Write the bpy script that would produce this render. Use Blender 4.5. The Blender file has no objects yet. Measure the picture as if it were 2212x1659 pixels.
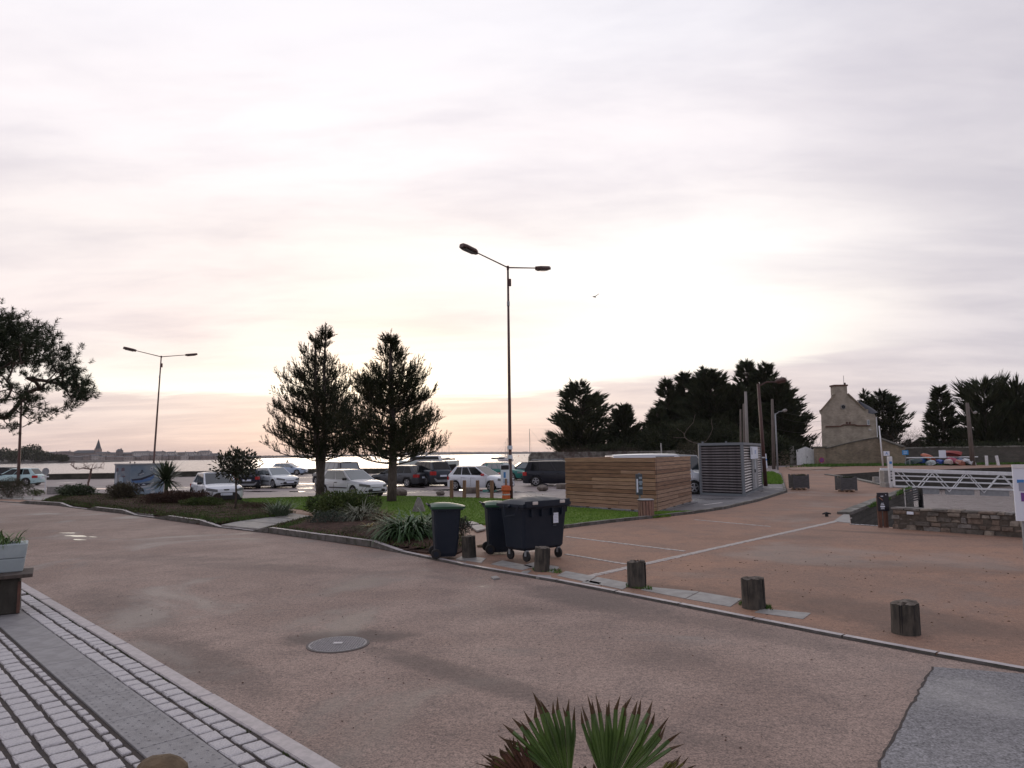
import bpy, bmesh, math, random
import numpy as np
from mathutils import Vector, Matrix, geometry
R_ = math.radians
random.seed(7); rng = np.random.default_rng(7)
sc = bpy.context.scene
C = sc.collection

# ------------------------------------------------------------------ camera
CH = 2.1
FPX = 700.0
PITCH = math.atan(69.3/FPX); ROLL = R_(0.7)
cam = bpy.data.objects.new('camera', bpy.data.cameras.new('camera')); C.objects.link(cam)
cam.data.sensor_width = 36.0; cam.data.lens = 36.0*FPX/1024.0
cam.data.clip_start = 0.05; cam.data.clip_end = 20000
cam.location = (0, 0, CH)
cam.rotation_euler = (Matrix.Rotation(math.pi/2 + PITCH, 3, 'X') @ Matrix.Rotation(-ROLL, 3, 'Z')).to_euler()
sc.camera = cam
F2 = FPX*2212/1024
def W(u, v, z=0.0):
    """ground point (height z) seen at a spot of the photograph (2212 wide)"""
    x = (u-1106)/F2; y = -(v-829.5)/F2
    x, y = x*math.cos(ROLL)+y*math.sin(ROLL), -x*math.sin(ROLL)+y*math.cos(ROLL)
    d = Vector((x, math.cos(PITCH)-y*math.sin(PITCH), math.sin(PITCH)+y*math.cos(PITCH)))
    t = (z-CH)/d.z
    return Vector((d.x*t, d.y*t, z))
def WD(u, v, D):
    """point at forward distance D seen at (u,v)"""
    x = (u-1106)/F2; y = -(v-829.5)/F2
    x, y = x*math.cos(ROLL)+y*math.sin(ROLL), -x*math.sin(ROLL)+y*math.cos(ROLL)
    d = Vector((x, math.cos(PITCH)-y*math.sin(PITCH), math.sin(PITCH)+y*math.cos(PITCH)))
    return Vector((d.x*D/d.y, D, CH+d.z*D/d.y))

# ------------------------------------------------------------------ light
SUN_AZ = R_(-10.7); SUN_EL = R_(6.5)
world = bpy.data.worlds.new('World'); sc.world = world; world.use_nodes = True
wn = world.node_tree; wn.nodes.clear()
def N(t, typ, **kw):
    n = t.nodes.new(typ)
    for k, v in kw.items(): setattr(n, k, v)
    return n
class G:
    """tiny helper for math nodes"""
    def __init__(s, t): s.t = t
    def m(s, op, a, b=None, c=None, clamp=False):
        n = s.t.nodes.new('ShaderNodeMath'); n.operation = op; n.use_clamp = clamp
        for i, v in enumerate((a, b, c)):
            if v is None: continue
            if isinstance(v, (int, float)): n.inputs[i].default_value = v
            else: s.t.links.new(v, n.inputs[i])
        return n.outputs[0]
    def gauss(s, az, el, a0, e0, sa, se):
        a = s.m('DIVIDE', s.m('SUBTRACT', az, a0), sa); e = s.m('DIVIDE', s.m('SUBTRACT', el, e0), se)
        q = s.m('ADD', s.m('MULTIPLY', a, a), s.m('MULTIPLY', e, e))
        return s.m('EXPONENT', s.m('MULTIPLY', q, -1.0))
    def sstep(s, x, a, b):
        n = s.t.nodes.new('ShaderNodeMapRange'); n.interpolation_type = 'SMOOTHSTEP'
        s.t.links.new(x, n.inputs[0]) if not isinstance(x, (int, float)) else None
        for i, v in ((1, a), (2, b)):
            if isinstance(v, (int, float)): n.inputs[i].default_value = v
            else: s.t.links.new(v, n.inputs[i])
        return n.outputs[0]
    def mix(s, f, a, b, mode='MIX'):
        n = s.t.nodes.new('ShaderNodeMix'); n.data_type = 'RGBA'; n.blend_type = mode
        for i, v in ((0, f), (6, a), (7, b)):
            if isinstance(v, (int, float)): n.inputs[i].default_value = v
            elif isinstance(v, tuple): n.inputs[i].default_value = (*v[:3], 1)
            else: s.t.links.new(v, n.inputs[i])
        return n.outputs[2]
def build_world():
    t = wn; g = G(t); L = t.links.new
    tc = N(t, 'ShaderNodeTexCoord'); sep = N(t, 'ShaderNodeSeparateXYZ'); L(tc.outputs['Generated'], sep.inputs[0])
    x, y, z = sep.outputs
    deg = 180/math.pi
    az = g.m('MULTIPLY', g.m('ARCTAN2', x, y), deg)
    el = g.m('MULTIPLY', g.m('ARCSINE', z), deg)
    # clouds: direction projected on a flat layer, so streaks shrink to the horizon
    k = g.m('DIVIDE', 1.0, g.m('ADD', g.m('MAXIMUM', z, 0.0), 0.10))
    cmb = N(t, 'ShaderNodeCombineXYZ')
    L(g.m('MULTIPLY', g.m('MULTIPLY', x, k), 0.55), cmb.inputs[0]); L(g.m('MULTIPLY', g.m('MULTIPLY', y, k), 1.3), cmb.inputs[1])
    def noise(sc_, det, rough, dist, vec=None, off=0):
        n = N(t, 'ShaderNodeTexNoise'); n.inputs['Scale'].default_value = sc_; n.inputs['Detail'].default_value = det
        n.inputs['Roughness'].default_value = rough; n.inputs['Distortion'].default_value = dist
        mp = N(t, 'ShaderNodeMapping'); mp.inputs['Location'].default_value = (off, off*1.7, off*.3); mp.inputs['Rotation'].default_value = (0, 0, R_(-14))
        L(vec or cmb.outputs[0], mp.inputs[0]); L(mp.outputs[0], n.inputs['Vector'])
        return n.outputs[0]
    n1 = noise(0.9, 5, .55, .5, off=2.3); n2 = noise(2.4, 6, .6, .3, off=8.1); n3 = noise(.45, 3, .5, .2, off=5.2)
    cl = g.m('ADD', g.m('MULTIPLY', n1, .5), g.m('ADD', g.m('MULTIPLY', n2, .33), g.m('MULTIPLY', n3, .17)))
    cl = g.sstep(cl, .38, .62)                      # 0 thick grey, 1 thin bright
    ramp = N(t, 'ShaderNodeValToRGB'); L(g.m('DIVIDE', el, 60.0, clamp=True), ramp.inputs[0])
    e = ramp.color_ramp; e.interpolation = 'EASE'
    pts = [(0, (.72, .585, .555)), (3.5, (.73, .635, .625)), (9, (.83, .745, .745)), (16, (.85, .79, .79)), (24, (.86, .815, .845)), (33, (.845, .83, .88)), (60, (.66, .67, .75))]
    e.elements[0].position = 0; e.elements[0].color = (*pts[0][1], 1); e.elements[1].position = 1; e.elements[1].color = (*pts[-1][1], 1)
    for el_, c in pts[1:-1]:
        q = e.elements.new(el_/60); q.color = (*c, 1)
    base = ramp.outputs[0]
    # cooler, greyer to the right and dimmer with the distance from the glow
    side = g.sstep(az, 14, 42)
    base = g.mix(g.m('MULTIPLY', side, .75), base, (.66, .635, .68))
    gl = g.gauss(az, el, -10.7, 12, 105, 80)
    base = g.mix(1.0, base, g.mix(gl, (.62, .62, .68), (1.0, 1.0, 1.0)), 'MULTIPLY')
    # clouds modulate
    base = g.mix(1.0, base, g.mix(cl, (.84, .835, .865), (1.08, 1.065, 1.045)), 'MULTIPLY')
    # bright gap above the low bank
    wob = g.m('MULTIPLY', g.m('SUBTRACT', n2, .5), 2.2)
    edge = g.m('ADD', g.m('ADD', 4.5, wob), g.m('MULTIPLY', g.m('MAXIMUM', g.m('ADD', az, 2), 0.0), .085))
    above = g.sstep(g.m('SUBTRACT', el, edge), -.25, .55)
    wob3 = g.m('MULTIPLY', g.m('SUBTRACT', n1, .5), 5)
    top = g.m('ADD', g.m('ADD', 7.6, wob3), g.m('MULTIPLY', g.m('MAXIMUM', g.m('ADD', az, 14), 0.0), .10))
    below = g.m('SUBTRACT', 1.0, g.sstep(g.m('SUBTRACT', el, top), -2.4, 2.4))
    azf = g.m('SUBTRACT', 1.0, g.sstep(g.m('ABSOLUTE', g.m('ADD', az, 6)), 22, 40))
    gap = g.m('MULTIPLY', g.m('MULTIPLY', above, below), azf)
    col = g.mix(gap, base, (1.03, .965, .88))
    # thin bright patches higher up
    p1 = g.m('MULTIPLY', g.gauss(az, el, 13, 15.2, 13, 3.8), g.m('ADD', .62, g.m('MULTIPLY', cl, .38)))
    p2 = g.m('MULTIPLY', g.gauss(az, el, 14, 10.2, 11, 2.3), .95)
    p3 = g.m('MULTIPLY', g.gauss(az, el, -12, 24, 30, 5), g.m('MULTIPLY', cl, .35))
    for p, c in ((p1, (1.14, 1.09, 1.04)), (p2, (1.1, 1.04, .95)), (p3, (1.0, .96, .97))):
        col = g.mix(p, col, c)
    sung = g.gauss(az, el, -10.7, 6.5, 6.5, 3.0)
    col = g.mix(1.0, col, g.mix(g.m('MULTIPLY', sung, above), (0, 0, 0), (.26, .16, .05)), 'ADD')
    sky = N(t, 'ShaderNodeTexSky', sky_type='NISHITA'); sky.sun_disc = False
    sky.sun_elevation = SUN_EL; sky.sun_rotation = SUN_AZ; sky.air_density = 1.0; sky.dust_density = 2.0
    b1 = N(t, 'ShaderNodeBackground'); L(sky.outputs[0], b1.inputs[0]); b1.inputs[1].default_value = .08
    b2 = N(t, 'ShaderNodeBackground'); L(col, b2.inputs[0]); b2.inputs[1].default_value = 1.0
    ms = N(t, 'ShaderNodeMixShader'); ms.inputs[0].default_value = .93
    L(b1.outputs[0], ms.inputs[1]); L(b2.outputs[0], ms.inputs[2])
    o = N(t, 'ShaderNodeOutputWorld'); L(ms.outputs[0], o.inputs[0])
build_world()
sun = bpy.data.objects.new('sun', bpy.data.lights.new('sun', 'SUN')); C.objects.link(sun)
sun.data.energy = 0.3; sun.data.angle = R_(20); sun.data.color = (1, .83, .66)
sd = Vector((math.sin(SUN_AZ)*math.cos(SUN_EL), math.cos(SUN_AZ)*math.cos(SUN_EL), math.sin(SUN_EL)))
sun.rotation_euler = sd.to_track_quat('Z', 'Y').to_euler()
vs = sc.view_settings; vs.view_transform = 'Standard'; vs.look = 'None'; vs.exposure = 0.25; vs.gamma = 1
vs.use_curve_mapping = False
sc.cycles.max_bounces = 6; sc.cycles.transparent_max_bounces = 6; sc.cycles.volume_bounces = 0

# ------------------------------------------------------------------ materials
MATS = {}
def mat(name, col, rough=.7, metal=0, spec=.5, noise=0, nscale=8, bump=0, bscale=None, col2=None, coat=0, stretch=None, ramp=(.35, .65), detail=6, alpha=None, emis=None, trans=0):
    if name in MATS: return MATS[name]
    m = bpy.data.materials.new(name); m.use_nodes = True; t = m.node_tree; g = G(t); L = t.links.new
    b = t.nodes['Principled BSDF']
    b.inputs['Base Color'].default_value = (*col, 1); b.inputs['Roughness'].default_value = rough
    b.inputs['Metallic'].default_value = metal; b.inputs['Specular IOR Level'].default_value = spec
    b.inputs['Coat Weight'].default_value = coat; b.inputs['Coat Roughness'].default_value = .05
    b.inputs['Transmission Weight'].default_value = trans
    tc = N(t, 'ShaderNodeTexCoord'); vec = tc.outputs['Object']
    if stretch:
        mp = N(t, 'ShaderNodeMapping'); mp.inputs['Scale'].default_value = stretch; L(vec, mp.inputs[0]); vec = mp.outputs[0]
    if noise or col2:
        n = N(t, 'ShaderNodeTexNoise'); n.inputs['Scale'].default_value = nscale; n.inputs['Detail'].default_value = detail; n.inputs['Roughness'].default_value = .6; L(vec, n.inputs['Vector'])
        f = g.sstep(n.outputs[0], ramp[0], ramp[1])
        c2 = col2 or tuple(c*(1-noise) for c in col)
        L(g.mix(f, col, c2), b.inputs['Base Color'])
    if bump:
        n2 = N(t, 'ShaderNodeTexNoise'); n2.inputs['Scale'].default_value = bscale or nscale; n2.inputs['Detail'].default_value = 5; L(vec, n2.inputs['Vector'])
        bp = N(t, 'ShaderNodeBump'); bp.inputs['Strength'].default_value = bump; bp.inputs['Distance'].default_value = .02
        L(n2.outputs[0], bp.inputs['Height']); L(bp.outputs[0], b.inputs['Normal'])
    MATS[name] = m
    return m

def ground_mat(name, c1, c2, c3, big=.5, fine=90, wet=.25, rough=(.35, .75), bump=.35, speck=.35, stains=()):
    """aggregate surfacing: large blotches, medium mottling, fine grains, damp patches"""
    m = bpy.data.materials.new(name); m.use_nodes = True; t = m.node_tree; g = G(t); L = t.links.new
    b = t.nodes['Principled BSDF']; geo = N(t, 'ShaderNodeNewGeometry'); pos = geo.outputs['Position']
    def ns(s, d=4, r=.6, dist=0):
        n = N(t, 'ShaderNodeTexNoise'); n.inputs['Scale'].default_value = s; n.inputs['Detail'].default_value = d
        n.inputs['Roughness'].default_value = r; n.inputs['Distortion'].default_value = dist; L(pos, n.inputs['Vector']); return n.outputs[0]
    a, bb, f, f2 = ns(big, 4, .55, .4), ns(big*5.3, 6, .65), ns(fine, 2, .7), ns(fine*.33, 3, .8)
    col = g.mix(g.sstep(a, .35, .65), c1, c2)
    col = g.mix(g.m('MULTIPLY', g.sstep(bb, .42, .72), .55), col, c3)
    gr = g.m('ADD', g.m('MULTIPLY', f, .55), g.m('MULTIPLY', f2, .45))
    lo, hi = 1-speck*1.7, 1+speck*1.7
    n = N(t, 'ShaderNodeMapRange'); L(gr, n.inputs[0]); n.inputs[1].default_value = .3; n.inputs[2].default_value = .7; n.inputs[3].default_value = lo; n.inputs[4].default_value = hi
    cc = N(t, 'ShaderNodeCombineXYZ'); [L(n.outputs[0], cc.inputs[i]) for i in range(3)]
    col = g.mix(1.0, col, cc.outputs[0], 'MULTIPLY')
    wetf = g.sstep(ns(big*.8, 5, .6, .8), .52, .66)
    col = g.mix(g.m('MULTIPLY', wetf, wet), col, tuple(c*.55 for c in c3))
    # stains with a shape of their own: (x, y, length, width, angle, strength)
    if stains:
        sp = N(t, 'ShaderNodeSeparateXYZ'); L(pos, sp.inputs[0]); wn_ = ns(2.2, 5, .6, .5); tot = None
        for x0, y0, la_, wa_, an, st_ in stains:
            dx, dy = g.m('SUBTRACT', sp.outputs[0], x0), g.m('SUBTRACT', sp.outputs[1], y0); c_, s_ = math.cos(R_(an)), math.sin(R_(an))
            u_ = g.m('DIVIDE', g.m('ADD', g.m('MULTIPLY', dx, c_), g.m('MULTIPLY', dy, s_)), la_); v_ = g.m('DIVIDE', g.m('SUBTRACT', g.m('MULTIPLY', dy, c_), g.m('MULTIPLY', dx, s_)), wa_)
            q = g.m('ADD', g.m('MULTIPLY', u_, u_), g.m('MULTIPLY', v_, v_)); q = g.m('ADD', q, g.m('MULTIPLY', g.m('SUBTRACT', wn_, .5), 2.4))
            e_ = g.m('MULTIPLY', g.m('SUBTRACT', 1.0, g.sstep(q, .1, 1.6)), st_); tot = e_ if tot is None else g.m('MAXIMUM', tot, e_)
        col = g.mix(tot, col, tuple(c*.42 for c in c3))
    L(col, b.inputs['Base Color'])
    r = N(t, 'ShaderNodeMapRange'); L(wetf, r.inputs[0]); r.inputs[3].default_value = rough[1]; r.inputs[4].default_value = rough[0]
    L(r.outputs[0], b.inputs['Roughness'])
    bp = N(t, 'ShaderNodeBump'); bp.inputs['Strength'].default_value = bump; bp.inputs['Distance'].default_value = .012
    L(gr, bp.inputs['Height']); L(bp.outputs[0], b.inputs['Normal'])
    return m

M_road = ground_mat('road_surface', (.235, .162, .130), (.315, .228, .186), (.16, .115, .098), big=.42, fine=62, wet=.58, speck=.55, rough=(.42, .72), bump=.6,
    stains=((-1.95, 8.35, .75, .34, 5, .75), (-.6, 7.0, 1.6, .22, -42, .55), (.9, 5.6, .9, .2, -30, .35), (-3.4, 7.6, 1.6, .35, -45, .5), (-5.6, 10.2, 2.0, .4, -45, .35), (1.1, 10.3, 1.6, .55, -52, .6), (3.0, 8.2, 1.2, .35, -48, .35), (-4.5, 13.5, 2.6, .45, -20, .3), (-7.5, 15.0, 3.0, .4, -12, .3), (1.6, 7.4, .5, .35, 20, .3), (-.3, 9.6, 1.2, .4, 10, .25)))
M_plaza = ground_mat('quay_surface', (.315, .175, .112), (.245, .145, .10), (.17, .112, .085), big=.28, fine=70, wet=.35, speck=.35, rough=(.55, .8),
    stains=((4.6, 9.2, 2.2, .7, -48, .45), (2.6, 10.6, 1.2, .4, -48, .5), (7.5, 12.5, 2.5, .7, -20, .35), (6.0, 17, 2.0, .5, 0, .25), (.2, 13.4, .9, .35, -40, .6), (9.3, 17.6, 1.6, .25, -35, .5), (10, 23, 3, .6, 40, .25), (15, 32, 5, 1.0, 50, .25)))
M_lot = ground_mat('car_park_asphalt', (.20, .165, .16), (.25, .205, .20), (.15, .125, .125), big=.16, fine=30, wet=.5, rough=(.12, .6), speck=.2)
M_asph = ground_mat('grey_asphalt', (.18, .175, .18), (.22, .215, .22), (.14, .138, .14), big=.6, fine=60, wet=.15, speck=.6)
M_asph2 = ground_mat('dark_asphalt', (.12, .12, .13), (.17, .165, .17), (.10, .10, .11), big=.5, fine=50, wet=.5, rough=(.25, .7), speck=.25)
M_path = ground_mat('path_surface', (.35, .225, .16), (.30, .20, .15), (.25, .165, .125), big=.6, fine=60, wet=.1, speck=.2)
M_soil = ground_mat('bed_soil', (.055, .034, .027), (.08, .048, .037), (.036, .026, .022), big=1.2, fine=25, wet=0, bump=.9, speck=.5, rough=(.95, .95)); M_soil.node_tree.nodes['Principled BSDF'].inputs['Specular IOR Level'].default_value = .1
M_lawn = ground_mat('lawn_soil', (.10, .175, .028), (.12, .19, .033), (.08, .13, .022), big=.8, fine=20, wet=0, speck=.35, rough=(.95, .95)); M_lawn.node_tree.nodes['Principled BSDF'].inputs['Specular IOR Level'].default_value = .1
M_granite = mat('granite', (.54, .52, .53), .55, noise=.25, nscale=9, bump=.25, bscale=50, col2=(.40, .385, .39), detail=10)
M_granite2 = mat('granite_kerb', (.47, .425, .425), .5, noise=.25, nscale=12, bump=.1, bscale=45, col2=(.36, .33, .33), detail=10)
M_slabm = mat('tactile_slab', (.27, .265, .27), .6, nscale=6, bump=.2, bscale=80, col2=(.20, .195, .20), detail=10)
M_kface = mat('shaded_grimy_kerb_face', (.135, .125, .12), .85, nscale=5, col2=(.07, .068, .055), bump=.4, bscale=30, detail=9)  # kerb sides: shade of faces turned from the light painted in, plus grime
M_joint = mat('joint_dirt', (.05, .042, .04), .95, nscale=20, bump=.6, col2=(.07, .055, .045))
M_moss = mat('moss', (.06, .085, .02), .95, nscale=20, bump=.5, col2=(.04, .055, .015))
M_flag = mat('flagstone', (.30, .29, .275), .6, nscale=5, bump=.2, col2=(.22, .21, .20))
M_bark = mat('bark', (.10, .075, .06), .9, nscale=14, bump=.8, col2=(.05, .038, .03), stretch=(1, 1, .25))
M_barkp = mat('pine_bark', (.13, .105, .095), .9, nscale=14, bump=.8, col2=(.07, .055, .05), stretch=(1, 1, .3))
M_needle = mat('pine_needles', (.026, .034, .015), .6, nscale=1.5, col2=(.055, .045, .02), ramp=(.45, .7), spec=.25)
M_needle2 = mat('needles_dark', (.02, .034, .015), .6, nscale=1.2, col2=(.035, .046, .02), spec=.25)
M_cyp = mat('cypress_foliage', (.022, .033, .017), .7, nscale=.6, col2=(.048, .055, .027), spec=.25)
M_bush = mat('bush_leaves', (.045, .075, .025), .6, nscale=3, col2=(.10, .13, .04))
M_strap = mat('strap_leaves', (.035, .08, .03), .45, nscale=6, col2=(.065, .125, .04), spec=.35)
M_dry = mat('dry_grass', (.21, .15, .085), .8, nscale=8, col2=(.12, .08, .05))
M_brownb = mat('brown_shrub', (.10, .06, .045), .9, nscale=8, col2=(.06, .04, .032))
M_grassb = mat('grass_blades', (.105, .21, .028), .6, nscale=1.5, col2=(.15, .25, .038))
M_gcov = mat('ground_cover', (.095, .18, .035), .6, nscale=2.5, col2=(.05, .10, .025))
M_twig = mat('bare_twigs', (.16, .10, .085), .85)
M_steelbr = mat('lamp_brown_paint', (.085, .035, .028), .45, nscale=3, col2=(.06, .03, .026))
M_steelgr = mat('grey_steel', (.28, .30, .32), .45, nscale=6, col2=(.22, .235, .25))
M_white = mat('white_paint', (.72, .74, .76), .4, nscale=4, col2=(.62, .64, .66))
M_whitep = mat('white_line', (.62, .60, .58), .7, nscale=14, col2=(.30, .27, .26), ramp=(.5, .68))
M_glassL = mat('lamp_glass', (.10, .095, .09), .15)
M_black = mat('black_plastic', (.012, .013, .015), .45)
M_rub = mat('tyre_rubber', (.018, .018, .019), .8)
M_rim = mat('alloy', (.42, .43, .45), .35, metal=.6)
M_glass = mat('car_glass', (.03, .038, .045), .05, spec=.6)
M_glassd = mat('dark_car_glass', (.008, .010, .012), .08, spec=.35)
M_glassc = mat('clear_car_glass', (.20, .235, .25), .04, spec=.9)
M_lens = mat('headlight_lens', (.20, .215, .23), .12, spec=.9)
M_red = mat('tail_lens', (.42, .02, .02), .2)
M_bin = mat('bin_plastic', (.010, .017, .030), .5, nscale=3, col2=(.014, .021, .034), bump=.05, bscale=30, spec=.28)
M_green = mat('green_lid', (.010, .065, .028), .38)
M_lime = mat('lime_sticker', (.35, .55, .12), .4)
M_paper = mat('paper', (.72, .78, .88), .6)
M_blue = mat('sign_blue', (.05, .22, .55), .5)
M_purple = mat('sign_purple', (.16, .06, .26), .5)
M_signr = mat('sign_red', (.45, .05, .08), .5)
M_orange = mat('orange_plastic', (.62, .13, .035), .45)
M_timber = mat('larch_timber', (.37, .235, .155), .65, nscale=3, col2=(.25, .15, .095), stretch=(.6, .6, 9), bump=.25, bscale=5)
M_timberd = mat('timber_dark', (.085, .065, .055), .8, nscale=3, col2=(.05, .04, .035), stretch=(3, 3, .5), bump=.5)
M_post = mat('round_post_wood', (.33, .20, .12), .75, nscale=6, col2=(.2, .12, .08), stretch=(3, 3, .4))
M_log = mat('weathered_log', (.085, .075, .062), .9, nscale=7, col2=(.03, .029, .025), stretch=(1.6, 1.6, .5), bump=.8, bscale=9)
M_logtop = mat('log_end_grain', (.16, .135, .11), .85, nscale=14, bump=.7, col2=(.09, .075, .062))
M_grate = mat('cast_iron', (.27, .255, .26), .5, nscale=30, col2=(.21, .20, .205))
M_corr = mat('corrugated_metal', (.46, .44, .45), .26, metal=.92, nscale=2, col2=(.34, .32, .33))
M_frame = mat('hut_frame', (.17, .19, .21), .5)
M_rockl = mat('boulder', (.24, .21, .18), .85, nscale=3, bump=.9, bscale=7, col2=(.12, .10, .085), detail=9)
M_rockb = mat('brown_boulder', (.17, .12, .07), .9, nscale=7, bump=1, bscale=14, col2=(.10, .07, .04), detail=9)
M_conc = mat('old_concrete', (.24, .235, .21), .9, nscale=1.6, bump=.5, bscale=6, col2=(.10, .095, .08), detail=10, ramp=(.4, .62))
M_seaw = mat('sea_wall_stone', (.075, .07, .055), .9, nscale=1.2, bump=.7, bscale=4, col2=(.035, .035, .028), detail=9)
M_slate = mat('slate', (.06, .065, .08), .6, nscale=5, col2=(.04, .043, .055))
M_rust = mat('rusty_brown', (.14, .065, .045), .8, nscale=5, col2=(.07, .04, .032))
M_navy = mat('info_board_dark', (.014, .014, .022), .4)
M_crate = mat('crate_grey_wood', (.10, .10, .105), .8, nscale=5, col2=(.065, .065, .068), stretch=(1, 1, 5))
M_skin = mat('skin', (.42, .26, .19), .6)
M_cloth = mat('dark_jacket', (.02, .02, .025), .85)
def stone_mat(name, c1, c2, mortar, scale, bw=.5, rh=.25, dist=.05):
    m = bpy.data.materials.new(name); m.use_nodes = True; t = m.node_tree; g = G(t); L = t.links.new
    b = t.nodes['Principled BSDF']; b.inputs['Roughness'].default_value = .9
    tc = N(t, 'ShaderNodeTexCoord'); sp = N(t, 'ShaderNodeSeparateXYZ'); L(tc.outputs['Object'], sp.inputs[0])
    cb = N(t, 'ShaderNodeCombineXYZ'); L(g.m('ADD', sp.outputs[0], sp.outputs[1]), cb.inputs[0]); L(sp.outputs[2], cb.inputs[1])
    n = N(t, 'ShaderNodeTexNoise'); n.inputs['Scale'].default_value = 2.5; n.inputs['Detail'].default_value = 4; L(tc.outputs['Object'], n.inputs['Vector'])
    va = N(t, 'ShaderNodeVectorMath', operation='MULTIPLY_ADD'); L(n.outputs['Color'], va.inputs[0]); va.inputs[1].default_value = (dist*3,)*3; L(cb.outputs[0], va.inputs[2])
    br = N(t, 'ShaderNodeTexBrick'); L(va.outputs[0], br.inputs['Vector']); br.inputs['Scale'].default_value = scale
    br.inputs['Color1'].default_value = (*c1, 1); br.inputs['Color2'].default_value = (*c2, 1); br.inputs['Mortar'].default_value = (*mortar, 1)
    br.inputs['Mortar Size'].default_value = .03; br.inputs['Brick Width'].default_value = bw; br.inputs['Row Height'].default_value = rh; br.inputs['Bias'].default_value = -.1
    n2 = N(t, 'ShaderNodeTexNoise'); n2.inputs['Scale'].default_value = .9; n2.inputs['Detail'].default_value = 9; L(tc.outputs['Object'], n2.inputs['Vector'])
    col = g.mix(g.m('MULTIPLY', g.sstep(n2.outputs[0], .4, .65), .38), br.outputs['Color'], tuple(c*.45 for c in c2))
    L(col, b.inputs['Base Color'])
    bp = N(t, 'ShaderNodeBump'); bp.inputs['Strength'].default_value = .7; bp.inputs['Distance'].default_value = .05; L(br.outputs['Fac'], bp.inputs['Height']); bp.invert = True
    L(bp.outputs[0], b.inputs['Normal'])
    return m
M_house = stone_mat('house_rubble', (.46, .40, .325), (.34, .30, .245), (.42, .37, .305), 1.6)
M_wallst = stone_mat('garden_wall_rubble', (.33, .265, .195), (.21, .17, .13), (.27, .225, .17), 1.5, dist=.1)
M_quayst = stone_mat('quay_wall_stone', (.055, .052, .045), (.035, .035, .03), (.03, .028, .022), 1.3)
STONES = [mat('wall_stone_%s' % n, c, .9, nscale=9, bump=.8, bscale=12, col2=tuple(v*.55 for v in c), detail=9) for n, c in
          (('warm', (.26, .22, .18)), ('grey', (.22, .205, .19)), ('dark', (.13, .115, .10)), ('brown', (.19, .145, .115)), ('pale', (.31, .275, .235)))]

def paint(name, c, metal=0, rough=.3): return mat(name, c, rough, metal=metal, coat=.5 if max(c) > .2 else .12, spec=.5 if max(c) > .2 else .3)

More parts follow.
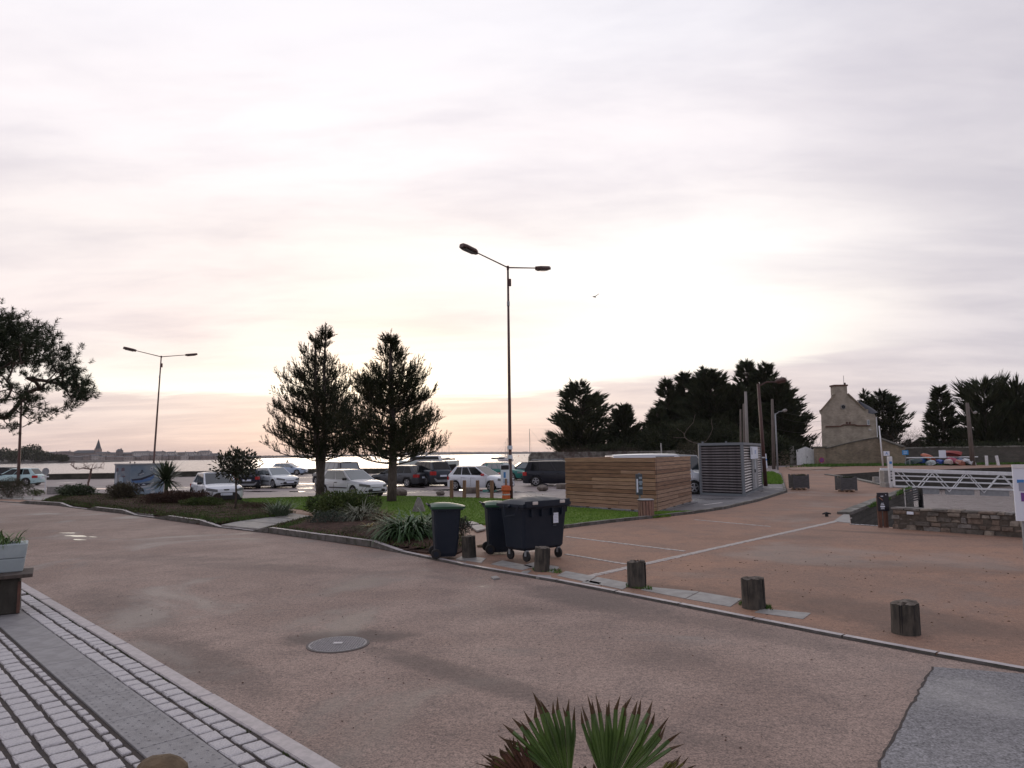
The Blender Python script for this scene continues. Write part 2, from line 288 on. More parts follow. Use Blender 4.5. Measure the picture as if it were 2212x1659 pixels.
# ------------------------------------------------------------------ mesh helpers
class MB:
    def __init__(s): s.v = []; s.f = []; s.mi = []; s.cur = 0
    def add(s, vs_, fs, M=None):
        o = len(s.v)
        for p in vs_:
            p = Vector(p)
            s.v.append(tuple(M @ p) if M is not None else tuple(p))
        for f in fs: s.f.append(tuple(i+o for i in f)); s.mi.append(s.cur)
        return s
    def box(s, c, d, M=None, j=0, taper=1.0):
        x, y, z = d[0]/2, d[1]/2, d[2]/2
        V = []
        for sx, sy, sz in ((-1,-1,-1),(1,-1,-1),(1,1,-1),(-1,1,-1),(-1,-1,1),(1,-1,1),(1,1,1),(-1,1,1)):
            k = taper if sz > 0 else 1
            V.append((c[0]+sx*x*k+random.uniform(-j, j), c[1]+sy*y*k+random.uniform(-j, j), c[2]+sz*z+random.uniform(-j, j)*.5))
        return s.add(V, [(0,3,2,1),(4,5,6,7),(0,1,5,4),(1,2,6,5),(2,3,7,6),(3,0,4,7)], M)
    def tube(s, pts, r, n=8, cap=True):
        pts = [Vector(p) for p in pts]; rs = r if isinstance(r, (list, tuple)) else [r]*len(pts)
        o = len(s.v); k = len(pts)
        d0 = (pts[1]-pts[0]).normalized(); a = d0.orthogonal().normalized()
        for i, p in enumerate(pts):
            d = (pts[min(i+1, k-1)]-pts[max(i-1, 0)]).normalized()
            a = (a - d*a.dot(d)).normalized() if (a-d*a.dot(d)).length > 1e-5 else d.orthogonal().normalized()
            b = d.cross(a)
            for q in range(n):
                t = 2*math.pi*q/n
                s.v.append(tuple(p + (a*math.cos(t)+b*math.sin(t))*rs[i]))
        for i in range(k-1):
            for q in range(n):
                s.f.append((o+i*n+q, o+i*n+(q+1) % n, o+(i+1)*n+(q+1) % n, o+(i+1)*n+q)); s.mi.append(s.cur)
        if cap:
            s.f.append(tuple(o+q for q in reversed(range(n)))); s.mi.append(s.cur)
            s.f.append(tuple(o+(k-1)*n+q for q in range(n))); s.mi.append(s.cur)
        return s
    def cyl(s, p0, p1, r0, r1=None, n=16): return s.tube([p0, p1], [r0, r0 if r1 is None else r1], n)
    def prism(s, poly, a, b, axis='y'):
        """polygon in 2D swept between a and b along an axis"""
        n = len(poly); V = []
        for h in (a, b):
            for p, q in poly: V.append({'y': (p, h, q), 'x': (h, p, q), 'z': (p, q, h)}[axis])
        fs = [tuple(range(n)), tuple(reversed(range(n, 2*n)))] + [(i, n+i, n+(i+1) % n, (i+1) % n) for i in range(n)]
        return s.add(V, fs)
    def grid(s, P):
        a, b = len(P), len(P[0]); o = len(s.v)
        for r in P:
            for p in r: s.v.append(tuple(p))
        for i in range(a-1):
            for j in range(b-1): s.f.append((o+i*b+j, o+(i+1)*b+j, o+(i+1)*b+j+1, o+i*b+j+1)); s.mi.append(s.cur)
        return s
    def mesh(s, name, m, smooth=False, fix=True):
        me = bpy.data.meshes.new(name); me.from_pydata(s.v, [], s.f)
        for q in (m if isinstance(m, (list, tuple)) else [m]): me.materials.append(q)
        me.polygons.foreach_set('material_index', s.mi)
        if fix:
            b = bmesh.new(); b.from_mesh(me); bmesh.ops.recalc_face_normals(b, faces=b.faces); b.to_mesh(me); b.free()
        if smooth: me.shade_smooth()
        me.update(); return me
    def build(s, name, m, parent=None, smooth=False, fix=True, bevel=0, auto=None):
        o = bpy.data.objects.new(name, s.mesh(name, m, smooth, fix)); C.objects.link(o)
        if parent is not None: o.parent = parent
        if bevel:
            q = o.modifiers.new('bevel', 'BEVEL'); q.width = bevel; q.segments = 2; q.limit_method = 'ANGLE'
        return o
def tag(o, label=None, cat=None, group=None, kind=None):
    if label: o['label'] = label
    if cat: o['category'] = cat
    if group: o['group'] = group
    if kind: o['kind'] = kind
    return o
def thing(name, label, cat, loc=(0, 0, 0), rz=0, group=None):
    o = bpy.data.objects.new(name, None); C.objects.link(o); o.empty_display_size = .1
    o.location = loc; o.rotation_euler = (0, 0, rz)
    return tag(o, label, cat, group)
def copy_tree(o, parent=None):
    c = o.copy(); C.objects.link(c)
    if parent is not None: c.parent = parent
    for ch in list(o.children): copy_tree(ch, c)
    return c
def inst(name, me, parent, loc, rot=(0, 0, 0), scale=(1, 1, 1)):
    o = bpy.data.objects.new(name, me); C.objects.link(o); o.parent = parent
    o.location = loc; o.rotation_euler = rot; o.scale = scale; return o
def sheet(name, pts, z, m, thick=0, label=None, kind='structure', parent=None, cat=None):
    pts = [Vector((p[0], p[1], 0)) for p in pts]
    tr = geometry.tessellate_polygon([pts])
    b = MB(); b.v = [(p.x, p.y, z) for p in pts]; n = len(pts)
    for t in tr:
        a, bb, c = (pts[i] for i in t)
        f = tuple(t) if (bb-a).cross(c-a).z > 0 else tuple(reversed(t))
        b.f.append(f); b.mi.append(0)
    if thick:
        b.v += [(p.x, p.y, z-thick) for p in pts]
        area = sum(pts[i].x*pts[(i+1) % n].y-pts[(i+1) % n].x*pts[i].y for i in range(n))
        for i in range(n):
            j = (i+1) % n
            b.f.append((i, i+n, j+n, j) if area > 0 else (i, j, j+n, i+n)); b.mi.append(1 if isinstance(m, list) else 0)
    o = b.build(name, m, parent, fix=False)
    return tag(o, label, cat, kind=kind)
def quads_mesh(name, V, F, m, parent=None, smooth=False):
    """fast mesh from arrays V (n,3), F (k,q)"""
    me = bpy.data.meshes.new(name); q = F.shape[1]
    me.vertices.add(len(V)); me.vertices.foreach_set('co', V.astype(np.float32).ravel())
    me.loops.add(F.size); me.loops.foreach_set('vertex_index', F.astype(np.int32).ravel())
    me.polygons.add(len(F)); me.polygons.foreach_set('loop_start', np.arange(0, F.size, q, dtype=np.int32))
    me.materials.append(m); me.update(calc_edges=True)
    if smooth: me.shade_smooth()
    o = bpy.data.objects.new(name, me); C.objects.link(o)
    if parent is not None: o.parent = parent
    return o
def unit(a): return a/np.maximum(np.linalg.norm(a, axis=-1, keepdims=True), 1e-9)
def blades(name, P, D, Ln, Wd, m, parent=None, diamond=False, up=None):
    """P base points, D directions, lengths and widths -> one triangle or diamond each"""
    P = np.asarray(P, float); D = unit(np.asarray(D, float)); n = len(P)
    S = unit(np.cross(D, rng.normal(size=(n, 3)) if up is None else up))
    Ln = np.broadcast_to(Ln, (n,))[:, None]; Wd = np.broadcast_to(Wd, (n,))[:, None]
    if diamond:
        V = np.stack([P, P+D*Ln*.45+S*Wd/2, P+D*Ln, P+D*Ln*.45-S*Wd/2], 1).reshape(-1, 3); F = np.arange(4*n).reshape(n, 4)
    else:
        V = np.stack([P-S*Wd/2, P+S*Wd/2, P+D*Ln], 1).reshape(-1, 3); F = np.arange(3*n).reshape(n, 3)
    return quads_mesh(name, V, F, m, parent)
def straps(name, base, az, tilt, L, Wd, droop, m, parent, seg=6, fold=.0):
    """arching strap leaves. arrays of base (n,3), azimuth, start elevation, length, width, droop"""
    n = len(az); base = np.asarray(base, float); V = np.zeros((n, seg+1, 2, 3)); p = base.copy(); el = tilt.copy()
    side = np.stack([-np.sin(az), np.cos(az), np.zeros(n)], 1)
    for i in range(seg+1):
        t = i/seg; w = (Wd*(.55+.9*t*(1-t)*2)*(1-t**3))[:, None]/2
        V[:, i, 0] = p-side*w; V[:, i, 1] = p+side*w
        d = np.stack([np.cos(az)*np.cos(el), np.sin(az)*np.cos(el), np.sin(el)], 1); p = p+d*(L/seg)[:, None]; el = el-droop/seg
    V = V.reshape(-1, 3); idx = []
    o = np.arange(n)[:, None]*(seg+1)*2
    for i in range(seg): idx.append(np.stack([o[:, 0]+2*i, o[:, 0]+2*i+1, o[:, 0]+2*i+3, o[:, 0]+2*i+2], 1))
    return quads_mesh(name, V, np.concatenate(idx), m, parent, smooth=True)
def text_mesh(name, txt, size, m, parent, loc, rot, ext=.001):
    cu = bpy.data.curves.new(name, 'FONT'); cu.body = txt; cu.size = size; cu.extrude = ext; cu.align_x = 'CENTER'; cu.align_y = 'CENTER'; cu.resolution_u = 3
    tmp = bpy.data.objects.new('tmp', cu); C.objects.link(tmp); bpy.context.view_layer.update()
    me = bpy.data.meshes.new_from_object(tmp); bpy.data.objects.remove(tmp)
    me.materials.clear(); me.materials.append(m)
    o = bpy.data.objects.new(name, me); C.objects.link(o); o.parent = parent; o.location = loc; o.rotation_euler = rot
    return o
def P2(*uv): return [W(u, v) for u, v in uv]

# ================================================================== SETTING
WZ = -2.0                                             # water level
basin = [Vector((30, -25, 0)), Vector((24, 0, 0)), W(2206, 1163)+Vector((4.2, -5.2, 0)), W(2206, 1163)+Vector((.35, .1, 0)), Vector((10.35, 18.95, 0)), W(1902, 1137)+Vector((0.1, 0, 0)),
         W(1839, 1133), W(1836, 1113), W(1905, 1085), W(1968, 1060), W(1972, 1056), W(1928, 1053), W(1914, 1049), W(1850, 1034), W(1791, 1025.7), W(1911, 1018), W(2060, 1013), W(2212, 1008)]
land = [Vector((-160, -30, 0)), *basin, Vector((110, 108, 0)), Vector((260, 150, 0)), Vector((300, 330, 0)), Vector((70, 230, 0)), Vector((16, 128, 0)), Vector((3.2, 100, 0)),
        Vector((1.4, 89, 0)), W(965, 1021), W(670, 1021), W(235, 1031), Vector((-160, 58, 0))]
sheet('ground', land, -.006, [M_plaza, M_quayst], thick=5)
# sea: one sheet, rippled
def water_mat():
    m = bpy.data.materials.new('sea_water'); m.use_nodes = True; t = m.node_tree; g = G(t); L = t.links.new
    b = t.nodes['Principled BSDF']; b.inputs['Base Color'].default_value = (.31, .26, .24, 1); b.inputs['Roughness'].default_value = .16; b.inputs['IOR'].default_value = 1.3
    geo = N(t, 'ShaderNodeNewGeometry'); mp = N(t, 'ShaderNodeMapping'); mp.inputs['Scale'].default_value = (.55, 1.0, 1); mp.inputs['Rotation'].default_value = (0, 0, R_(12)); L(geo.outputs['Position'], mp.inputs[0])
    n = N(t, 'ShaderNodeTexNoise'); n.inputs['Scale'].default_value = 2.2; n.inputs['Detail'].default_value = 5; n.inputs['Roughness'].default_value = .6; n.inputs['Distortion'].default_value = .4; L(mp.outputs[0], n.inputs['Vector'])
    n2 = N(t, 'ShaderNodeTexNoise'); n2.inputs['Scale'].default_value = .12; n2.inputs['Detail'].default_value = 4; L(mp.outputs[0], n2.inputs['Vector'])
    h = g.m('ADD', g.m('MULTIPLY', n.outputs[0], .6), g.m('MULTIPLY', n2.outputs[0], 1.6))
    bp = N(t, 'ShaderNodeBump'); bp.inputs['Strength'].default_value = .9; bp.inputs['Distance'].default_value = .4; L(h, bp.inputs['Height']); L(bp.outputs[0], b.inputs['Normal'])
    return m
wb = MB(); wb.add([(-9000, -200, WZ), (9000, -200, WZ), (9000, 12000, WZ), (-9000, 12000, WZ)], [(0, 1, 2, 3)])
tag(wb.build('water', water_mat()), kind='structure')

# far shores: low hills
def shore(name, pts, D0, depth, m, seed):
    """pts: (u, v_top) silhouette; waterline found from the distance"""
    b = MB(); r = random.Random(seed); rows = []
    us = np.arange(pts[0][0], pts[-1][0]+.1, 3.0)
    for fy, fz in ((0, 0), (.08, .45), (.3, .8), (.6, 1), (1, .9)):
        row = []
        for i, u in enumerate(us):
            v = np.interp(u, [p[0] for p in pts], [p[1] for p in pts]); D = np.interp(u, [p[0] for p in pts], [p[2] for p in pts])
            t = WD(u, v, D)
            h = (t.z-WZ)*fz*(1+ (r.uniform(-.10, .10) if fz > .5 else 0))
            row.append((t.x*(1+fy*depth/D), D+fy*depth, WZ-.2+h))
        rows.append(row)
    return tag(b.grid(rows).build(name, m, fix=True), kind='structure')
M_shore = mat('far_shore_land', (.075, .065, .06), .95, nscale=.02, col2=(.05, .047, .045))
shore('far_shore', [(-260, 985, 900), (60, 984, 1100), (180, 983.5, 1120), (420, 982.5, 1250), (520, 983.5, 1400), (560, 984, 1500), (700, 982, 1900), (860, 981.5, 2400), (905, 981, 2700)], 1100, 160, M_shore, 1)
shore('far_shore', [(870, 976.5, 3900), (960, 975.8, 4000), (1040, 976, 4100), (1110, 975.6, 4300), (1190, 975.5, 4500), (1300, 974.6, 4500)], 4000, 300, M_shore, 2)

# ------------------------------------------------ surfaces (each 4 mm or more above the one below)
far_line = P2((-60, 1081), (0, 1084), (100, 1090), (280, 1112), (470, 1140), (560, 1149.5), (700, 1168), (850, 1192), (1000, 1222), (1200, 1256), (1630, 1341), (2020, 1416), (2212, 1449.5))
near_out = [W(60, 1277, .1), W(260, 1379, .1), W(427, 1477, .1), W(679, 1622, .1)]
for p in near_out: p.z = 0
d_near = (near_out[3]-near_out[1]).normalized(); far_ext = (far_line[-1]-far_line[-3]).normalized()
road_pts = [Vector((-80, 60, 0)), *reversed([far_line[-1]+far_ext*8] + far_line[::-1])]
road_pts = [Vector((-60, 47, 0))] + far_line + [far_line[-1]+far_ext*9, near_out[3]+d_near*9, *near_out[::-1], near_out[0]-d_near*4+Vector((-.5, .0, 0)), Vector((-60, 40, 0))]
sheet('road', road_pts, -.002, M_road)
g0, g1 = W(2015, 1441), W(1895, 1659)
random.seed(44); ck_ = MB(); cp_ = [g0.lerp(g1, q/26)+Vector((random.uniform(-.012, .012), random.uniform(-.012, .012), 0)) for q in range(27)]; ck_.grid([[p+Vector((-random.uniform(.008, .022), 0, .006)) for p in cp_], [p+Vector((random.uniform(.004, .014), 0, .006)) for p in cp_]]); tag(ck_.build('pavement_joint', M_joint, fix=False), kind='structure')
sheet('pavement', [g0, far_line[-1]-Vector((.04, .1, 0)), far_line[-1]+far_ext*8-Vector((.04, .1, 0)), g1+(g1-g0)*2.5+Vector((5, 0, 0)), g1+(g1-g0)*2.5], .004, M_asph)
lot = [Vector((-100, 40, 0)), W(0, 1075), W(120, 1075), W(250, 1074), W(370, 1076), W(500, 1079), W(700, 1073), W(900, 1072.5), W(1225, 1082), W(1225, 1096), W(1378, 1109), W(1412, 1118), W(1490, 1109), W(1566, 1099), W(1640, 1082), W(1700, 1063),
       W(1693, 1040), W(1685, 1026), W(1680, 1010), Vector((40, 97, 0)), Vector((3, 88.5, 0)), W(965, 1022), W(670, 1022.5), W(235, 1033), Vector((-100, 63, 0))]
sheet('car_park', lot, 0.0, M_lot)
sheet('hut_forecourt', P2((1225, 1096), (1378, 1109), (1412, 1118), (1490, 1109), (1566, 1099), (1640, 1082), (1700, 1063), (1693, 1046), (1640, 1047), (1510, 1045), (1480, 1062), (1500, 1085), (1225, 1088)), .005, M_asph2)
sheet('path', P2((430, 1079), (510, 1084), (590, 1096), (700, 1107), (800, 1119), (950, 1130), (1045, 1135), (1215, 1143), (1190, 1200), (1020, 1205), (1000, 1165), (930, 1141), (830, 1126), (700, 1113), (600, 1106), (480, 1085)), .003, M_path)
lawnp = P2((498, 1079.5), (600, 1076.5), (700, 1074), (900, 1073.5), (1225, 1083), (1225, 1097), (1378, 1109.5), (1425, 1107), (1500, 1106), (1407, 1119.5), (1320, 1129), (1220, 1141), (1045, 1134), (950, 1129), (800, 1118), (700, 1106), (590, 1095), (510, 1084))
sheet('lawn', lawnp, .05, M_lawn, thick=.06)
bed1 = P2((88, 1088), (118, 1076.5), (150, 1068), (245, 1072), (350, 1074), (430, 1079), (500, 1085.5), (560, 1094), (610, 1107), (640, 1113), (600, 1120), (475, 1137), (430, 1133), (280, 1110.5), (110, 1089.5))
bed2 = P2((572, 1148.5), (640, 1128), (715, 1113.5), (830, 1127), (930, 1142), (1000, 1166), (1012, 1186), (985, 1198), (920, 1196), (852, 1188.5), (700, 1165.5))
def in_poly(x, y, poly):
    r = np.zeros(len(x), bool); n = len(poly)
    for i in range(n):
        a, b = poly[i], poly[(i+1) % n]
        c = ((a.y > y) != (b.y > y)) & (x < (b.x-a.x)*(y-a.y)/((b.y-a.y) or 1e-9)+a.x); r ^= c
    return r
def scatter(poly, n):
    xs = [p.x for p in poly]; ys = [p.y for p in poly]; out = np.zeros((0, 2))
    while len(out) < n:
        q = np.stack([rng.uniform(min(xs), max(xs), n*3), rng.uniform(min(ys), max(ys), n*3)], 1)
        out = np.concatenate([out, q[in_poly(q[:, 0], q[:, 1], poly)]])
    return out[:n]
def mound(name, poly, h, m):
    """bumpy soil bed"""
    b = MB(); xs = [p.x for p in poly]; ys = [p.y for p in poly]; st = .22
    base = sheet(name, poly, .03, m, thick=.05)
    X, Y = np.meshgrid(np.arange(min(xs), max(xs), st), np.arange(min(ys), max(ys), st)); X = X+rng.uniform(-.05, .05, X.shape); Y = Y+rng.uniform(-.05, .05, Y.shape)
    a = in_poly(X.ravel(), Y.ravel(), poly).reshape(X.shape)
    seg = [(poly[i], poly[(i+1) % len(poly)]) for i in range(len(poly))]
    dist = np.full(X.shape, 9.0)
    for p, q in seg:
        dx, dy = q.x-p.x, q.y-p.y; t = np.clip(((X-p.x)*dx+(Y-p.y)*dy)/(dx*dx+dy*dy+1e-9), 0, 1)
        dist = np.minimum(dist, np.hypot(X-p.x-t*dx, Y-p.y-t*dy))
    Z = np.where(a, .02+h*np.minimum(dist/.9, 1)+rng.uniform(0, .05, X.shape)*np.minimum(dist/.3, 1), 0)
    idx = np.arange(X.size).reshape(X.shape); ok = a[:-1, :-1] & a[1:, :-1] & a[:-1, 1:] & a[1:, 1:]
    F = np.stack([idx[:-1, :-1], idx[:-1, 1:], idx[1:, 1:], idx[1:, :-1]], -1)[ok]
    tag(quads_mesh('soil_clods', np.stack([X, Y, Z], -1).reshape(-1, 3), F, m, base, smooth=True), kind='stuff')
    return base
mound('planting_bed', bed1, .10, M_soil); mound('planting_bed', bed2, .12, M_soil)
sheet('verge', P2((1640, 1046), (1693, 1046), (1686, 1028), (1668, 1020), (1640, 1022)), .02, M_lawn)
sheet('verge', [*P2((1690, 1010), (1780, 1009), (1845, 1007), (1950, 1006.5), (2212, 1003)), Vector((75, 104, 0)), Vector((42, 104, 0)), Vector((36, 86, 0))], .03, M_lawn)
sheet('gravel_track', P2((1700, 1012), (1745, 1008), (1800, 1009.5), (1790, 1014), (1712, 1016)), .04, M_path)
# damp puddles in the car park and on the road
M_pud = mat('puddle_water', (.05, .045, .045), .02, spec=.9)
def puddle(cu, cv, ru, rv, sd_, z=.007):
    r = random.Random(sd_); ph = [r.uniform(0, 6.28) for _ in range(4)]
    pts = []
    for i in range(34):
        t = 2*math.pi*i/34; k = 1+.22*math.sin(2*t+ph[0])+.16*math.sin(3*t+ph[1])+.10*math.sin(5*t+ph[2])+.06*math.sin(9*t+ph[3])
        pts.append(W(cu+ru*k*math.cos(t), cv+rv*k*math.sin(t)))
    tag(sheet('puddle', pts, z, M_pud), kind='structure')
for i, q in enumerate([(1045, 1061, 42, 2.6), (975, 1058.5, 30, 1.6), (1170, 1047, 22, 1.5), (672, 1045, 28, 1.3), (640, 1062, 14, 1.0), (560, 1062, 40, .9), (900, 1053, 26, 1.1), (1120, 1063, 30, 1.0), (215, 1056, 26, 1.4), (700, 1057, 10, .8), (612, 1037, 30, .8), (1195, 1044, 16, 1.4)]): puddle(*q, i)
for i, q in enumerate([(165, 1158, 24, 1.6), (148, 1151.5, 14, .9), (170, 1166, 13, 1.1), (200, 1160, 9, .6)]): puddle(*q, 20+i, z=.003)
# painted bays
def line(a, b, w, z=.009, m=M_whitep, name='painted_line', parent=None):
    a, b = Vector(a), Vector(b); d = (b-a).normalized(); s = Vector((-d.y, d.x, 0))*w/2
    o = MB().add([a-s+Vector((0, 0, z)), b-s+Vector((0, 0, z)), b+s+Vector((0, 0, z)), a+s+Vector((0, 0, z))], [(0, 1, 2, 3)]).build(name, m, parent, fix=False)
    return tag(o, kind=None if parent else 'structure')
for a, b in (((550, 1066), (640, 1069)), ((650, 1064), (690, 1069)), ((520, 1058), (545, 1060.5)), ((600, 1050), (675, 1052)), ((640, 1044), (690, 1045.5)), ((1040, 1065), (1110, 1071)), ((1100, 1060), (1200, 1069)), ((1160, 1055), (1224, 1060)), ((880, 1062), (960, 1066)),
             ((790, 1052), (835, 1056)), ((880, 1044), (930, 1044)), ((120, 1048), (240, 1052)), ((200, 1060), (245, 1060.5)), ((1100, 1040), (1140, 1043)), ((1650, 1055), (1690, 1053)), ((1520, 1091), (1560, 1086))):
    line(W(*a), W(*b), .13)

# ------------------------------------------------ kerbs and paving, stone by stone
def stone_mesh(name, lx, ly, lz, m, j=.006, bev=.008, sd_=0):
    """one block with chipped, slightly chamfered top"""
    random.seed(900+sd_); b = MB(); x, y = lx/2, ly/2; k = bev
    V = [(-x, -y, -lz), (x, -y, -lz), (x, y, -lz), (-x, y, -lz), (-x, -y, -k), (x, -y, -k), (x, y, -k), (-x, y, -k), (-x+k, -y+k, 0), (x-k, -y+k, 0), (x-k, y-k, 0), (-x+k, y-k, 0)]
    V = [(p[0]+random.uniform(-j, j), p[1]+random.uniform(-j, j), p[2]+(random.uniform(-j, j)*.3 if p[2] > -.05 else 0)) for p in V]
    F = [(8, 9, 10, 11)]+[(i, (i+1) % 4, 4+(i+1) % 4, 4+i) for i in range(4)]+[(4+i, 4+(i+1) % 4, 8+(i+1) % 4, 8+i) for i in range(4)]
    return b.add(V, F).mesh(name, m)
random.seed(11)
pave_z = .10
A0, A1 = W(260, 1379, pave_z), W(679, 1622, pave_z); A0.z = A1.z = 0
tdir = (A1-A0).normalized(); ndir = Vector((tdir.y, -tdir.x, 0))          # ndir points away from the road
if ndir.x > 0: ndir = -ndir
Rz = math.atan2(tdir.y, tdir.x)
def PF(s, n, z=0): return A0+tdir*s+ndir*n+Vector((0, 0, z))
S0, S1 = -5.6, 6.5
pave = sheet('pavement', [PF(S0-14, -.005), PF(S1, -.005), PF(S1, 9), PF(S0-14, 9)], pave_z-.017, M_joint, thick=.1)
ks = [stone_mesh('kerb_stone', 1.152, .135, .13, M_granite2, .004, .01, i) for i in range(3)]
kerbn = thing('kerb', None, None, (0, 0, 0)); tag(kerbn, kind='structure')
s = S0
while s < S1:
    inst('kerb_stone', random.choice(ks), kerbn, PF(s+.585, .068+random.uniform(-.006, .006), pave_z+random.uniform(-.003, .003)), (0, 0, Rz+random.uniform(-.006, .006))); s += 1.172
setts = [stone_mesh('sett', 1, 1, .35, M_granite, .045, .07, i) for i in range(7)]
slabs = [stone_mesh('paving_slab', .697, .372, .05, M_slabm, .001, .003, i) for i in range(2)]
nset = [0]; rest = MB()
def sett(s_, n_, a, c, z=pave_z, rz=None, par=None, force=False):
    """a along the kerb, c across"""
    p = PF(s_, n_)
    if p.y < 4.3 or p.x < -9.2*1: return
    if p.x/p.y < -.80 or nset[0] >= 296 and not force:
        return
    nset[0] += 1
    inst('sett', random.choice(setts), par or pave, (p.x, p.y, z+random.uniform(-.004, .003)), (random.uniform(-.02, .02), random.uniform(-.02, .02), Rz+random.uniform(-.04, .04)+random.choice((0, math.pi))), (a*random.uniform(.93, 1.01), c*random.uniform(.93, 1.02), .08))
cols = [(.232, .135), (.390, .118)]+[(.905, .055)]+[(1.037+.178*i, .143) for i in range(9)]
cand = []
for ci, (n0, wd) in enumerate(cols):
    s = S0+.1+random.uniform(0, .15)
    while s < S1:
        pitch = .176+random.uniform(-.012, .012); cand.append((s+pitch/2, n0, pitch-(.023 if wd > .06 else .04), wd)); s += pitch
cand.sort(key=lambda c: (PF(c[0], c[1])).length)
vis = [c for c in cand if PF(c[0], c[1]).y > 4.45 and PF(c[0], c[1]).x/PF(c[0], c[1]).y > -.80]
for c in vis[:298]: sett(*c)
for s_, n_, a, c in vis[298:]:
    M_ = Matrix.Translation(PF(s_, n_, pave_z-.02)) @ Matrix.Rotation(Rz, 4, 'Z'); rest.box((0, 0, 0), (a, c, .04), M_, j=.006)
if rest.v: tag(rest.build('sett', M_granite, pave), kind='stuff')
s = S0+.55
while s < S1:
    inst('paving_slab', random.choice(slabs), pave, PF(s+.35, .648, pave_z-.002), (0, 0, Rz)); s += .703
# warning studs on the nearest slabs
st = MB()
for i in range(44):
    for j in range(5):
        p = PF(.9+i*.095+random.uniform(-.004, .004), .50+j*.075+random.uniform(-.004, .004), pave_z+.000)
        if p.y > 4.4: st.tube([p, p+Vector((0, 0, .0012))], [.010, .008], 6)
tag(st.build('tactile_stud', M_slabm, pave), kind='stuff')
# moss in the joint beside the kerb
mp_ = rng.uniform(S0, S1, 6000); off = np.where(rng.random(6000) < .6, rng.normal(-.018, .016, 6000), rng.normal(.150, .008, 6000))
keep = (np.sin(mp_*3.1)+np.sin(mp_*7.3+1) > -.3); mp_, off = mp_[keep], off[keep]
PP = np.array([tuple(PF(a, b, (.0 if b < .05 else .075))) for a, b in zip(mp_, off)])
tag(blades('moss_tuft', PP, rng.normal(size=(len(PP), 3))*[.6, .6, .3]+[0, 0, .8], rng.uniform(.012, .035, len(PP)), .014, M_moss), kind='stuff')

# far kerb: raised round the beds, dropped at the crossing and along the quay
random.seed(5)
kerbf = thing('kerb', None, None, (0, 0, 0)); tag(kerbf, kind='structure')
def kerb_run(u0, v0, u1, v1, h0, h1, n, w=.13, m=M_granite2, inward=1):
    a, b = W(u0, v0), W(u1, v1); d = (b-a)/n; t = d.normalized(); nn = Vector((-t.y, t.x, 0))*inward
    for i in range(n):
        p, q = a+d*i+t*.011, a+d*(i+1)-t*.011; za = h0+(h1-h0)*i/n; zb = h0+(h1-h0)*(i+1)/n
        o = MB(); r = .006
        V = [p-Vector((0, 0, .1)), q-Vector((0, 0, .1)), q+nn*w-Vector((0, 0, .1)), p+nn*w-Vector((0, 0, .1)),
             p+nn*r+Vector((0, 0, za)), q+nn*r+Vector((0, 0, zb)), q+nn*w+Vector((0, 0, zb)), p+nn*w+Vector((0, 0, za))]
        jj = Vector((0, 0, random.uniform(-.004, .004)))
        V = V[:4]+[x+jj for x in V[4:]]
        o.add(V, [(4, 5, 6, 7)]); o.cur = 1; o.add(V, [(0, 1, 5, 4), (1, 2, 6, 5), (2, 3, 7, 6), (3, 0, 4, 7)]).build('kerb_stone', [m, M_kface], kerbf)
    g_ = MB(); V = [a-nn*.035+Vector((0, 0, .001)), b-nn*.035+Vector((0, 0, .001)), b+nn*.01+Vector((0, 0, .001)), a+nn*.01+Vector((0, 0, .001))]; g_.add(V, [(0, 1, 2, 3)]).build('gutter_dirt', M_joint, kerbf, fix=False)
LO, HI = .028, .14
kerb_run(-120, 1077, 40, 1086.5, LO, LO, 6, m=M_flag)
kerb_run(40, 1086.5, 54, 1088, LO, HI, 1); kerb_run(54, 1088, 128, 1092.5, HI, HI, 4); kerb_run(128, 1092.5, 152, 1096.5, HI, LO, 1)
kerb_run(152, 1096.5, 186, 1100.5, LO, LO, 2); kerb_run(186, 1100.5, 203, 1102.5, LO, HI, 1); kerb_run(203, 1102.5, 262, 1109, HI, HI, 3); kerb_run(262, 1109, 292, 1114, HI, LO, 1)
kerb_run(292, 1114, 330, 1119, LO, LO, 2); kerb_run(330, 1119, 360, 1123, LO, HI, 1); kerb_run(360, 1123, 430, 1133, HI, HI, 3); kerb_run(430, 1133, 474, 1140, HI, LO, 1)
kerb_run(474, 1140, 545, 1148, LO, LO, 3); kerb_run(545, 1148, 580, 1151, LO, HI, 1); kerb_run(580, 1151, 800, 1181.5, HI, HI, 5); kerb_run(800, 1181.5, 862, 1193.5, HI, LO+.01, 1)
kerb_run(862, 1193.5, 1000, 1222, LO+.01, LO, 2, w=.11)
kl = P2((1000, 1222), (1200, 1256), (1630, 1341), (2020, 1416), (2212, 1449.5))
tot = [(1000, 1222, 1091, 1238), (1091, 1238, 1200, 1256.5), (1200, 1256.5, 1326, 1281), (1326, 1281, 1464, 1308), (1464, 1308, 1624, 1340), (1624, 1340, 1818, 1378), (1818, 1378, 2022, 1416.5), (2022, 1416.5, 2240, 1456), (2240, 1456, 2500, 1500)]
for q in tot: kerb_run(*q, LO, LO, 1, w=.095, m=M_granite2)
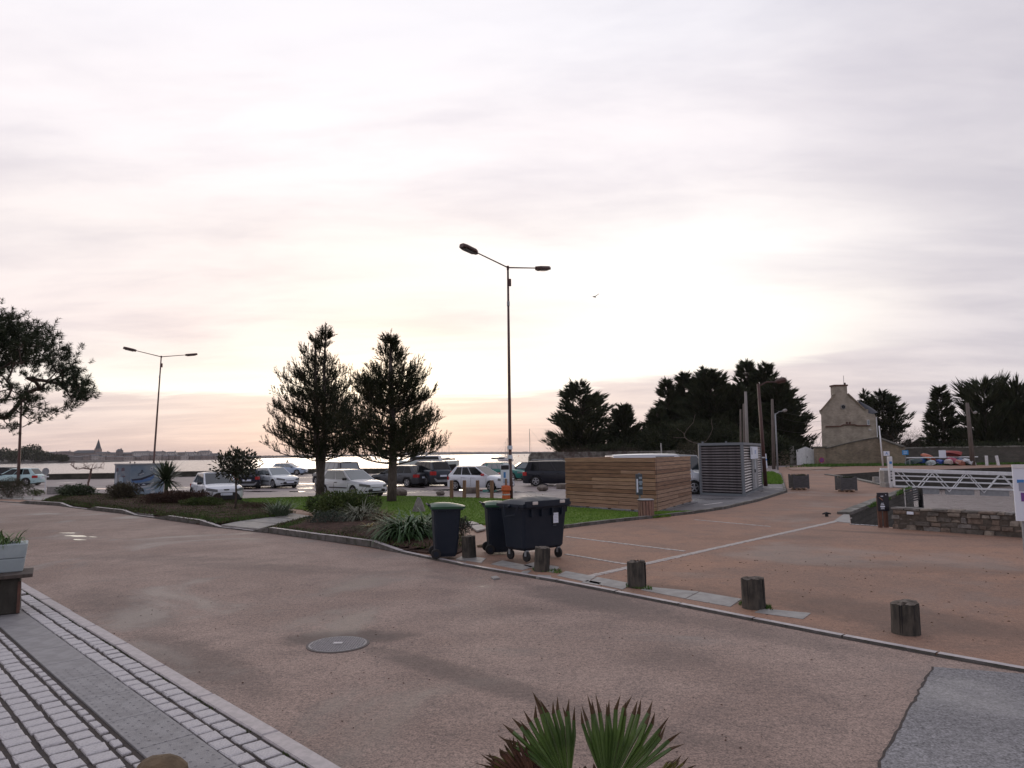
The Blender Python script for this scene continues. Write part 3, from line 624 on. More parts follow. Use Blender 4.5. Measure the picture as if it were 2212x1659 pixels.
# quay paving is flush with the dropped kerb
M_quayjoin = M_plaza
tag(sheet('quay_pavement', [*P2((1000, 1221), (1200, 1255), (1630, 1339.5), (2020, 1414.5), (2212, 1447.5)), far_line[-1]+far_ext*6+Vector((.2, .3, 0)), Vector((21, 1, 0)), W(2206, 1163), W(1926, 1143), W(1902, 1137.5), W(1838, 1133.5),
    W(1834, 1113), W(1903, 1084), W(1966, 1060), W(1912, 1049), W(1850, 1034.5), W(1788, 1026), W(1740, 1020), W(1690, 1022), W(1697, 1042), W(1702, 1064), W(1640, 1084), W(1566, 1101), W(1500, 1111), W(1407, 1121), W(1320, 1130.5), W(1220, 1143), W(1190, 1160), W(1150, 1200), W(1020, 1202)], .016, M_plaza, thick=.02))
# kerb round the lawn and forecourt
for a, b, n in (((1180, 1143), (1220, 1142.5), 1), ((1220, 1142.5), (1320, 1130), 3), ((1320, 1130), (1407, 1121), 3), ((1407, 1121), (1500, 1110.5), 4), ((1500, 1110.5), (1566, 1100.5), 3), ((1566, 1100.5), (1640, 1083), 4), ((1640, 1083), (1700, 1063.5), 5)):
    kerb_run(*a, *b, .10, .10, n, w=.14, m=M_conc)
kerb_run(1700, 1063.5, 1687, 1022, .05, .05, 8, w=.12, m=M_conc)
# rows of pale setts let into the quay surface
qp = thing('sett_line', None, None); tag(qp, kind='structure')
lset = [stone_mesh('sett', 1, 1, .3, mat('pale_sett', (.46, .42, .39), .6, nscale=30, col2=(.36, .32, .30)), .05, .05, 40+i) for i in range(4)]
def sett_row(a, b, w=.12, pitch=.155, z=.026):
    a, b = W(*a), W(*b); d = b-a; n = int(d.length/pitch); rz = math.atan2(d.y, d.x)
    for i in range(n):
        p = a+d*(i+.5)/n
        inst('sett', random.choice(lset), qp, (p.x+random.uniform(-.008, .008), p.y, z), (0, 0, rz+random.uniform(-.09, .09)), (pitch*.86, w*random.uniform(.9, 1.08), .04))
sett_row((1275, 1247), (1792, 1131), .15); sett_row((1792, 1131), (1836, 1120), .15); sett_row((1222, 1161), (1480, 1193), .10, .17); sett_row((1222, 1199), (1352, 1221), .10); sett_row((1500, 1124), (1665, 1139), .08, .22)
# old slabs behind the dropped kerb, broken beside the bins
sl = thing('slab_strip', None, None); tag(sl, kind='structure')
def flag(*uv, z=.024, m=M_flag, par=sl, name='slab'):
    pts = [W(*p) for p in uv]; b = MB(); n = len(pts)
    V = [(p.x, p.y, z) for p in pts]+[(p.x, p.y, z-.04) for p in pts]
    b.add(V, [tuple(range(n))]+[(i, (i+1) % n, n+(i+1) % n, n+i) for i in range(n)]).build(name, m, par, bevel=.004)
flag((1085, 1213), (1060, 1221), (1130, 1234), (1152, 1226)); flag((1152, 1217), (1130, 1224), (1196, 1240), (1208, 1227))
flag((1222, 1236), (1203, 1246), (1268, 1260), (1288, 1248)); flag((1290, 1249), (1270, 1260.5), (1345, 1276), (1368, 1264)); flag((1270, 1256), (1255, 1261), (1292, 1267), (1300, 1262))
flag((1395, 1270), (1385, 1277), (1480, 1296), (1510, 1281)); flag((1512, 1281.5), (1482, 1296.5), (1578, 1314), (1602, 1297)); flag((1648, 1318), (1630, 1326), (1735, 1341), (1752, 1328))
flag((1000, 1202), (985, 1210), (1040, 1218), (1050, 1208)); flag((1060, 1249), (1072, 1246), (1080, 1251), (1066, 1253)); flag((1130, 1236), (1148, 1235), (1140, 1241), (1124, 1240)); flag((1162, 1244), (1190, 1246), (1192, 1252), (1158, 1250))
# stepping flags between the beds, and along the path edge
for q in (((478, 1139), (560, 1147.5), (600, 1137), (520, 1130)), ((522, 1129.5), (602, 1136), (636, 1127.5), (585, 1121.5)), ((590, 1120.5), (638, 1126.5), (672, 1119), (630, 1113)), ((680, 1102), (700, 1107), (728, 1113), (700, 1116), (674, 1108)), ((700, 1097), (735, 1112), (748, 1108), (720, 1096)),
          ((292, 1111), (330, 1117), (366, 1106), (350, 1102)), ((370, 1104), (352, 1110), (388, 1109), (400, 1103)), ((470, 1087), (500, 1091), (505, 1087), (480, 1084)), ((510, 1089), (545, 1094), (550, 1090), (520, 1086)), ((1015, 1141), (1030, 1152), (1050, 1147), (1040, 1138)), ((1000, 1133), (1012, 1139), (1035, 1136), (1020, 1131))):
    flag(*q, z=.075)
for i in range(7): flag((-40+i*22, 1078+i*.9-2), (-20+i*22, 1079+i*.9-2), (-16+i*22, 1074.5+i*.6-2), (-36+i*22, 1073.8+i*.6-2), z=.03)
# granite lip of the slipway
kerb_run(1903, 1137.8, 1838, 1133.6, .03, .03, 6, w=.12, m=M_granite); flag((1800, 1128), (1824, 1111), (1835, 1113), (1837.5, 1131.5), z=.03)
for a, b, n in (((1836, 1113), (1903, 1084.5), 6), ((1903, 1084.5), (1966, 1060), 6), ((1914, 1049), (1850, 1034.5), 5), ((1850, 1034.5), (1791, 1026), 4)): kerb_run(*a, *b, .09, .09, n, w=.38, m=M_conc)
# manhole
mh = thing('manhole_cover', 'round cast iron manhole cover set in the road', 'manhole cover', W(730, 1392)+Vector((0, 0, .0)))
MB().cyl((0, 0, -.05), (0, 0, .006), .345, n=40).build('frame_ring', mat('iron_rim', (.10, .085, .08), .7), mh)
MB().cyl((0, 0, -.05), (0, 0, .009), .318, n=40).build('lid', M_grate, mh)
st = MB(); random.seed(3)
for i in range(-11, 12):
    for j in range(-11, 12):
        x, y = i*.028, j*.028
        if math.hypot(x, y) < .298: st.box((x, y, .012), (.018, .018, .008), taper=.7)
tag(st.build('lid_stud', M_grate, mh), kind='stuff')
MB().box((0, 0, .017), (.10, .07, .004)).build('lid_badge', M_granite, mh)

# ================================================================== BUILDINGS AND WALLS
# low sea wall round the car park, blocks
M_cope = mat('sea_wall_coping', (.13, .12, .10), .9, nscale=2, bump=.5, col2=(.07, .065, .055))
sw = thing('sea_wall', 'long low dark stone sea wall between car park and water', 'wall', (0, 0, 0))
swp = [Vector((-160, 57.6, 0)), W(235, 1034), W(670, 1023.2), W(965, 1022.8), W(1138, 1019)]
b = MB(); c_ = MB()
for i in range(len(swp)-1):
    a, q = swp[i], swp[i+1]; d = (q-a).normalized(); n = Vector((-d.y, d.x, 0)); L_ = (q-a).length
    M_ = Matrix.Translation((a+q)/2+n*.25) @ Matrix.Rotation(math.atan2(d.y, d.x), 4, 'Z')
    b.box((0, 0, .23), (L_, .5, .50), M_); 
    k = int(L_/2.2)
    for j in range(k):
        c_.box((-L_/2+(j+.5)*L_/k, 0, .53), (L_/k-.03, .62, .10), M_, j=.015)
b.build('wall', M_seaw, sw); tag(c_.build('coping_stone', M_cope, sw), kind='stuff')

# tall concrete wall in front of the cypresses
tw = thing('tall_wall', 'tall weathered concrete wall in front of the cypress trees', 'wall', (0, 0, 0))
ta, tb = Vector((2.0, 87.0, 0)), Vector((42.5, 99.0, 0)); d = (tb-ta).normalized(); L_ = (tb-ta).length
M_ = Matrix.Translation(ta) @ Matrix.Rotation(math.atan2(d.y, d.x), 4, 'Z')
b = MB(); prof = [(0, -.1), (L_, -.1), (L_, 2.05), (.7, 2.15), (.25, 2.0), (.05, 1.6)]
b.add([M_ @ Vector((x, y, z)) for y in (0, .5) for x, z in prof], [(0, 1, 2, 3, 4, 5), (11, 10, 9, 8, 7, 6)]+[(i, 6+i, 6+(i+1) % 6, (i+1) % 6) for i in range(6)]).build('wall', M_conc, tw)
b = MB()
for i in range(18):
    b.box((1.5+i*2.25, .25, 2.12), (2.2, .62, .12), M_, j=.03)
tag(b.build('coping_stone', M_conc, tw), kind='stuff')

# stone parapet by the basin, stone by stone
random.seed(21)
wa, wb_ = W(1926, 1143), W(2206, 1164); d = (wb_-wa).normalized(); LW = (wb_-wa).length+1.6
par = thing('stone_parapet', 'low rubble stone parapet beside the harbour basin at right edge', 'wall', wa, math.atan2(d.y, d.x))
MB().box((LW/2, .22, .27), (LW-.05, .26, .54)).build('mortar_core', mat('wall_mortar', (.10, .085, .07), .95, nscale=10, bump=.8, col2=(.06, .05, .042)), par)
z = -.01
rows = [.15, .12, .14, .11, .07]
for ri, rh in enumerate(rows):
    x = random.uniform(-.04, .04)
    while x < LW:
        w_ = random.uniform(.12, .42); w_ = min(w_, LW-x+.05)
        o = MB(); hgt = rh*random.uniform(.72, .98)
        y0 = random.uniform(.03, .085) if ri < 4 else .05; dep = .22 if ri < 4 else .40
        V = []; jx = lambda: random.uniform(-.02, .02)
        for zz, ins in ((0, .0), (1, .012)):
            V += [(x+.008+jx(), y0+random.uniform(0, .02)+ins, z+zz*hgt+jx()*.6), (x+w_-.012+jx(), y0+random.uniform(0, .02)+ins, z+zz*hgt+jx()*.6), (x+w_-.012, y0+dep, z+zz*hgt), (x+.008, y0+dep, z+zz*hgt)]
        o.add(V, [(3, 2, 1, 0), (4, 5, 6, 7), (0, 1, 5, 4), (1, 2, 6, 5), (2, 3, 7, 6), (3, 0, 4, 7)])
        o.build('stone', random.choices(STONES, (3, 3, 3, 3, 1))[0], par, bevel=.012)
        x += w_
    z += rh
MB().box((.47, .045, .44), (.16, .03, .07)).build('name_plate', M_paper, par, bevel=.005)

# gable-ended stone house beyond the basin
def HZ(x, y): return ((3200+x/2.469)/1.8517, (1450+y/2.469)/1.8517)
HD = 100.0
def hp(x, y, D=HD): return WD(*HZ(x, y), D)
house = thing('stone_house', 'tall stone house with steep gable chimney and round window', 'house', (0, 0, 0))
dep = 9.0
pl = [(218, 850), (208, 520), (190, 490), (190, 470), (222, 466), (345, 320), (470, 312), (628, 458), (672, 462), (672, 500), (740, 515), (764, 745), (764, 850)]
P_ = [hp(*p) for p in pl]; 
V = [(p.x, HD, max(p.z, -.2)) for p in P_]+[(p.x+4.8, HD+dep, max(p.z, -.2)) for p in P_]; n = len(V)//2
MB().add(V, [tuple(range(n)), tuple(reversed(range(n, 2*n)))]+[(i, n+i, n+(i+1) % n, (i+1) % n) for i in range(n)]).build('wall', M_house, house)
for side in ((222, 466, 345, 320), (470, 312, 628, 458)):                                # roof planes, standing just over the gable
    a, c = hp(side[0], side[1]-4), hp(side[2], side[3]-4)
    o = MB().add([(a.x, HD+.25, a.z), (c.x, HD+.25, c.z), (c.x+4.8, HD+dep, c.z), (a.x+4.8, HD+dep, a.z), (a.x, HD+.25, a.z+.12), (c.x, HD+.25, c.z+.12), (c.x+4.8, HD+dep, c.z+.12), (a.x+4.8, HD+dep, a.z+.12)],
                 [(0, 1, 2, 3), (7, 6, 5, 4), (0, 4, 5, 1), (1, 5, 6, 2), (2, 6, 7, 3), (3, 7, 4, 0)]).build('roof', M_slate, house)
for side in ((205, 480, 345, 322), (470, 314, 645, 476)):                                # raised coping along the gable
    a, c = hp(side[0], side[1]-6), hp(side[2], side[3]-6)
    MB().tube([(a.x, HD-.06, a.z), (c.x, HD-.06, c.z)], .14, 4).build('gable_coping', M_wallst, house)
a, c = hp(340, 235), hp(468, 330)
ch = MB().box(((a.x+c.x)/2, HD+.62, (a.z+c.z)/2-.1), (c.x-a.x, 1.3, a.z-c.z+.4)).build('chimney', M_house, house)
MB().box(((a.x+c.x)/2, HD+.62, a.z+.12), (c.x-a.x+.22, 1.5, .22)).build('chimney_cap', M_rust, ch)
MB().cyl(((a.x+c.x)/2+.9, HD+.6, a.z+.2), ((a.x+c.x)/2+.9, HD+.6, a.z+.55), .14, n=8).build('chimney_pot', M_rust, ch)
p0, p1 = hp(452, 225), hp(449, 125); MB().cyl((p0.x, HD+.6, a.z+.1), (p1.x, HD+.6, p1.z), .035, n=5).build('antenna', M_steelgr, house)
oc = hp(425, 438); win = MB().tube([(oc.x, HD-.10, oc.z), (oc.x, HD+.05, oc.z)], .36, 20).build('round_window', M_flag, house)
MB().tube([(oc.x, HD-.13, oc.z), (oc.x, HD-.02, oc.z)], .26, 20).build('pane', M_glassd, win)
lst = [(250, 634), (400, 629), (425, 615), (535, 615), (560, 624), (690, 624)]
pp = [hp(*q) for q in lst]; MB().tube([(q.x, HD-.10, q.z) for q in pp], .12, 4).build('string_course', M_rust, house)
for q in ((460, 596, 10), (490, 596, 10)):
    p = hp(q[0], q[1]); MB().box((p.x, HD-.05, p.z), (.22, .2, .28)).build('clay_pot', M_rust, house)
p = hp(672, 592); wn_ = MB().box((p.x, HD-.04, p.z), (.34, .16, .72)).build('window', M_white, house); MB().box((p.x, HD-.13, p.z), (.24, .04, .6)).build('pane', M_glassc, wn_)
p = hp(688, 663); MB().box((p.x, HD-.06, p.z), (.35, .12, .22)).build('wall_vent', M_whitep, house)
# corner turret with a slate cone
tx, tz0 = hp(695, 500), 0
tur = MB().cyl((tx.x+.3, HD+2.2, 0), (tx.x+.3, HD+2.2, hp(695, 500).z), 1.25, n=20).build('turret', M_house, house)
top = hp(648, 368); MB().tube([(tx.x+.3, HD+2.2, hp(695, 512).z), (tx.x+.1, HD+2.2, hp(690, 455).z), (top.x+.1, HD+2.2, top.z)], [1.75, 1.05, .04], 20).build('turret_roof', M_slate, tur)
MB().cyl((hp(750, 540).x, HD-.1, hp(750, 540).z), (hp(762, 760).x, HD-.1, hp(762, 745).z), .07, n=6).build('drainpipe', M_white, house)

# sweeping garden wall in front of the house
gw = thing('garden_wall', 'rubble garden wall with curved sloping top in front of the stone house', 'wall', (0, 0, 0))
gpts = [(222, 858, 94), (330, 838, 94), (450, 806, 94), (560, 783, 94), (660, 762, 94), (745, 748, 94), (780, 746, 94), (850, 770, 93), (930, 800, 92), (1000, 825, 91), (1035, 838, 90.5)]
b = MB(); cp = MB(); rowsF, rowsB = [], []
tops = []
for x, y, D in gpts:
    p = hp(x, y, D); tops.append(p)
b.grid([[Vector((p.x, p.y, -.2)) for p in tops], [Vector((p.x, p.y, p.z)) for p in tops], [Vector((p.x, p.y+.55, p.z)) for p in tops], [Vector((p.x, p.y+.55, -.2)) for p in tops]]).build('wall', M_wallst, gw)
for i in range(len(tops)-1):
    k = 3
    for j in range(k):
        a, c = tops[i].lerp(tops[i+1], j/k), tops[i].lerp(tops[i+1], (j+1)/k); mid = (a+c)/2; dd = c-a
        cp.box((0, 0, 0), (dd.length-.05, .75, .13), Matrix.Translation(mid+Vector((0, .27, .06))) @ dd.to_track_quat('X', 'Z').to_matrix().to_4x4(), j=.02)
tag(cp.build('coping_stone', M_cope, gw), kind='stuff')
p0 = hp(205, 850, 94)
MB().box((p0.x-.1, 94.2, 1.15), (1.1, 1.1, 2.4)).build('gate_pier', M_wallst, gw, bevel=.05); MB().box((p0.x-.1, 94.2, 2.42), (1.4, 1.4, .18)).build('pier_cap', M_cope, gw)
# wall on to the right
rw = thing('harbour_wall', 'long stone wall behind the upturned dinghies and dark trees', 'wall', (0, 0, 0))
a, c = hp(1035, 838, 90.5), WD(2420, 965, 88); c.z = a.z
b = MB(); nW = 44; rt, rb = [], []
random.seed(4)
for i in range(nW+1):
    p = a.lerp(c, i/nW); rt.append(Vector((p.x, p.y, 2.15+random.uniform(-.04, .04)))); rb.append(Vector((p.x, p.y, -.2)))
b.grid([rb, rt, [q+Vector((0, .6, 0)) for q in rt], [q+Vector((0, .6, 0)) for q in rb]]).build('wall', stone_mat('harbour_wall_rubble', (.12, .11, .095), (.085, .08, .07), (.10, .095, .085), 1.4, dist=.1), rw)
cp = MB()
for i in range(nW): p = (rt[i]+rt[i+1])/2; cp.box((p.x, p.y+.3, p.z+.05), ((rt[i+1]-rt[i]).length-.04, .75, .14), j=.03)
tag(cp.build('coping_stone', M_conc, rw), kind='stuff')
# wall piece and white gate left of the house
gp0, gp1 = WD(1717, 1003, 96), WD(1768, 1003, 94.6)
lw = thing('gate_side_wall', 'short ivy covered rubble wall left of the white gate', 'wall', (0, 0, 0))
MB().box((gp0.x-1.4, 96.3, 1.05), (2.4, .5, 2.3)).build('wall', M_wallst, lw, bevel=.05); MB().box((gp0.x-.35, 96.2, 1.25), (.6, .65, 2.7)).build('gate_pier', M_conc, lw, bevel=.05)
gt = thing('gate', 'white double gate with peaked top between stone piers', 'gate', (0, 0, 0))
xa, xb = gp0.x+.02, gp1.x-.02; xm = (xa+xb)/2
for x0, x1, z0, z1 in ((xa, xm-.015, 2.05, 2.5), (xm+.015, xb, 2.5, 2.0)):
    MB().prism([(x0, .06), (x1, .06), (x1, z1), (x0, z0)], 95.3, 95.38).build('gate_leaf', M_white, gt)
MB().box((xm+.15, 95.26, 1.1), (.05, .05, .18)).build('handle', M_black, gt)

# ================================================================== CAR-PARK HUT, TIMBER SCREEN
# ribbed metal hut
random.seed(8)
ha, hb, hc = W(1515, 1068.5), W(1607, 1072), W(1645, 1054)
hut_h = 2.1-(957-973)/F2*33.5*1.0
hut_h = WD(1607, 957, hb.y).z
hut = thing('metal_hut', 'grey ribbed metal hut with horizontal slats beside the timber screen', 'hut', (0, 0, 0))
dl = (hb-ha).normalized(); dr = (hc-hb).normalized(); nl = Vector((dl.y, -dl.x, 0)); nr = Vector((dr.y, -dr.x, 0))
hd_ = ha+(hc-hb)
core = MB(); q4 = [ha-nl*.05+dl*.05, hb-nl*.05-nr*.05, hc-nr*.05-dr*.05, hd_+nl*0+dl*.05]
core.add([(p.x, p.y, .08) for p in q4]+[(p.x, p.y, hut_h-.06) for p in q4], [(0, 1, 2, 3), (7, 6, 5, 4), (0, 4, 5, 1), (1, 5, 6, 2), (2, 6, 7, 3), (3, 7, 4, 0)]).build('shell', M_black, hut)
lr = (hc-hb).length
M_louv = mat('louvre_grey', (.30, .275, .28), .4, metal=.35, nscale=3, col2=(.20, .18, .185)); M_louvl = mat('louvre_pale', (.50, .48, .48), .4, metal=.3, nscale=3, col2=(.38, .36, .36))
def louvres(p, q, nn, m):
    dd = q-p; n = 17; ph = (hut_h-.26)/n; R2 = Matrix.Rotation(math.atan2(dd.y, dd.x), 4, 'Z')
    for i in range(n):
        MB().prism([(-.035, -ph*.33), (.012, -ph*.33), (.035, -ph*.05), (-.015, ph*.27), (-.035, ph*.27)], -dd.length/2, dd.length/2, 'x').build('louvre_slat', m, hut).matrix_local = Matrix.Translation((p+q)/2+nn*.02+Vector((0, 0, .13+ph*(i+.5)))) @ R2 @ Matrix.Rotation(math.pi, 4, 'Z')
louvres(ha+dl*.06, hb-dl*.06, nl, M_louv); louvres(hb+dr*.08, hb+dr*lr*.40, nr, M_louvl); louvres(hb+dr*lr*.74, hc-dr*.08, nr, M_louvl)
for p in (ha, hb, hc):
    MB().box((p.x, p.y, hut_h/2), (.13, .13, hut_h)).build('corner_post', M_frame, hut, bevel=.01)
def rail(p, q, z, par, w=.14, h=.12, name='roof_rail', m=M_frame):
    dd = (q-p); return MB().box((0, 0, 0), (dd.length, w, h), Matrix.Translation((p+q)/2+Vector((0, 0, z))) @ Matrix.Rotation(math.atan2(dd.y, dd.x), 4, 'Z')).build(name, m, par)
rail(ha, hb, hut_h-.03, hut, .17); rail(hb, hc, hut_h-.031, hut, .168); rail(ha, hb, .05, hut, .17, .11, 'base_rail'); rail(hb, hc, .049, hut, .168, .11, 'base_rail'); rail(ha, hd_, hut_h-.03, hut, .165)
dm = hb+dr*lr*.57
door = MB().box((0, 0, 0), (lr*.32, .06, hut_h-.35), Matrix.Translation(dm+nr*.05+Vector((0, 0, (hut_h-.1)/2))) @ Matrix.Rotation(math.atan2(dr.y, dr.x), 4, 'Z')).build('door', M_steelgr, hut, bevel=.01)
MB().box((0, 0, 0), (.10, .05, .16), Matrix.Translation(dm+nr*.10-dr*.33+Vector((0, 0, 1.05))) @ Matrix.Rotation(math.atan2(dr.y, dr.x), 4, 'Z')).build('handle', M_black, door)
MB().box((0, 0, 0), (.10, .03, 1.5), Matrix.Translation(dm+nr*.095-dr*.18+Vector((0, 0, .95))) @ Matrix.Rotation(math.atan2(dr.y, dr.x), 4, 'Z')).build('door_strip', M_white, door)
sg = MB().box((0, 0, 0), (lr*.40, .04, .62), Matrix.Translation(hb+dr*lr*.52+nr*.10+Vector((0, 0, hut_h-.46))) @ Matrix.Rotation(math.atan2(dr.y, dr.x), 4, 'Z')).build('sign_panel', M_paper, hut)
rq = Matrix.Rotation(math.atan2(dr.y, dr.x), 4, 'Z') @ Matrix.Rotation(math.pi/2, 4, 'X')
MB().box((0, 0, 0), (.07, .02, .35), Matrix.Translation(hb+dr*lr*.36+nr*.125+Vector((0, 0, hut_h-.38))) @ Matrix.Rotation(math.atan2(dr.y, dr.x), 4, 'Z')).build('emblem', M_navy, sg)
for k, wd in ((0, .5), (1, .42)): MB().box((0, 0, 0), (wd, .012, .045), Matrix.Translation(hb+dr*lr*.56+nr*.125+Vector((0, 0, hut_h-.38-k*.1))) @ Matrix.Rotation(math.atan2(dr.y, dr.x), 4, 'Z')).build('lettering', M_blue, sg)
M_dp = mat('door_poster', (.42, .50, .55), .6)
for x_, z_, w_, h_, a_ in ((-.22, 1.50, .12, .62, 0), (-.02, 1.52, .07, .55, -14), (.10, 1.25, .07, .42, 0), (-.06, 1.22, .30, .07, 0), (-.10, 1.80, .16, .07, 0)):
    MB().box((0, 0, 0), (w_, .02, h_), Matrix.Translation(dm+nr*.09+dr*x_+Vector((0, 0, z_))) @ Matrix.Rotation(math.atan2(dr.y, dr.x), 4, 'Z') @ Matrix.Rotation(R_(a_), 4, 'Y')).build('print', M_dp, door)
for u in (1528, 1580):
    p = W(u, 1068); MB().cyl((p.x, p.y+.5, hut_h), (p.x, p.y+.5, hut_h+.12), .05, n=8).build('roof_bolt', M_frame, hut)
MB().box((0, 0, 0), (.16, .22, .07), Matrix.Translation(hc+nr*.15+Vector((0, 0, hut_h-.75)))).build('lamp_arm', M_white, hut)

# timber slat screen round the recycling skip
random.seed(9)
ea, eb, ec = W(1223, 1094.5), W(1418, 1108.5), W(1494, 1086)
sh = WD(1415, 990, eb.y).z
scr = thing('timber_screen', 'square screen of pale horizontal larch boards by the lawn', 'screen', (0, 0, 0))
TM = [M_timber, mat('larch_timber_b', (.27, .15, .085), .7, nscale=3, col2=(.16, .09, .055), stretch=(.6, .6, 9), bump=.25, bscale=5), mat('larch_timber_c', (.40, .25, .155), .65, nscale=3, col2=(.27, .165, .10), stretch=(.6, .6, 9), bump=.25, bscale=5)]
def slat_side(p, q, n, m0):
    dd = (q-p); L_ = dd.length; ph = sh/n; R2 = Matrix.Rotation(math.atan2(dd.y, dd.x), 4, 'Z')
    for i in range(n):
        zc = .06+ph*.97*(i+.5); k = random.choice((1, 1, 2)); cuts = [0, L_] if k == 1 else [0, L_*random.uniform(.3, .7), L_]
        for a_, b_ in zip(cuts[:-1], cuts[1:]):
            MB().box((0, 0, 0), (b_-a_-.006, .030, ph*.97-.020), Matrix.Translation(p+dd*((a_+b_)/2/L_)+Vector((0, 0, zc+random.uniform(-.003, .003)))) @ R2 @ Matrix.Rotation(R_(random.uniform(-.12, .12)), 4, 'Y'), j=.002).build('slat', random.choice(TM), scr)
    nn = Vector((dd.y, -dd.x, 0)).normalized()
    MB().box((0, 0, 0), (L_-.05, .012, sh-.12), Matrix.Translation(p+dd*.5-nn*.03+Vector((0, 0, sh/2+.02))) @ R2).build('gap_shade_sheet', M_black, scr)  # black sheet added behind the slats so the gaps look shadowed
    for t in (.015, .25, .5, .75, .985):
        MB().box((0, 0, 0), (.09, .09, sh-.05), Matrix.Translation(p+dd*t-nn*.062+Vector((0, 0, sh/2))) @ R2).build('post', M_timberd, scr)
    MB().box((0, 0, 0), (L_+.04, .10, .035), Matrix.Translation(p+dd*.5-nn*.02+Vector((0, 0, sh+.005))) @ R2).build('cap_rail', TM[2], scr)
ed = ea+(ec-eb)
slat_side(ea, eb, 13, 0); slat_side(eb, ec, 13, 1)
slat_side(ed, ea, 13, 0)
tag(sheet('screen_footing', [ea-Vector((.15, .1, 0)), eb-Vector((0, .2, 0)), ec+Vector((.25, 0, 0)), ed+Vector((0, .2, 0))], .035, M_asph2, thick=.06))

# ================================================================== VEGETATION
def tuft_arrays(base, axis, length, needle, spread, count):
    """bottle-brush of needles round each twig tip: base (n,3), axis (n,3)"""
    n = len(base); ax = unit(axis)
    t = rng.random((n, count)); a1 = unit(np.cross(ax, rng.normal(size=(n, 3)))); a2 = np.cross(ax, a1)
    ph = rng.uniform(0, 2*math.pi, (n, count))
    rad = a1[:, None]*np.cos(ph)[..., None]+a2[:, None]*np.sin(ph)[..., None]
    P = base[:, None]+ax[:, None]*(t*length[:, None])[..., None]
    D = ax[:, None]*(1-spread)+rad*spread+rng.normal(0, .12, (n, count, 3))
    return P.reshape(-1, 3), D.reshape(-1, 3), rng.uniform(.75, 1.1, n*count)*needle
def pine(name, label, u, v, top_v, halfw, stems, seed, group):
    global rng
    rng = np.random.default_rng(seed); r = random.Random(seed)
    base = W(u, v); Dp = base.y; Ht = WD(u, top_v, Dp).z
    t = thing(name, label, 'tree', base, 0, group)
    ts = []
    for k, (off, hk, bz) in enumerate(stems):
        pts = []; 
        for i in range(9):
            q = i/8; z = q*Ht*hk
            f = min(max((z-bz)/(Ht*.25), 0), 1)
            pts.append(Vector((off*f+.06*math.sin(q*5+k), .05*math.cos(q*4+k), z-.05)))
        rad = [.21*(1-.93*(i/8))**.8+.012 for i in range(9)]
        if k: rad = [x*.8 for x in rad]
        ts.append((pts, rad)); 
        MB().tube(pts, rad, 9).build('trunk', M_barkp, t, smooth=True)
    br = MB(); TB, TA = [], []
    def trunk_at(k, z):
        pts, rad = ts[k]; 
        for i in range(8):
            if pts[i+1].z >= z or i == 7:
                f = (z-pts[i].z)/(pts[i+1].z-pts[i].z); return pts[i].lerp(pts[i+1], min(f, 1))
    z = Ht*.235
    env = lambda q: halfw*np.interp(q, [.22, .30, .40, .55, .70, .80, .90, 1.0], [.90, .98, .97, .80, .54, .33, .12, .02])
    while z < Ht*.97:
        q = z/Ht; nb = 8 if q < .6 else 6 if q < .75 else 4; a0 = r.uniform(0, 6.28)
        if r.random() < .12 and q > .3: z += Ht*.02; continue
        for j in range(nb):
            if r.random() < .12: continue
            k = r.randrange(len(ts)); 
            if z > ts[k][0][-1].z-.1: k = 0
            p0 = trunk_at(k, min(max(z+r.uniform(-.15, .15), .3), Ht*.96)); a = a0+2*math.pi*j/nb+r.uniform(-.3, .3)
            Lb = env(q)*r.uniform(.68, 1.06)
            if len(ts) > 1: Lb *= 1-.25*(1 if p0.x*math.cos(a) < 0 else 0)
            el0 = r.uniform(-.25, .08)+q*.30; curl = r.uniform(.35, .9)
            pts = [p0]; d = Vector((math.cos(a), math.sin(a), 0)); ns = 6
            for i in range(1, ns+1):
                e = el0+curl*(i/ns)**1.5; st_ = Lb/ns
                pts.append(pts[-1]+(d*math.cos(e)+Vector((0, 0, math.sin(e))))*st_)
            br.tube(pts, [max(.045*(1-i/ns)*(.6+Lb/3), .008) for i in range(ns+1)], 4, cap=False)
            for i in range(1, ns+1):
                for s_ in (-1, 1, -1, 1) if i > 2 else (-1, 1):
                    if (i < 2 or q > .68) and r.random() < .5: continue
                    w = r.random(); b0 = pts[i-1].lerp(pts[i], w); ta_ = a+s_*r.uniform(.5, 1.25); tl = r.uniform(.18, .85)*(1.15-.6*i/ns)*(1 if q < .75 else .45 if q < .9 else .2)
                    e = r.uniform(.1, .8)
                    tip = b0+Vector((math.cos(ta_)*math.cos(e), math.sin(ta_)*math.cos(e), math.sin(e)))*tl
                    if r.random() < .6: br.tube([b0, tip], [.010, .006], 3, cap=False)
                    TB.append(tuple(tip-Vector((0, 0, .05)))); TA.append((math.cos(ta_)*.35, math.sin(ta_)*.35, r.uniform(.5, 1.3)))
                    if tl > .3: TB.append(tuple(b0.lerp(tip, .72)+Vector((0, 0, r.uniform(-.08, .1))))); TA.append((math.cos(ta_)*.3, math.sin(ta_)*.3, r.uniform(.5, 1.2)))
                    TB.append(tuple(b0.lerp(tip, .45))); TA.append((math.cos(ta_)*.8, math.sin(ta_)*.8, r.uniform(.2, .9)))
            TB.append(tuple(pts[-1])); TA.append(tuple((pts[-1]-pts[-2]).normalized()*.6+Vector((0, 0, .5))))
            TB.append(tuple(pts[-2])); TA.append(tuple((pts[-1]-pts[-2]).normalized()+Vector((0, 0, .7))))
        z += Ht*r.uniform(.027, .042)
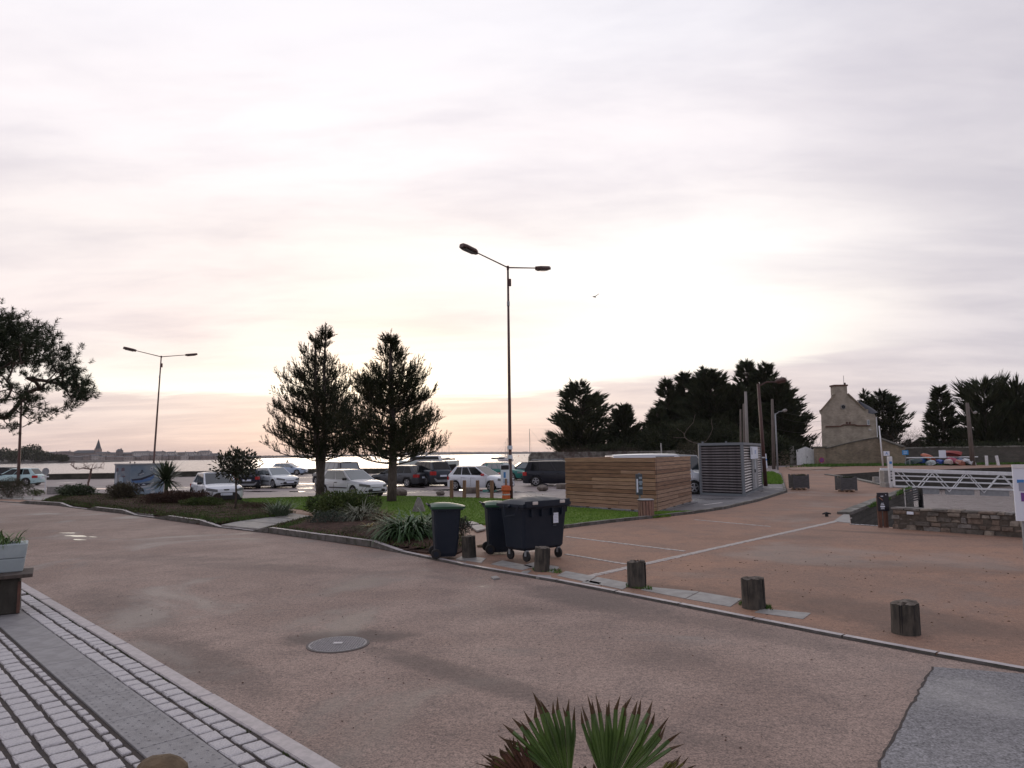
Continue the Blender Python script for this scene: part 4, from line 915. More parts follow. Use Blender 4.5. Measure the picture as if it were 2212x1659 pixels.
    for k in range(len(ts)):
        e = ts[k][0][-1]
        for i in range(9):
            TB.append((e.x+r.uniform(-.05, .05), e.y+r.uniform(-.05, .05), e.z-r.uniform(.05, .9))); TA.append((r.uniform(-.2, .2), r.uniform(-.2, .2), 1))
        TB.append((e.x, e.y, e.z-.2)); TA.append((0, 0, 1)); TB.append((e.x, e.y, e.z+.05)); TA.append((.1, 0, 1))
    tag(br.build('branch', M_bark, t, fix=False), kind='stuff')
    TB, TA = np.array(TB), np.array(TA); ln = rng.uniform(.26, .56, len(TB))
    P, D, Ln = tuft_arrays(TB, TA, ln, .11, .34, 26)
    crown = tag(blades('crown', P, D, Ln, .022, M_needle, t), kind='stuff')
    return t
pine('pine_tree', 'left of two pines on the lawn, forked twin trunk', 690, 1075, 712, 3.0, [(-.25, .93, 1.0), (.22, 1.0, 1.0)], 3, 'pines on the lawn')
pine('pine_tree', 'right of two pines on the lawn, single trunk', 845, 1085.5, 728, 2.75, [(0, 1.0, 1.0)], 12, 'pines on the lawn')

def nearest_tree(root, targets, r_tip, r_mult, n_seg, seed, wig=.08):
    """limbs grown from the root to many targets, each joined to the nearest grown node"""
    r = random.Random(seed); nodes = [(Vector(root[i]), i-1) for i in range(len(root))]; lead = len(nodes)
    T = sorted([Vector(t) for t in targets], key=lambda t: (t-nodes[-1][0]).length)
    tips = []
    for t in T:
        best = min(range(len(nodes)), key=lambda i: (nodes[i][0]-t).length+.35*abs((nodes[i][0]-nodes[lead-1][0]).length) - (0 if i >= lead-1 else -3))
        p = nodes[best][0]; L_ = (t-p).length; k = max(2, int(L_/n_seg)); par_ = best
        sag = Vector((r.uniform(-1, 1), r.uniform(-1, 1), r.uniform(-1.2, .4)))*wig*L_
        for i in range(1, k+1):
            f = i/k; q = p.lerp(t, f)+sag*math.sin(math.pi*f); nodes.append((q, par_)); par_ = len(nodes)-1
        tips.append(par_)
    kids = [0]*len(nodes)
    for i in range(len(nodes)-1, 0, -1):
        kids[i] = max(kids[i], 1); kids[nodes[i][1]] += kids[i]
    rad = [r_tip*(k**.5)*r_mult if k > 1 else r_tip for k in kids]
    b = MB()
    for i in range(1, len(nodes)):
        p = nodes[i][1]; n = 7 if rad[i] > .05 else 4
        b.tube([nodes[p][0], nodes[i][0]], [min(rad[p], rad[i]*1.5), rad[i]], n, cap=False)
    return b, nodes, tips
# umbrella pine whose crown enters at the left edge
def umbrella_pine():
    global rng
    rng = np.random.default_rng(5); r = random.Random(5); D = 24.0
    base = W(-330, 1110); base = Vector((-22.5, D, 0)); t = thing('umbrella_pine', 'large spreading pine with open lower branches at left edge', 'tree', base)
    P3 = lambda u, v, dy=0: WD(u, v, D+dy)-base
    root = [Vector((0, 0, -.1)), Vector((.3, 0, 1.2)), Vector((.9, .1, 2.3)), P3(-170, 930)]
    tg = []; kinds = []
    prof = lambda u: (np.interp(u, [-400, -250, -100, 0, 30, 60, 100, 140, 185], [720, 680, 680, 690, 706, 690, 728, 772, 846]), np.interp(u, [-400, -200, 0, 60, 110, 150, 185], [930, 935, 940, 925, 905, 870, 850]))
    while len(tg) < 340:
        u = r.uniform(-380, 184); tv, bv = prof(u); q = r.random()**1.25; v = tv+(bv-tv)*q
        if q > .42 and r.random() < .25: continue
        wd = 2.6*max(1-((u+120)/330)**2, .08)**.5
        tg.append(P3(u, v+8, r.uniform(-wd, wd))); kinds.append(q)
    b, nodes, tips = nearest_tree(root, tg, .016, 1.0, .45, 6, .15)
    tr = MB().tube(root, [.36, .30, .26, .20], 12).build('trunk', M_barkp, t, smooth=True)
    tag(b.build('branch', M_bark, t, fix=False), kind='stuff')
    TB, TA = [], []
    cen = P3(-120, 900)
    order = sorted(tg, key=lambda q_: (q_-nodes[3][0]).length)
    for i in tips:
        p = nodes[i][0]; h = (p.z+base.z); out = (p-cen).normalized()
        u_guess = 1106+p.x*0
        tv = .0
        dense = 1 if (p+base).z > WD(0, 785, D).z else 0
        for k in range(22 if dense else 6):
            s_ = .38 if dense else .16
            TB.append(tuple(p+Vector((r.gauss(0, s_), r.gauss(0, s_), r.gauss(-.02, s_*.62))))); TA.append((out.x*.6+r.uniform(-.5, .5), out.y*.5+r.uniform(-.5, .5), r.uniform(.2, 1.2)))
    TB, TA = np.array(TB), np.array(TA)
    P, Dd, Ln = tuft_arrays(TB, TA, rng.uniform(.12, .26, len(TB)), .17, .6, 26)
    tag(blades('crown', P, Dd, Ln, .020, M_needle2, t), kind='stuff')
umbrella_pine()

def cypress(label, u, D, top_v, halfw_px, base_z=0, seed=1, low=.04, spiky=1.0, shape=None, dens=1.0, group='cypress trees behind the walls', stretch=1.0):
    """Monterey cypress: up-swept limbs carrying dark flat sprays"""
    global rng
    rng = np.random.default_rng(seed); r = random.Random(seed)
    top = WD(u, top_v, D); x = top.x; Ht = top.z-base_z; hw = halfw_px/F2*D
    t = thing('cypress_tree', label, 'tree', (x, D, base_z), 0, group)
    MB().tube([(0, 0, -.1), (.1, 0, Ht*.4), (0, .1, Ht*.97)], [.38, .25, .04], 8).build('trunk', M_bark, t, smooth=True)
    sh_ = shape or ([0, .1, .3, .5, .7, .85, .95, 1], [.75, .95, 1, .85, .62, .38, .18, .03])
    limb = MB(); P, Dn, Ln, Wd_ = [], [], [], []
    nl_ = int(150*dens)
    for i in range(nl_):
        q = low+(1-low)*(i+r.random())/nl_; z = q*Ht; a = r.uniform(0, 2*math.pi)
        R = hw*np.interp(q, *sh_)*r.uniform(.55, 1.12)*(1+.12*math.sin(3*a+seed))
        e0 = r.uniform(.05, .3)*spiky; e1 = e0+r.uniform(.1, .55)*spiky
        z0 = max(z-R*math.sin((e0+e1)/2)*.75, .2)
        p = Vector((0, 0, z0)); d = Vector((math.cos(a), math.sin(a), 0)); pts = [p]; ns = 5
        for k in range(ns):
            e = e0+(e1-e0)*k/ns; p = p+(d*math.cos(e)+Vector((0, 0, math.sin(e))))*(R/ns/math.cos((e0+e1)/2)*1.0); pts.append(p)
        limb.tube(pts, [max(.085*(1-k/ns), .015) for k in range(ns+1)], 3, cap=False)
        m_ = int(20+R*19)
        f = r.random
        ts_ = rng.uniform(.28, 1.02, m_)
        for tt in ts_:
            k = min(int(tt*ns), ns-1); c = pts[k].lerp(pts[k+1], min(tt*ns-k, 1.1)); w = R*.26*(1.25-tt)
            an = a+r.uniform(-.6, .6)*(1.3-tt); e = e1*.7+r.uniform(-.05, .55)
            P.append((c.x+r.gauss(0, w*.7), c.y+r.gauss(0, w*.7), c.z+r.gauss(.05, .13+w*.12)))
            Dn.append((math.cos(an)*math.cos(e), math.sin(an)*math.cos(e), math.sin(e))); Ln.append(r.uniform(.55, 1.35)*(.7+.35*spiky)*stretch); Wd_.append(r.uniform(.12, .24))
    for i in range(26):
        P.append((r.gauss(0, .12), r.gauss(0, .12), Ht-r.uniform(.1, 1.6))); an = r.uniform(0, 6.3); Dn.append((math.cos(an)*.45, math.sin(an)*.45, 1)); Ln.append(.6); Wd_.append(.16)
    tag(limb.build('branch', M_bark, t, fix=False), kind='stuff')
    P = np.array(P); P[:, 2] = np.maximum(P[:, 2], .1)
    tag(blades('crown', P, np.array(Dn), np.array(Ln), np.array(Wd_), M_cyp, t, diamond=True), kind='stuff')
    return t
RND = ([0, .1, .3, .5, .7, .85, .95, 1], [.8, .98, 1, .92, .78, .55, .32, .05])
NAR = ([0, .1, .3, .5, .7, .85, .95, 1], [.7, .8, .75, .62, .5, .35, .2, .05])
for q in [
    ('broad cypress at the left end of the tree group, sky showing low through it', 1252, 104, 832, 72, 1, RND, 1.0),
    ('small pointed cypress right of the broad leftmost one', 1345, 106, 880, 46, 2, None, 1.0),
    ('low leftmost cypress of the big dark mass', 1420, 108, 888, 44, 3, None, .9),
    ('narrow cypress with thin spire tops at the left of the dark mass', 1440, 112, 826, 44, 4, NAR, 1.0),
    ('tall cypress of the dark mass left of the notch', 1478, 113, 812, 50, 5, NAR, 1.3),
    ('dense cypress in the middle of the dark mass', 1535, 109, 806, 72, 6, RND, 1.6),
    ('cypress with thin sprig top in the middle of the dark mass', 1520, 116, 800, 34, 7, NAR, .8),
    ('low dense cypress behind the ribbed metal hut', 1590, 107, 838, 60, 8, RND, 1.5),
    ('tallest cypress behind the brown lamp post', 1612, 112, 784, 52, 9, NAR, 1.2),
    ('cypress with twin peaks right of the tallest one', 1652, 110, 792, 56, 10, RND, 1.3),
    ('wide cypress nearest the white gate', 1676, 106, 826, 62, 11, RND, 1.5),
    ]:
    cypress(q[0], q[1], q[2], q[3], q[4], seed=q[5], shape=q[6], dens=q[7])
for q in [
    ('cypress right behind the stone house turret', 1903, 128, 850, 56, 21, RND, 1.0, .9),
    ('small cypress tucked against the stone house roof', 1868, 126, 849, 18, 22, NAR, .5, .9),
    ('pointed cypress behind the blue sign and upturned dinghies', 2030, 112, 840, 44, 23, ([0, .1, .3, .5, .7, .85, .95, 1], [.9, 1, .95, .72, .5, .32, .17, .04]), 1.0, .8),
    ('shaggy cypress with long drooping limbs left of the tall wooden pole', 2124, 108, 832, 42, 24, ([0, .1, .3, .5, .7, .85, .93, 1], [.9, 1, .98, .9, .80, .9, .95, .1]), .7, 1.7),
    ('shaggy cypress at the right edge with raised limbs', 2196, 106, 838, 44, 25, ([0, .1, .3, .5, .7, .85, .93, 1], [.9, 1, 1, .95, .85, .95, .9, .1]), .7, 1.7),
    ('last cypress cut by the right edge of the picture', 2300, 104, 850, 50, 26, RND, 1.1, 1.3),
    ]:
    cypress(q[0], q[1], q[2], q[3], q[4], seed=q[5], shape=q[6], dens=q[7], spiky=q[8], stretch=1+.5*(q[8] > 1.2))

def bare(name, label, base, targets, r_tip, m, seed, cat='tree', root=None, wig=.1, group=None, part='trunk'):
    t = thing(name, label, cat, base, 0, group)
    b, nodes, tips = nearest_tree(root or [Vector((0, 0, -.05)), Vector((0, 0, .4))], targets, r_tip, 1.0, .35, seed, wig)
    b.build(part, m, t, fix=False, smooth=True); return t, nodes, tips
random.seed(31)
# pale forked dead tree before the dark mass
D = 98; bs = WD(1518, 1003, D); bs.z = 0
fk = lambda u, v: WD(u, v, D)-bs
bare('dead_tree', 'pale leafless forked trunk in front of the dark cypresses', bs, [fk(1498, 912), fk(1502, 895), fk(1538, 905), fk(1540, 925), fk(1470, 930), fk(1462, 925), fk(1478, 938), fk(1455, 945), fk(1485, 950)], .035, mat('pale_dead_wood', (.17, .14, .12), .9), 3, root=[Vector((0, 0, 0)), fk(1520, 975), fk(1518, 958)], wig=.12)
# bare shrubs by the white gate
D = 104; bs = Vector((WD(1752, 990, D).x, D, 0)); tg = [WD(random.uniform(1735, 1775), random.uniform(930, 975), D+random.uniform(-1, 1))-bs for _ in range(60)]
bare('bare_tree', 'leafless twiggy tree behind the white gate', bs, tg, .02, mat('dark_twigs', (.055, .045, .04), .9), 5, root=[Vector((0, 0, 0)), Vector((0, 0, 1.6))])
# small leafless tree by the mural box
bs = W(195, 1070); D = bs.y; tg = [WD(random.choice((random.uniform(150, 190), random.uniform(180, 228))), random.uniform(997, 1016), D+random.uniform(-.4, .4))-bs for _ in range(70)]
bare('bare_tree', 'small leafless tree with pinkish twigs left of the mural box', bs+Vector((0, 0, .05)), tg, .010, M_twig, 8, root=[Vector((0, 0, 0)), Vector((-.12, 0, .45)), Vector((-.16, 0, .62))])

# far headland trees and town across the water
def far_tree(u, vtop, D, halfw, seed, label):
    global rng
    rng = np.random.default_rng(seed); x = WD(u, 990, D).x; Hh = WD(u, vtop, D).z-WZ; hw = halfw/F2*D
    t = thing('far_tree', label, 'tree', (x, D, WZ), 0, 'trees on the far left headland')
    MB().tube([(0, 0, 0), (0, 0, Hh*.8)], [.7, .3], 6).build('trunk', M_bark, t)
    n = 900; p = rng.normal(size=(n, 3)); p = unit(p)*(rng.random((n, 1))**.45); p = p*[hw, hw, Hh*.42]+[0, 0, Hh*.56]
    p[:, 0] += np.sin(p[:, 2]*.7+seed)*hw*.12
    tag(blades('crown', p, rng.normal(size=(n, 3))+[0, 0, .6], rng.uniform(1.2, 2.6, n), rng.uniform(.8, 1.8, n), M_cyp, t, diamond=True), kind='stuff')
HT = ['half out of the picture', 'just inside the left picture edge', 'second from the left picture edge', 'low one left of the lamp post', 'tall one right of the lamp post', 'tallest rounded one right of the lamp post', 'first one down the slope to the town', 'second one down the slope to the town', 'third one down the slope to the town', 'last low one before the town', 'beyond the left picture edge']
random.seed(6)
for i, (u, vt, hw) in enumerate([(-60, 962, 26), (-25, 966, 22), (5, 968, 20), (28, 974, 16), (52, 964, 18), (68, 959, 20), (84, 972, 15), (100, 976, 14), (116, 981, 12), (135, 983, 11), (-100, 966, 26)]):
    far_tree(u, vt, 690+(i % 3)*15, hw, 60+i, 'dark tree on the far left headland, %s' % HT[i])
hd = MB(); rows = []
for fy in (0, 12, 90, 110):
    rows.append([(WD(u, 990, 680).x, 680+fy, WZ-.5 if fy in (0, 110) else WZ+2.2*min(1, (175-u)/40)) for u in range(-260, 176, 15)])
tag(hd.grid(rows).build('headland', M_shore), kind='structure')

random.seed(17)
TW = [mat('far_wall_%d' % i, c, .9) for i, c in enumerate([(.45, .42, .40), (.33, .29, .27), (.24, .20, .19), (.52, .50, .48), (.19, .17, .17)])]
M_winf = mat('far_window', (.06, .06, .07), .4)
def far_house(u0, u1, v_eave, v_ridge, D, wi, label, hip=False, row=1, doors=True):
    x0, x1 = WD(u0, 990, D).x, WD(u1, 990, D).x; ze = WD((u0+u1)/2, v_eave, D).z-WZ; zr = WD((u0+u1)/2, v_ridge, D).z-WZ
    t = thing('far_house', label, 'house', ((x0+x1)/2, D, WZ), 0, 'houses of the town across the water'); w = (x1-x0); dp = 10
    MB().box((0, dp/2, ze/2-.5), (w, dp, ze+1)).build('wall', TW[wi], t)
    h_ = w*.2 if hip else 0
    rf = MB().add([(-w/2-.3, -.4, ze), (w/2+.3, -.4, ze), (w/2+.3, dp+.4, ze), (-w/2-.3, dp+.4, ze), (-w/2+h_, dp/2, zr), (w/2-h_, dp/2, zr)], [(0, 1, 5, 4), (2, 3, 4, 5), (0, 4, 3), (1, 2, 5), (3, 2, 1, 0)]).build('roof', M_slate, t)
    MB().box((w*.36, dp/2, zr+.2), (1.2, 1.0, 2.0)).build('chimney', TW[2], rf)
    nf = max(1, int(ze/3.4)); nw = max(2, int(w/3.4))
    for f in range(nf):
        for k in range(nw):
            MB().box((-w/2+(k+.5)*w/nw, -.03, ze*(f+.5)/nf+.2), (1.1, .12, 1.5)).build('window', M_winf, t)
blk = [(98, 120, 978, 976, 1), (120, 150, 976.5, 974.5, 2), (232, 250, 980, 977, 1), (250, 258, 974, 970, 4), (258, 285, 980, 977, 2), (285, 320, 977.5, 974.5, 3), (320, 352, 977.5, 974.8, 0), (354, 378, 978, 975.5, 3), (380, 400, 979, 976.5, 1), (400, 420, 978.5, 976, 3), (425, 452, 975.8, 973.2, 0), (452, 470, 982, 979, 2), (205, 232, 979, 976, 1)]
for i, (a, c, ve, vr, wi) in enumerate(blk):
    pos = ['left end of the row', 'second from the left, left of the church', 'seventh from the left, right of the church', 'under the steep gable', 'right of the steep gable', 'mid row before the lamp post', 'largest pale front before the lamp post', 'behind the near lamp post', 'right of the near lamp post', 'two right of the near lamp post', 'big one at the right end', 'very last on the right', 'directly beside the spire'][i]
    lb = {0: 'pale rendered house in the far town', 1: 'brownish house in the far town', 2: 'dark stone house in the far town', 3: 'white house front in the far town', 4: 'dark house with steep gable in the town across the bay'}[wi]+', '+pos
    far_house(a, c, ve, vr, 1080+random.uniform(-8, 20), wi, lb, hip=(i % 3 == 1))
ORD = ['first', 'second', 'third', 'fourth', 'fifth', 'sixth', 'seventh', 'eighth', 'ninth', 'tenth', 'eleventh', 'twelfth', 'thirteenth', 'fourteenth', 'fifteenth', 'sixteenth', 'seventeenth', 'eighteenth', 'nineteenth', 'twentieth', 'twenty-first', 'twenty-second', 'twenty-third', 'twenty-fourth', 'twenty-fifth', 'twenty-sixth', 'twenty-seventh', 'twenty-eighth', 'twenty-ninth', 'thirtieth', 'thirty-first']; io = 0
u = 105
while u < 470:
    w_ = random.uniform(9, 20); ve = 986+random.uniform(-2.2, 1); wi = random.choice((1, 1, 2, 2, 4, 0))
    far_house(u, u+w_, ve, ve-random.uniform(1.5, 2.6), 1045+random.uniform(-6, 6), wi, 'low house on the far waterfront, %s from the left' % ORD[io]); io += 1; u += w_+random.uniform(0, 3)
# church with spire
cx = WD(208, 990, 1100).x
chh = thing('far_church', 'church with tall pointed spire and long nave in the far town', 'church', (cx, 1100, WZ), 0)
zt = WD(208, 948.5, 1100).z-WZ; zb_ = WD(208, 969, 1100).z-WZ; zn = WD(170, 972.5, 1100).z-WZ
MB().box((0, 4, zb_/2), (7.6, 7.6, zb_)).build('tower', TW[2], chh); MB().tube([(0, 4, zb_), (0, 4, zt)], [4.4, .15], 8).build('spire', M_slate, chh)
nl0 = WD(158, 990, 1100).x-cx
MB().box((nl0/2, 4, zn*.38), (-nl0, 14, zn*.76)).build('nave', TW[2], chh)
MB().add([(nl0-4, -4, zn*.74), (-3, -4, zn*.74), (-3, 12, zn*.74), (nl0-4, 12, zn*.74), (nl0+4, 4, zn), (-3, 4, zn)], [(0, 1, 5, 4), (2, 3, 4, 5), (0, 4, 3), (1, 2, 5), (3, 2, 1, 0)]).build('nave_roof', M_slate, chh)

for _m in (M_cyp, M_bush, M_gcov, M_grassb, M_brownb, M_moss): _m.node_tree.nodes['Principled BSDF'].inputs['Specular IOR Level'].default_value = .15
# ------------------------------------------------ garden plants
def strap_plant(name, label, cat, loc, n, L, Wd, r0, seed, m=M_strap, droop=2.0, el=(.7, 1.35), group=None):
    global rng
    rng = np.random.default_rng(seed)
    t = thing(name, label, cat, loc, 0, group); az = rng.uniform(0, 2*math.pi, n); rr = r0*np.sqrt(rng.random(n)); a2 = rng.uniform(0, 2*math.pi, n)
    base = np.stack([np.cos(a2)*rr, np.sin(a2)*rr, np.zeros(n)], 1); az = np.where(rng.random(n) < .6, a2+rng.normal(0, .5, n), az)
    straps('leaves', base, az, rng.uniform(el[0], el[1], n), L*rng.uniform(.6, 1.1, n), np.full(n, Wd)*rng.uniform(.7, 1.15, n), droop*rng.uniform(.55, 1.25, n), m, t, seg=7)
    return t
def leafy(name, label, cat, loc, rx, ry, rz_, n, leaf, m, seed, stems=10, group=None, wd=.45, zc=None, mstem=M_twig):
    global rng
    rng = np.random.default_rng(seed); r = random.Random(seed)
    t = thing(name, label, cat, loc, 0, group); b = MB()
    for i in range(stems):
        a = r.uniform(0, 6.3); q = r.uniform(.3, .9); b.tube([(r.uniform(-.06, .06), r.uniform(-.06, .06), -.03), (math.cos(a)*rx*q*.5, math.sin(a)*ry*q*.5, rz_*.5), (math.cos(a)*rx*q, math.sin(a)*ry*q, rz_*r.uniform(.7, 1.1))], [.012, .008, .004], 4, cap=False)
    b.build('stem', mstem, t, fix=False)
    p = unit(rng.normal(size=(n, 3)))*(rng.random((n, 1))**.42); lump = 1+.22*np.sin(p[:, :1]*7+seed)*np.cos(p[:, 1:2]*6+p[:, 2:3]*5)
    z0 = rz_*.5 if zc is None else zc
    P = p*lump*[rx, ry, rz_*.55]+[0, 0, z0]; P[:, 2] = np.maximum(P[:, 2], .01)
    D = p+rng.normal(0, .55, (n, 3))+[0, 0, .45]
    tag(blades('foliage', P, D, leaf*rng.uniform(.6, 1.25, n), leaf*wd*rng.uniform(.7, 1.2, n), m, t, diamond=True), kind='stuff')
    return t
strap_plant('agapanthus', 'big clump of glossy strap leaves left of the front wheelie bin', 'plant', W(884, 1172)+Vector((0, 0, .10)), 620, 1.12, .05, .42, 1, droop=2.5, el=(.75, 1.45))
strap_plant('agapanthus', 'smaller strap-leaved clump behind the wheelie bin', 'plant', W(935, 1132)+Vector((0, 0, .05)), 130, .6, .04, .22, 2)
strap_plant('iris_clump', 'grey green clump of upright blades between the two beds', 'plant', W(603, 1119)+Vector((0, 0, .08)), 190, .75, .035, .30, 3, m=mat('grey_green_blades', (.13, .17, .11), .5, nscale=6, col2=(.09, .13, .07)), droop=1.1)
strap_plant('grass_clump', 'drooping grey grass clump right of the dark bush', 'plant', W(778, 1132)+Vector((0, 0, .10)), 330, 1.0, .028, .30, 4, m=mat('grey_grass', (.17, .17, .12), .6, nscale=6, col2=(.10, .115, .075)), droop=2.2)
strap_plant('grass_clump', 'brown withered grass clump beside the agapanthus', 'plant', W(822, 1134)+Vector((0, 0, .08)), 220, .75, .022, .25, 5, m=M_dry, droop=2.0)
leafy('spreading_bush', 'dark green spreading bush at the middle of the nearer bed', 'bush', W(740, 1122)+Vector((0, 0, .05)), 1.25, .75, .80, 9500, .085, M_bush, 6, 16)
leafy('low_bush', 'low blue-green bush at the edge of the nearer bed', 'bush', W(708, 1140)+Vector((0, 0, .05)), .6, .45, .40, 2400, .05, mat('blue_green', (.05, .07, .05), .7, nscale=5, col2=(.035, .05, .035)), 7, 8)
leafy('feathery_plant', 'wispy low plant on bare soil near the kerb', 'plant', W(770, 1160)+Vector((0, 0, .05)), .42, .35, .20, 1300, .07, mat('wispy', (.10, .085, .055), .8, nscale=6, col2=(.07, .08, .045)), 8, 6, wd=.12)
strap_plant('yellow_plant', 'small yellowing plant on soil left of the agapanthus', 'plant', W(797, 1150)+Vector((0, 0, .08)), 45, .42, .03, .08, 9, m=mat('yellow_leaves', (.36, .26, .07), .6, nscale=9, col2=(.2, .17, .05)), droop=2.2)
strap_plant('canna', 'pale yellow-green leaves rising behind the dark bush', 'plant', W(712, 1108)+Vector((0, 0, .08)), 45, .75, .07, .45, 10, m=mat('yellow_green', (.25, .23, .08), .5, nscale=6, col2=(.14, .17, .05)), droop=1.6)
t = thing('dry_stalks', 'tall thin dead flower stalks beside the white hatchback', 'plant', W(735, 1112)+Vector((0, 0, .05)))
for (du, v1) in ((-58, 1060), (-30, 1058), (-25, 1065), (28, 1060), (50, 1055), (62, 1050), (-48, 1075), (12, 1068)):
    p = WD(735+du, v1, W(735, 1112).y)-W(735, 1112); MB().tube([(p.x*.35, 0, 0), (p.x*.6, 0, p.z*.5), (p.x, 0, p.z)], [.012, .010, .006], 4).build('stalk', M_dry, t)
leafy('brown_shrub', 'wide brown faded shrub in front of the mural box', 'bush', W(385, 1093)+Vector((0, 0, .05)), 1.6, .8, .55, 13000, .075, M_brownb, 11, 14, wd=.4)
leafy('brown_shrub', 'tall brown grassy shrub covering the left of the mural box', 'bush', W(265, 1082)+Vector((0, 0, .05)), .8, .6, .78, 6500, .10, mat('olive_brown', (.095, .085, .045), .9, nscale=5, col2=(.06, .05, .035)), 12, 12, wd=.28)
leafy('green_shrub', 'dark green shrub left of the small round tree', 'bush', W(436, 1098)+Vector((0, 0, .05)), .9, .6, .36, 5500, .065, M_bush, 13, 12)
leafy('green_shrub', 'broad leaved shrub at the far left of the farther bed', 'bush', W(165, 1076)+Vector((0, 0, .05)), .95, .6, .6, 2200, .13, mat('dark_broad', (.03, .05, .02), .7, nscale=4, col2=(.065, .09, .04)), 14, 10)
leafy('dark_shrub', 'dark bush at the left edge in front of the mint car', 'bush', W(18, 1076)+Vector((0, 0, .02)), 1.3, .7, 1.0, 9000, .09, mat('dark_olive', (.035, .048, .02), .9, nscale=4, col2=(.075, .065, .04)), 15, 12, wd=.2)
leafy('dark_shrub', 'little dark bush beside the round road sign', 'bush', W(78, 1071)+Vector((0, 0, .02)), .5, .4, .32, 1300, .06, M_bush, 16, 6)
leafy('heather', 'low brown heather at the end of the farther bed', 'plant', W(560, 1104)+Vector((0, 0, .05)), .8, .4, .28, 2200, .04, M_brownb, 17, 8)
leafy('rock_plant', 'dark crumpled plant on stones behind the front bin', 'plant', W(997, 1158)+Vector((0, 0, .04)), .25, .22, .42, 1500, .05, mat('grey_dark_leaf', (.055, .065, .05), .8, nscale=9, col2=(.03, .035, .03)), 18, 8)
leafy('red_shrub', 'reddish leafless shrub at the wall left of the timber screen', 'bush', Vector((WD(1245, 1000, 84).x, 84, 0)), 3.4, 1.5, 2.6, 6000, .22, mat('reddish_twigs', (.085, .045, .042), .95, nscale=1.5, col2=(.055, .035, .033)), 19, 30, wd=.07)
leafy('red_shrub', 'reddish leafless shrub at the wall behind the timber screen', 'bush', Vector((WD(1350, 1000, 87).x, 87, 0)), 3.0, 1.5, 2.5, 5000, .22, MATS['reddish_twigs'], 20, 30, wd=.07)
leafy('hedge_bush', 'olive round bush left of the hut roof', 'bush', Vector((WD(1497, 1000, 70).x, 70, 0)), 1.9, 1.5, 2.9, 5000, .16, mat('olive_bush', (.055, .05, .025), .9, nscale=1, col2=(.035, .035, .02)), 21, 12)
leafy('ivy', 'dark ivy hanging over the wall by the white gate', 'plant', Vector((WD(1704, 990, 97).x, 97, 1.3)), 2.4, .8, 2.0, 3000, .16, M_cyp, 22, 6)
leafy('scrub', 'dark scrub under the cypresses behind the poles', 'bush', Vector((WD(1650, 1000, 96).x, 96, 0)), 4.2, 1.5, 4.2, 7000, .35, M_cyp, 23, 12)
leafy('scrub', 'grey leafless thicket right of the stone house', 'bush', Vector((WD(1975, 1000, 118).x, 118, 0)), 7, 2, 5.2, 9000, .3, mat('grey_thicket', (.06, .05, .045), .95, nscale=.6, col2=(.04, .036, .03)), 24, 30, wd=.10)
leafy('scrub', 'dark thicket under the cypresses behind the harbour wall', 'bush', Vector((WD(2130, 1000, 100).x, 100, 0)), 11, 2.5, 2.7, 9000, .35, M_cyp, 25, 12)
leafy('scrub', 'dark undergrowth below the leftmost broad cypress', 'bush', Vector((WD(1310, 1000, 98).x, 98, 0)), 5.0, 2, 3.0, 7000, .35, M_cyp, 26, 12)
leafy('scrub', 'dark undergrowth behind the timber screen and hut', 'bush', Vector((WD(1500, 1000, 101).x, 101, 0)), 9.5, 2, 6.2, 14000, .35, M_cyp, 27, 12)
# small round-headed evergreen
b0 = W(508, 1106)
t = leafy('round_tree', 'small round headed evergreen on a thin stem in the bed', 'tree', b0+Vector((0, 0, .05)), .78, .7, 1.12, 1500, .15, mat('glossy_dark_leaf', (.022, .032, .018), .35, nscale=5, col2=(.045, .05, .025)), 30, 0, wd=.5, zc=1.72)
MB().tube([(0, 0, -.1), (.02, 0, .7), (-.02, 0, 1.3), (0, 0, 1.7)], [.045, .038, .034, .02], 8).build('trunk', M_bark, t, smooth=True)
random.seed(2)
bb = MB()
for i in range(22):
    a = random.uniform(0, 6.3); bb.tube([(0, 0, 1.15+random.uniform(0, .4)), (math.cos(a)*.3, math.sin(a)*.3, 1.6), (math.cos(a)*.62, math.sin(a)*.6, 1.72+random.uniform(-.3, .6))], [.018, .012, .005], 4, cap=False)
tag(bb.build('branch', M_bark, t, fix=False), kind='stuff')
# spiky yucca beside the mural box
def yucca(label, loc, n, L, seed, zc=.75):
    global rng
    rng = np.random.default_rng(seed); t = thing('yucca', label, 'plant', loc)
    MB().tube([(0, 0, -.05), (0, 0, zc)], [.10, .09], 8).build('trunk', M_bark, t)
    az = rng.uniform(0, 2*math.pi, n); el = rng.uniform(-.5, 1.45, n)
    straps('leaves', np.tile([0, 0, zc], (n, 1))+rng.normal(0, .05, (n, 3)), az, el, L*rng.uniform(.75, 1.05, n), np.full(n, .075), rng.uniform(.1, .5, n), mat('yucca_leaf', (.07, .10, .045), .45, nscale=4, col2=(.045, .065, .035)), t, seg=3)
yucca('spiky dark yucca rosette right of the mural box', W(358, 1081)+Vector((0, 0, .05)), 240, 1.2, 1, zc=.95)
yucca('small spiky plant on the left of the farther bed', W(140, 1074)+Vector((0, 0, .05)), 50, .5, 2, zc=.15)
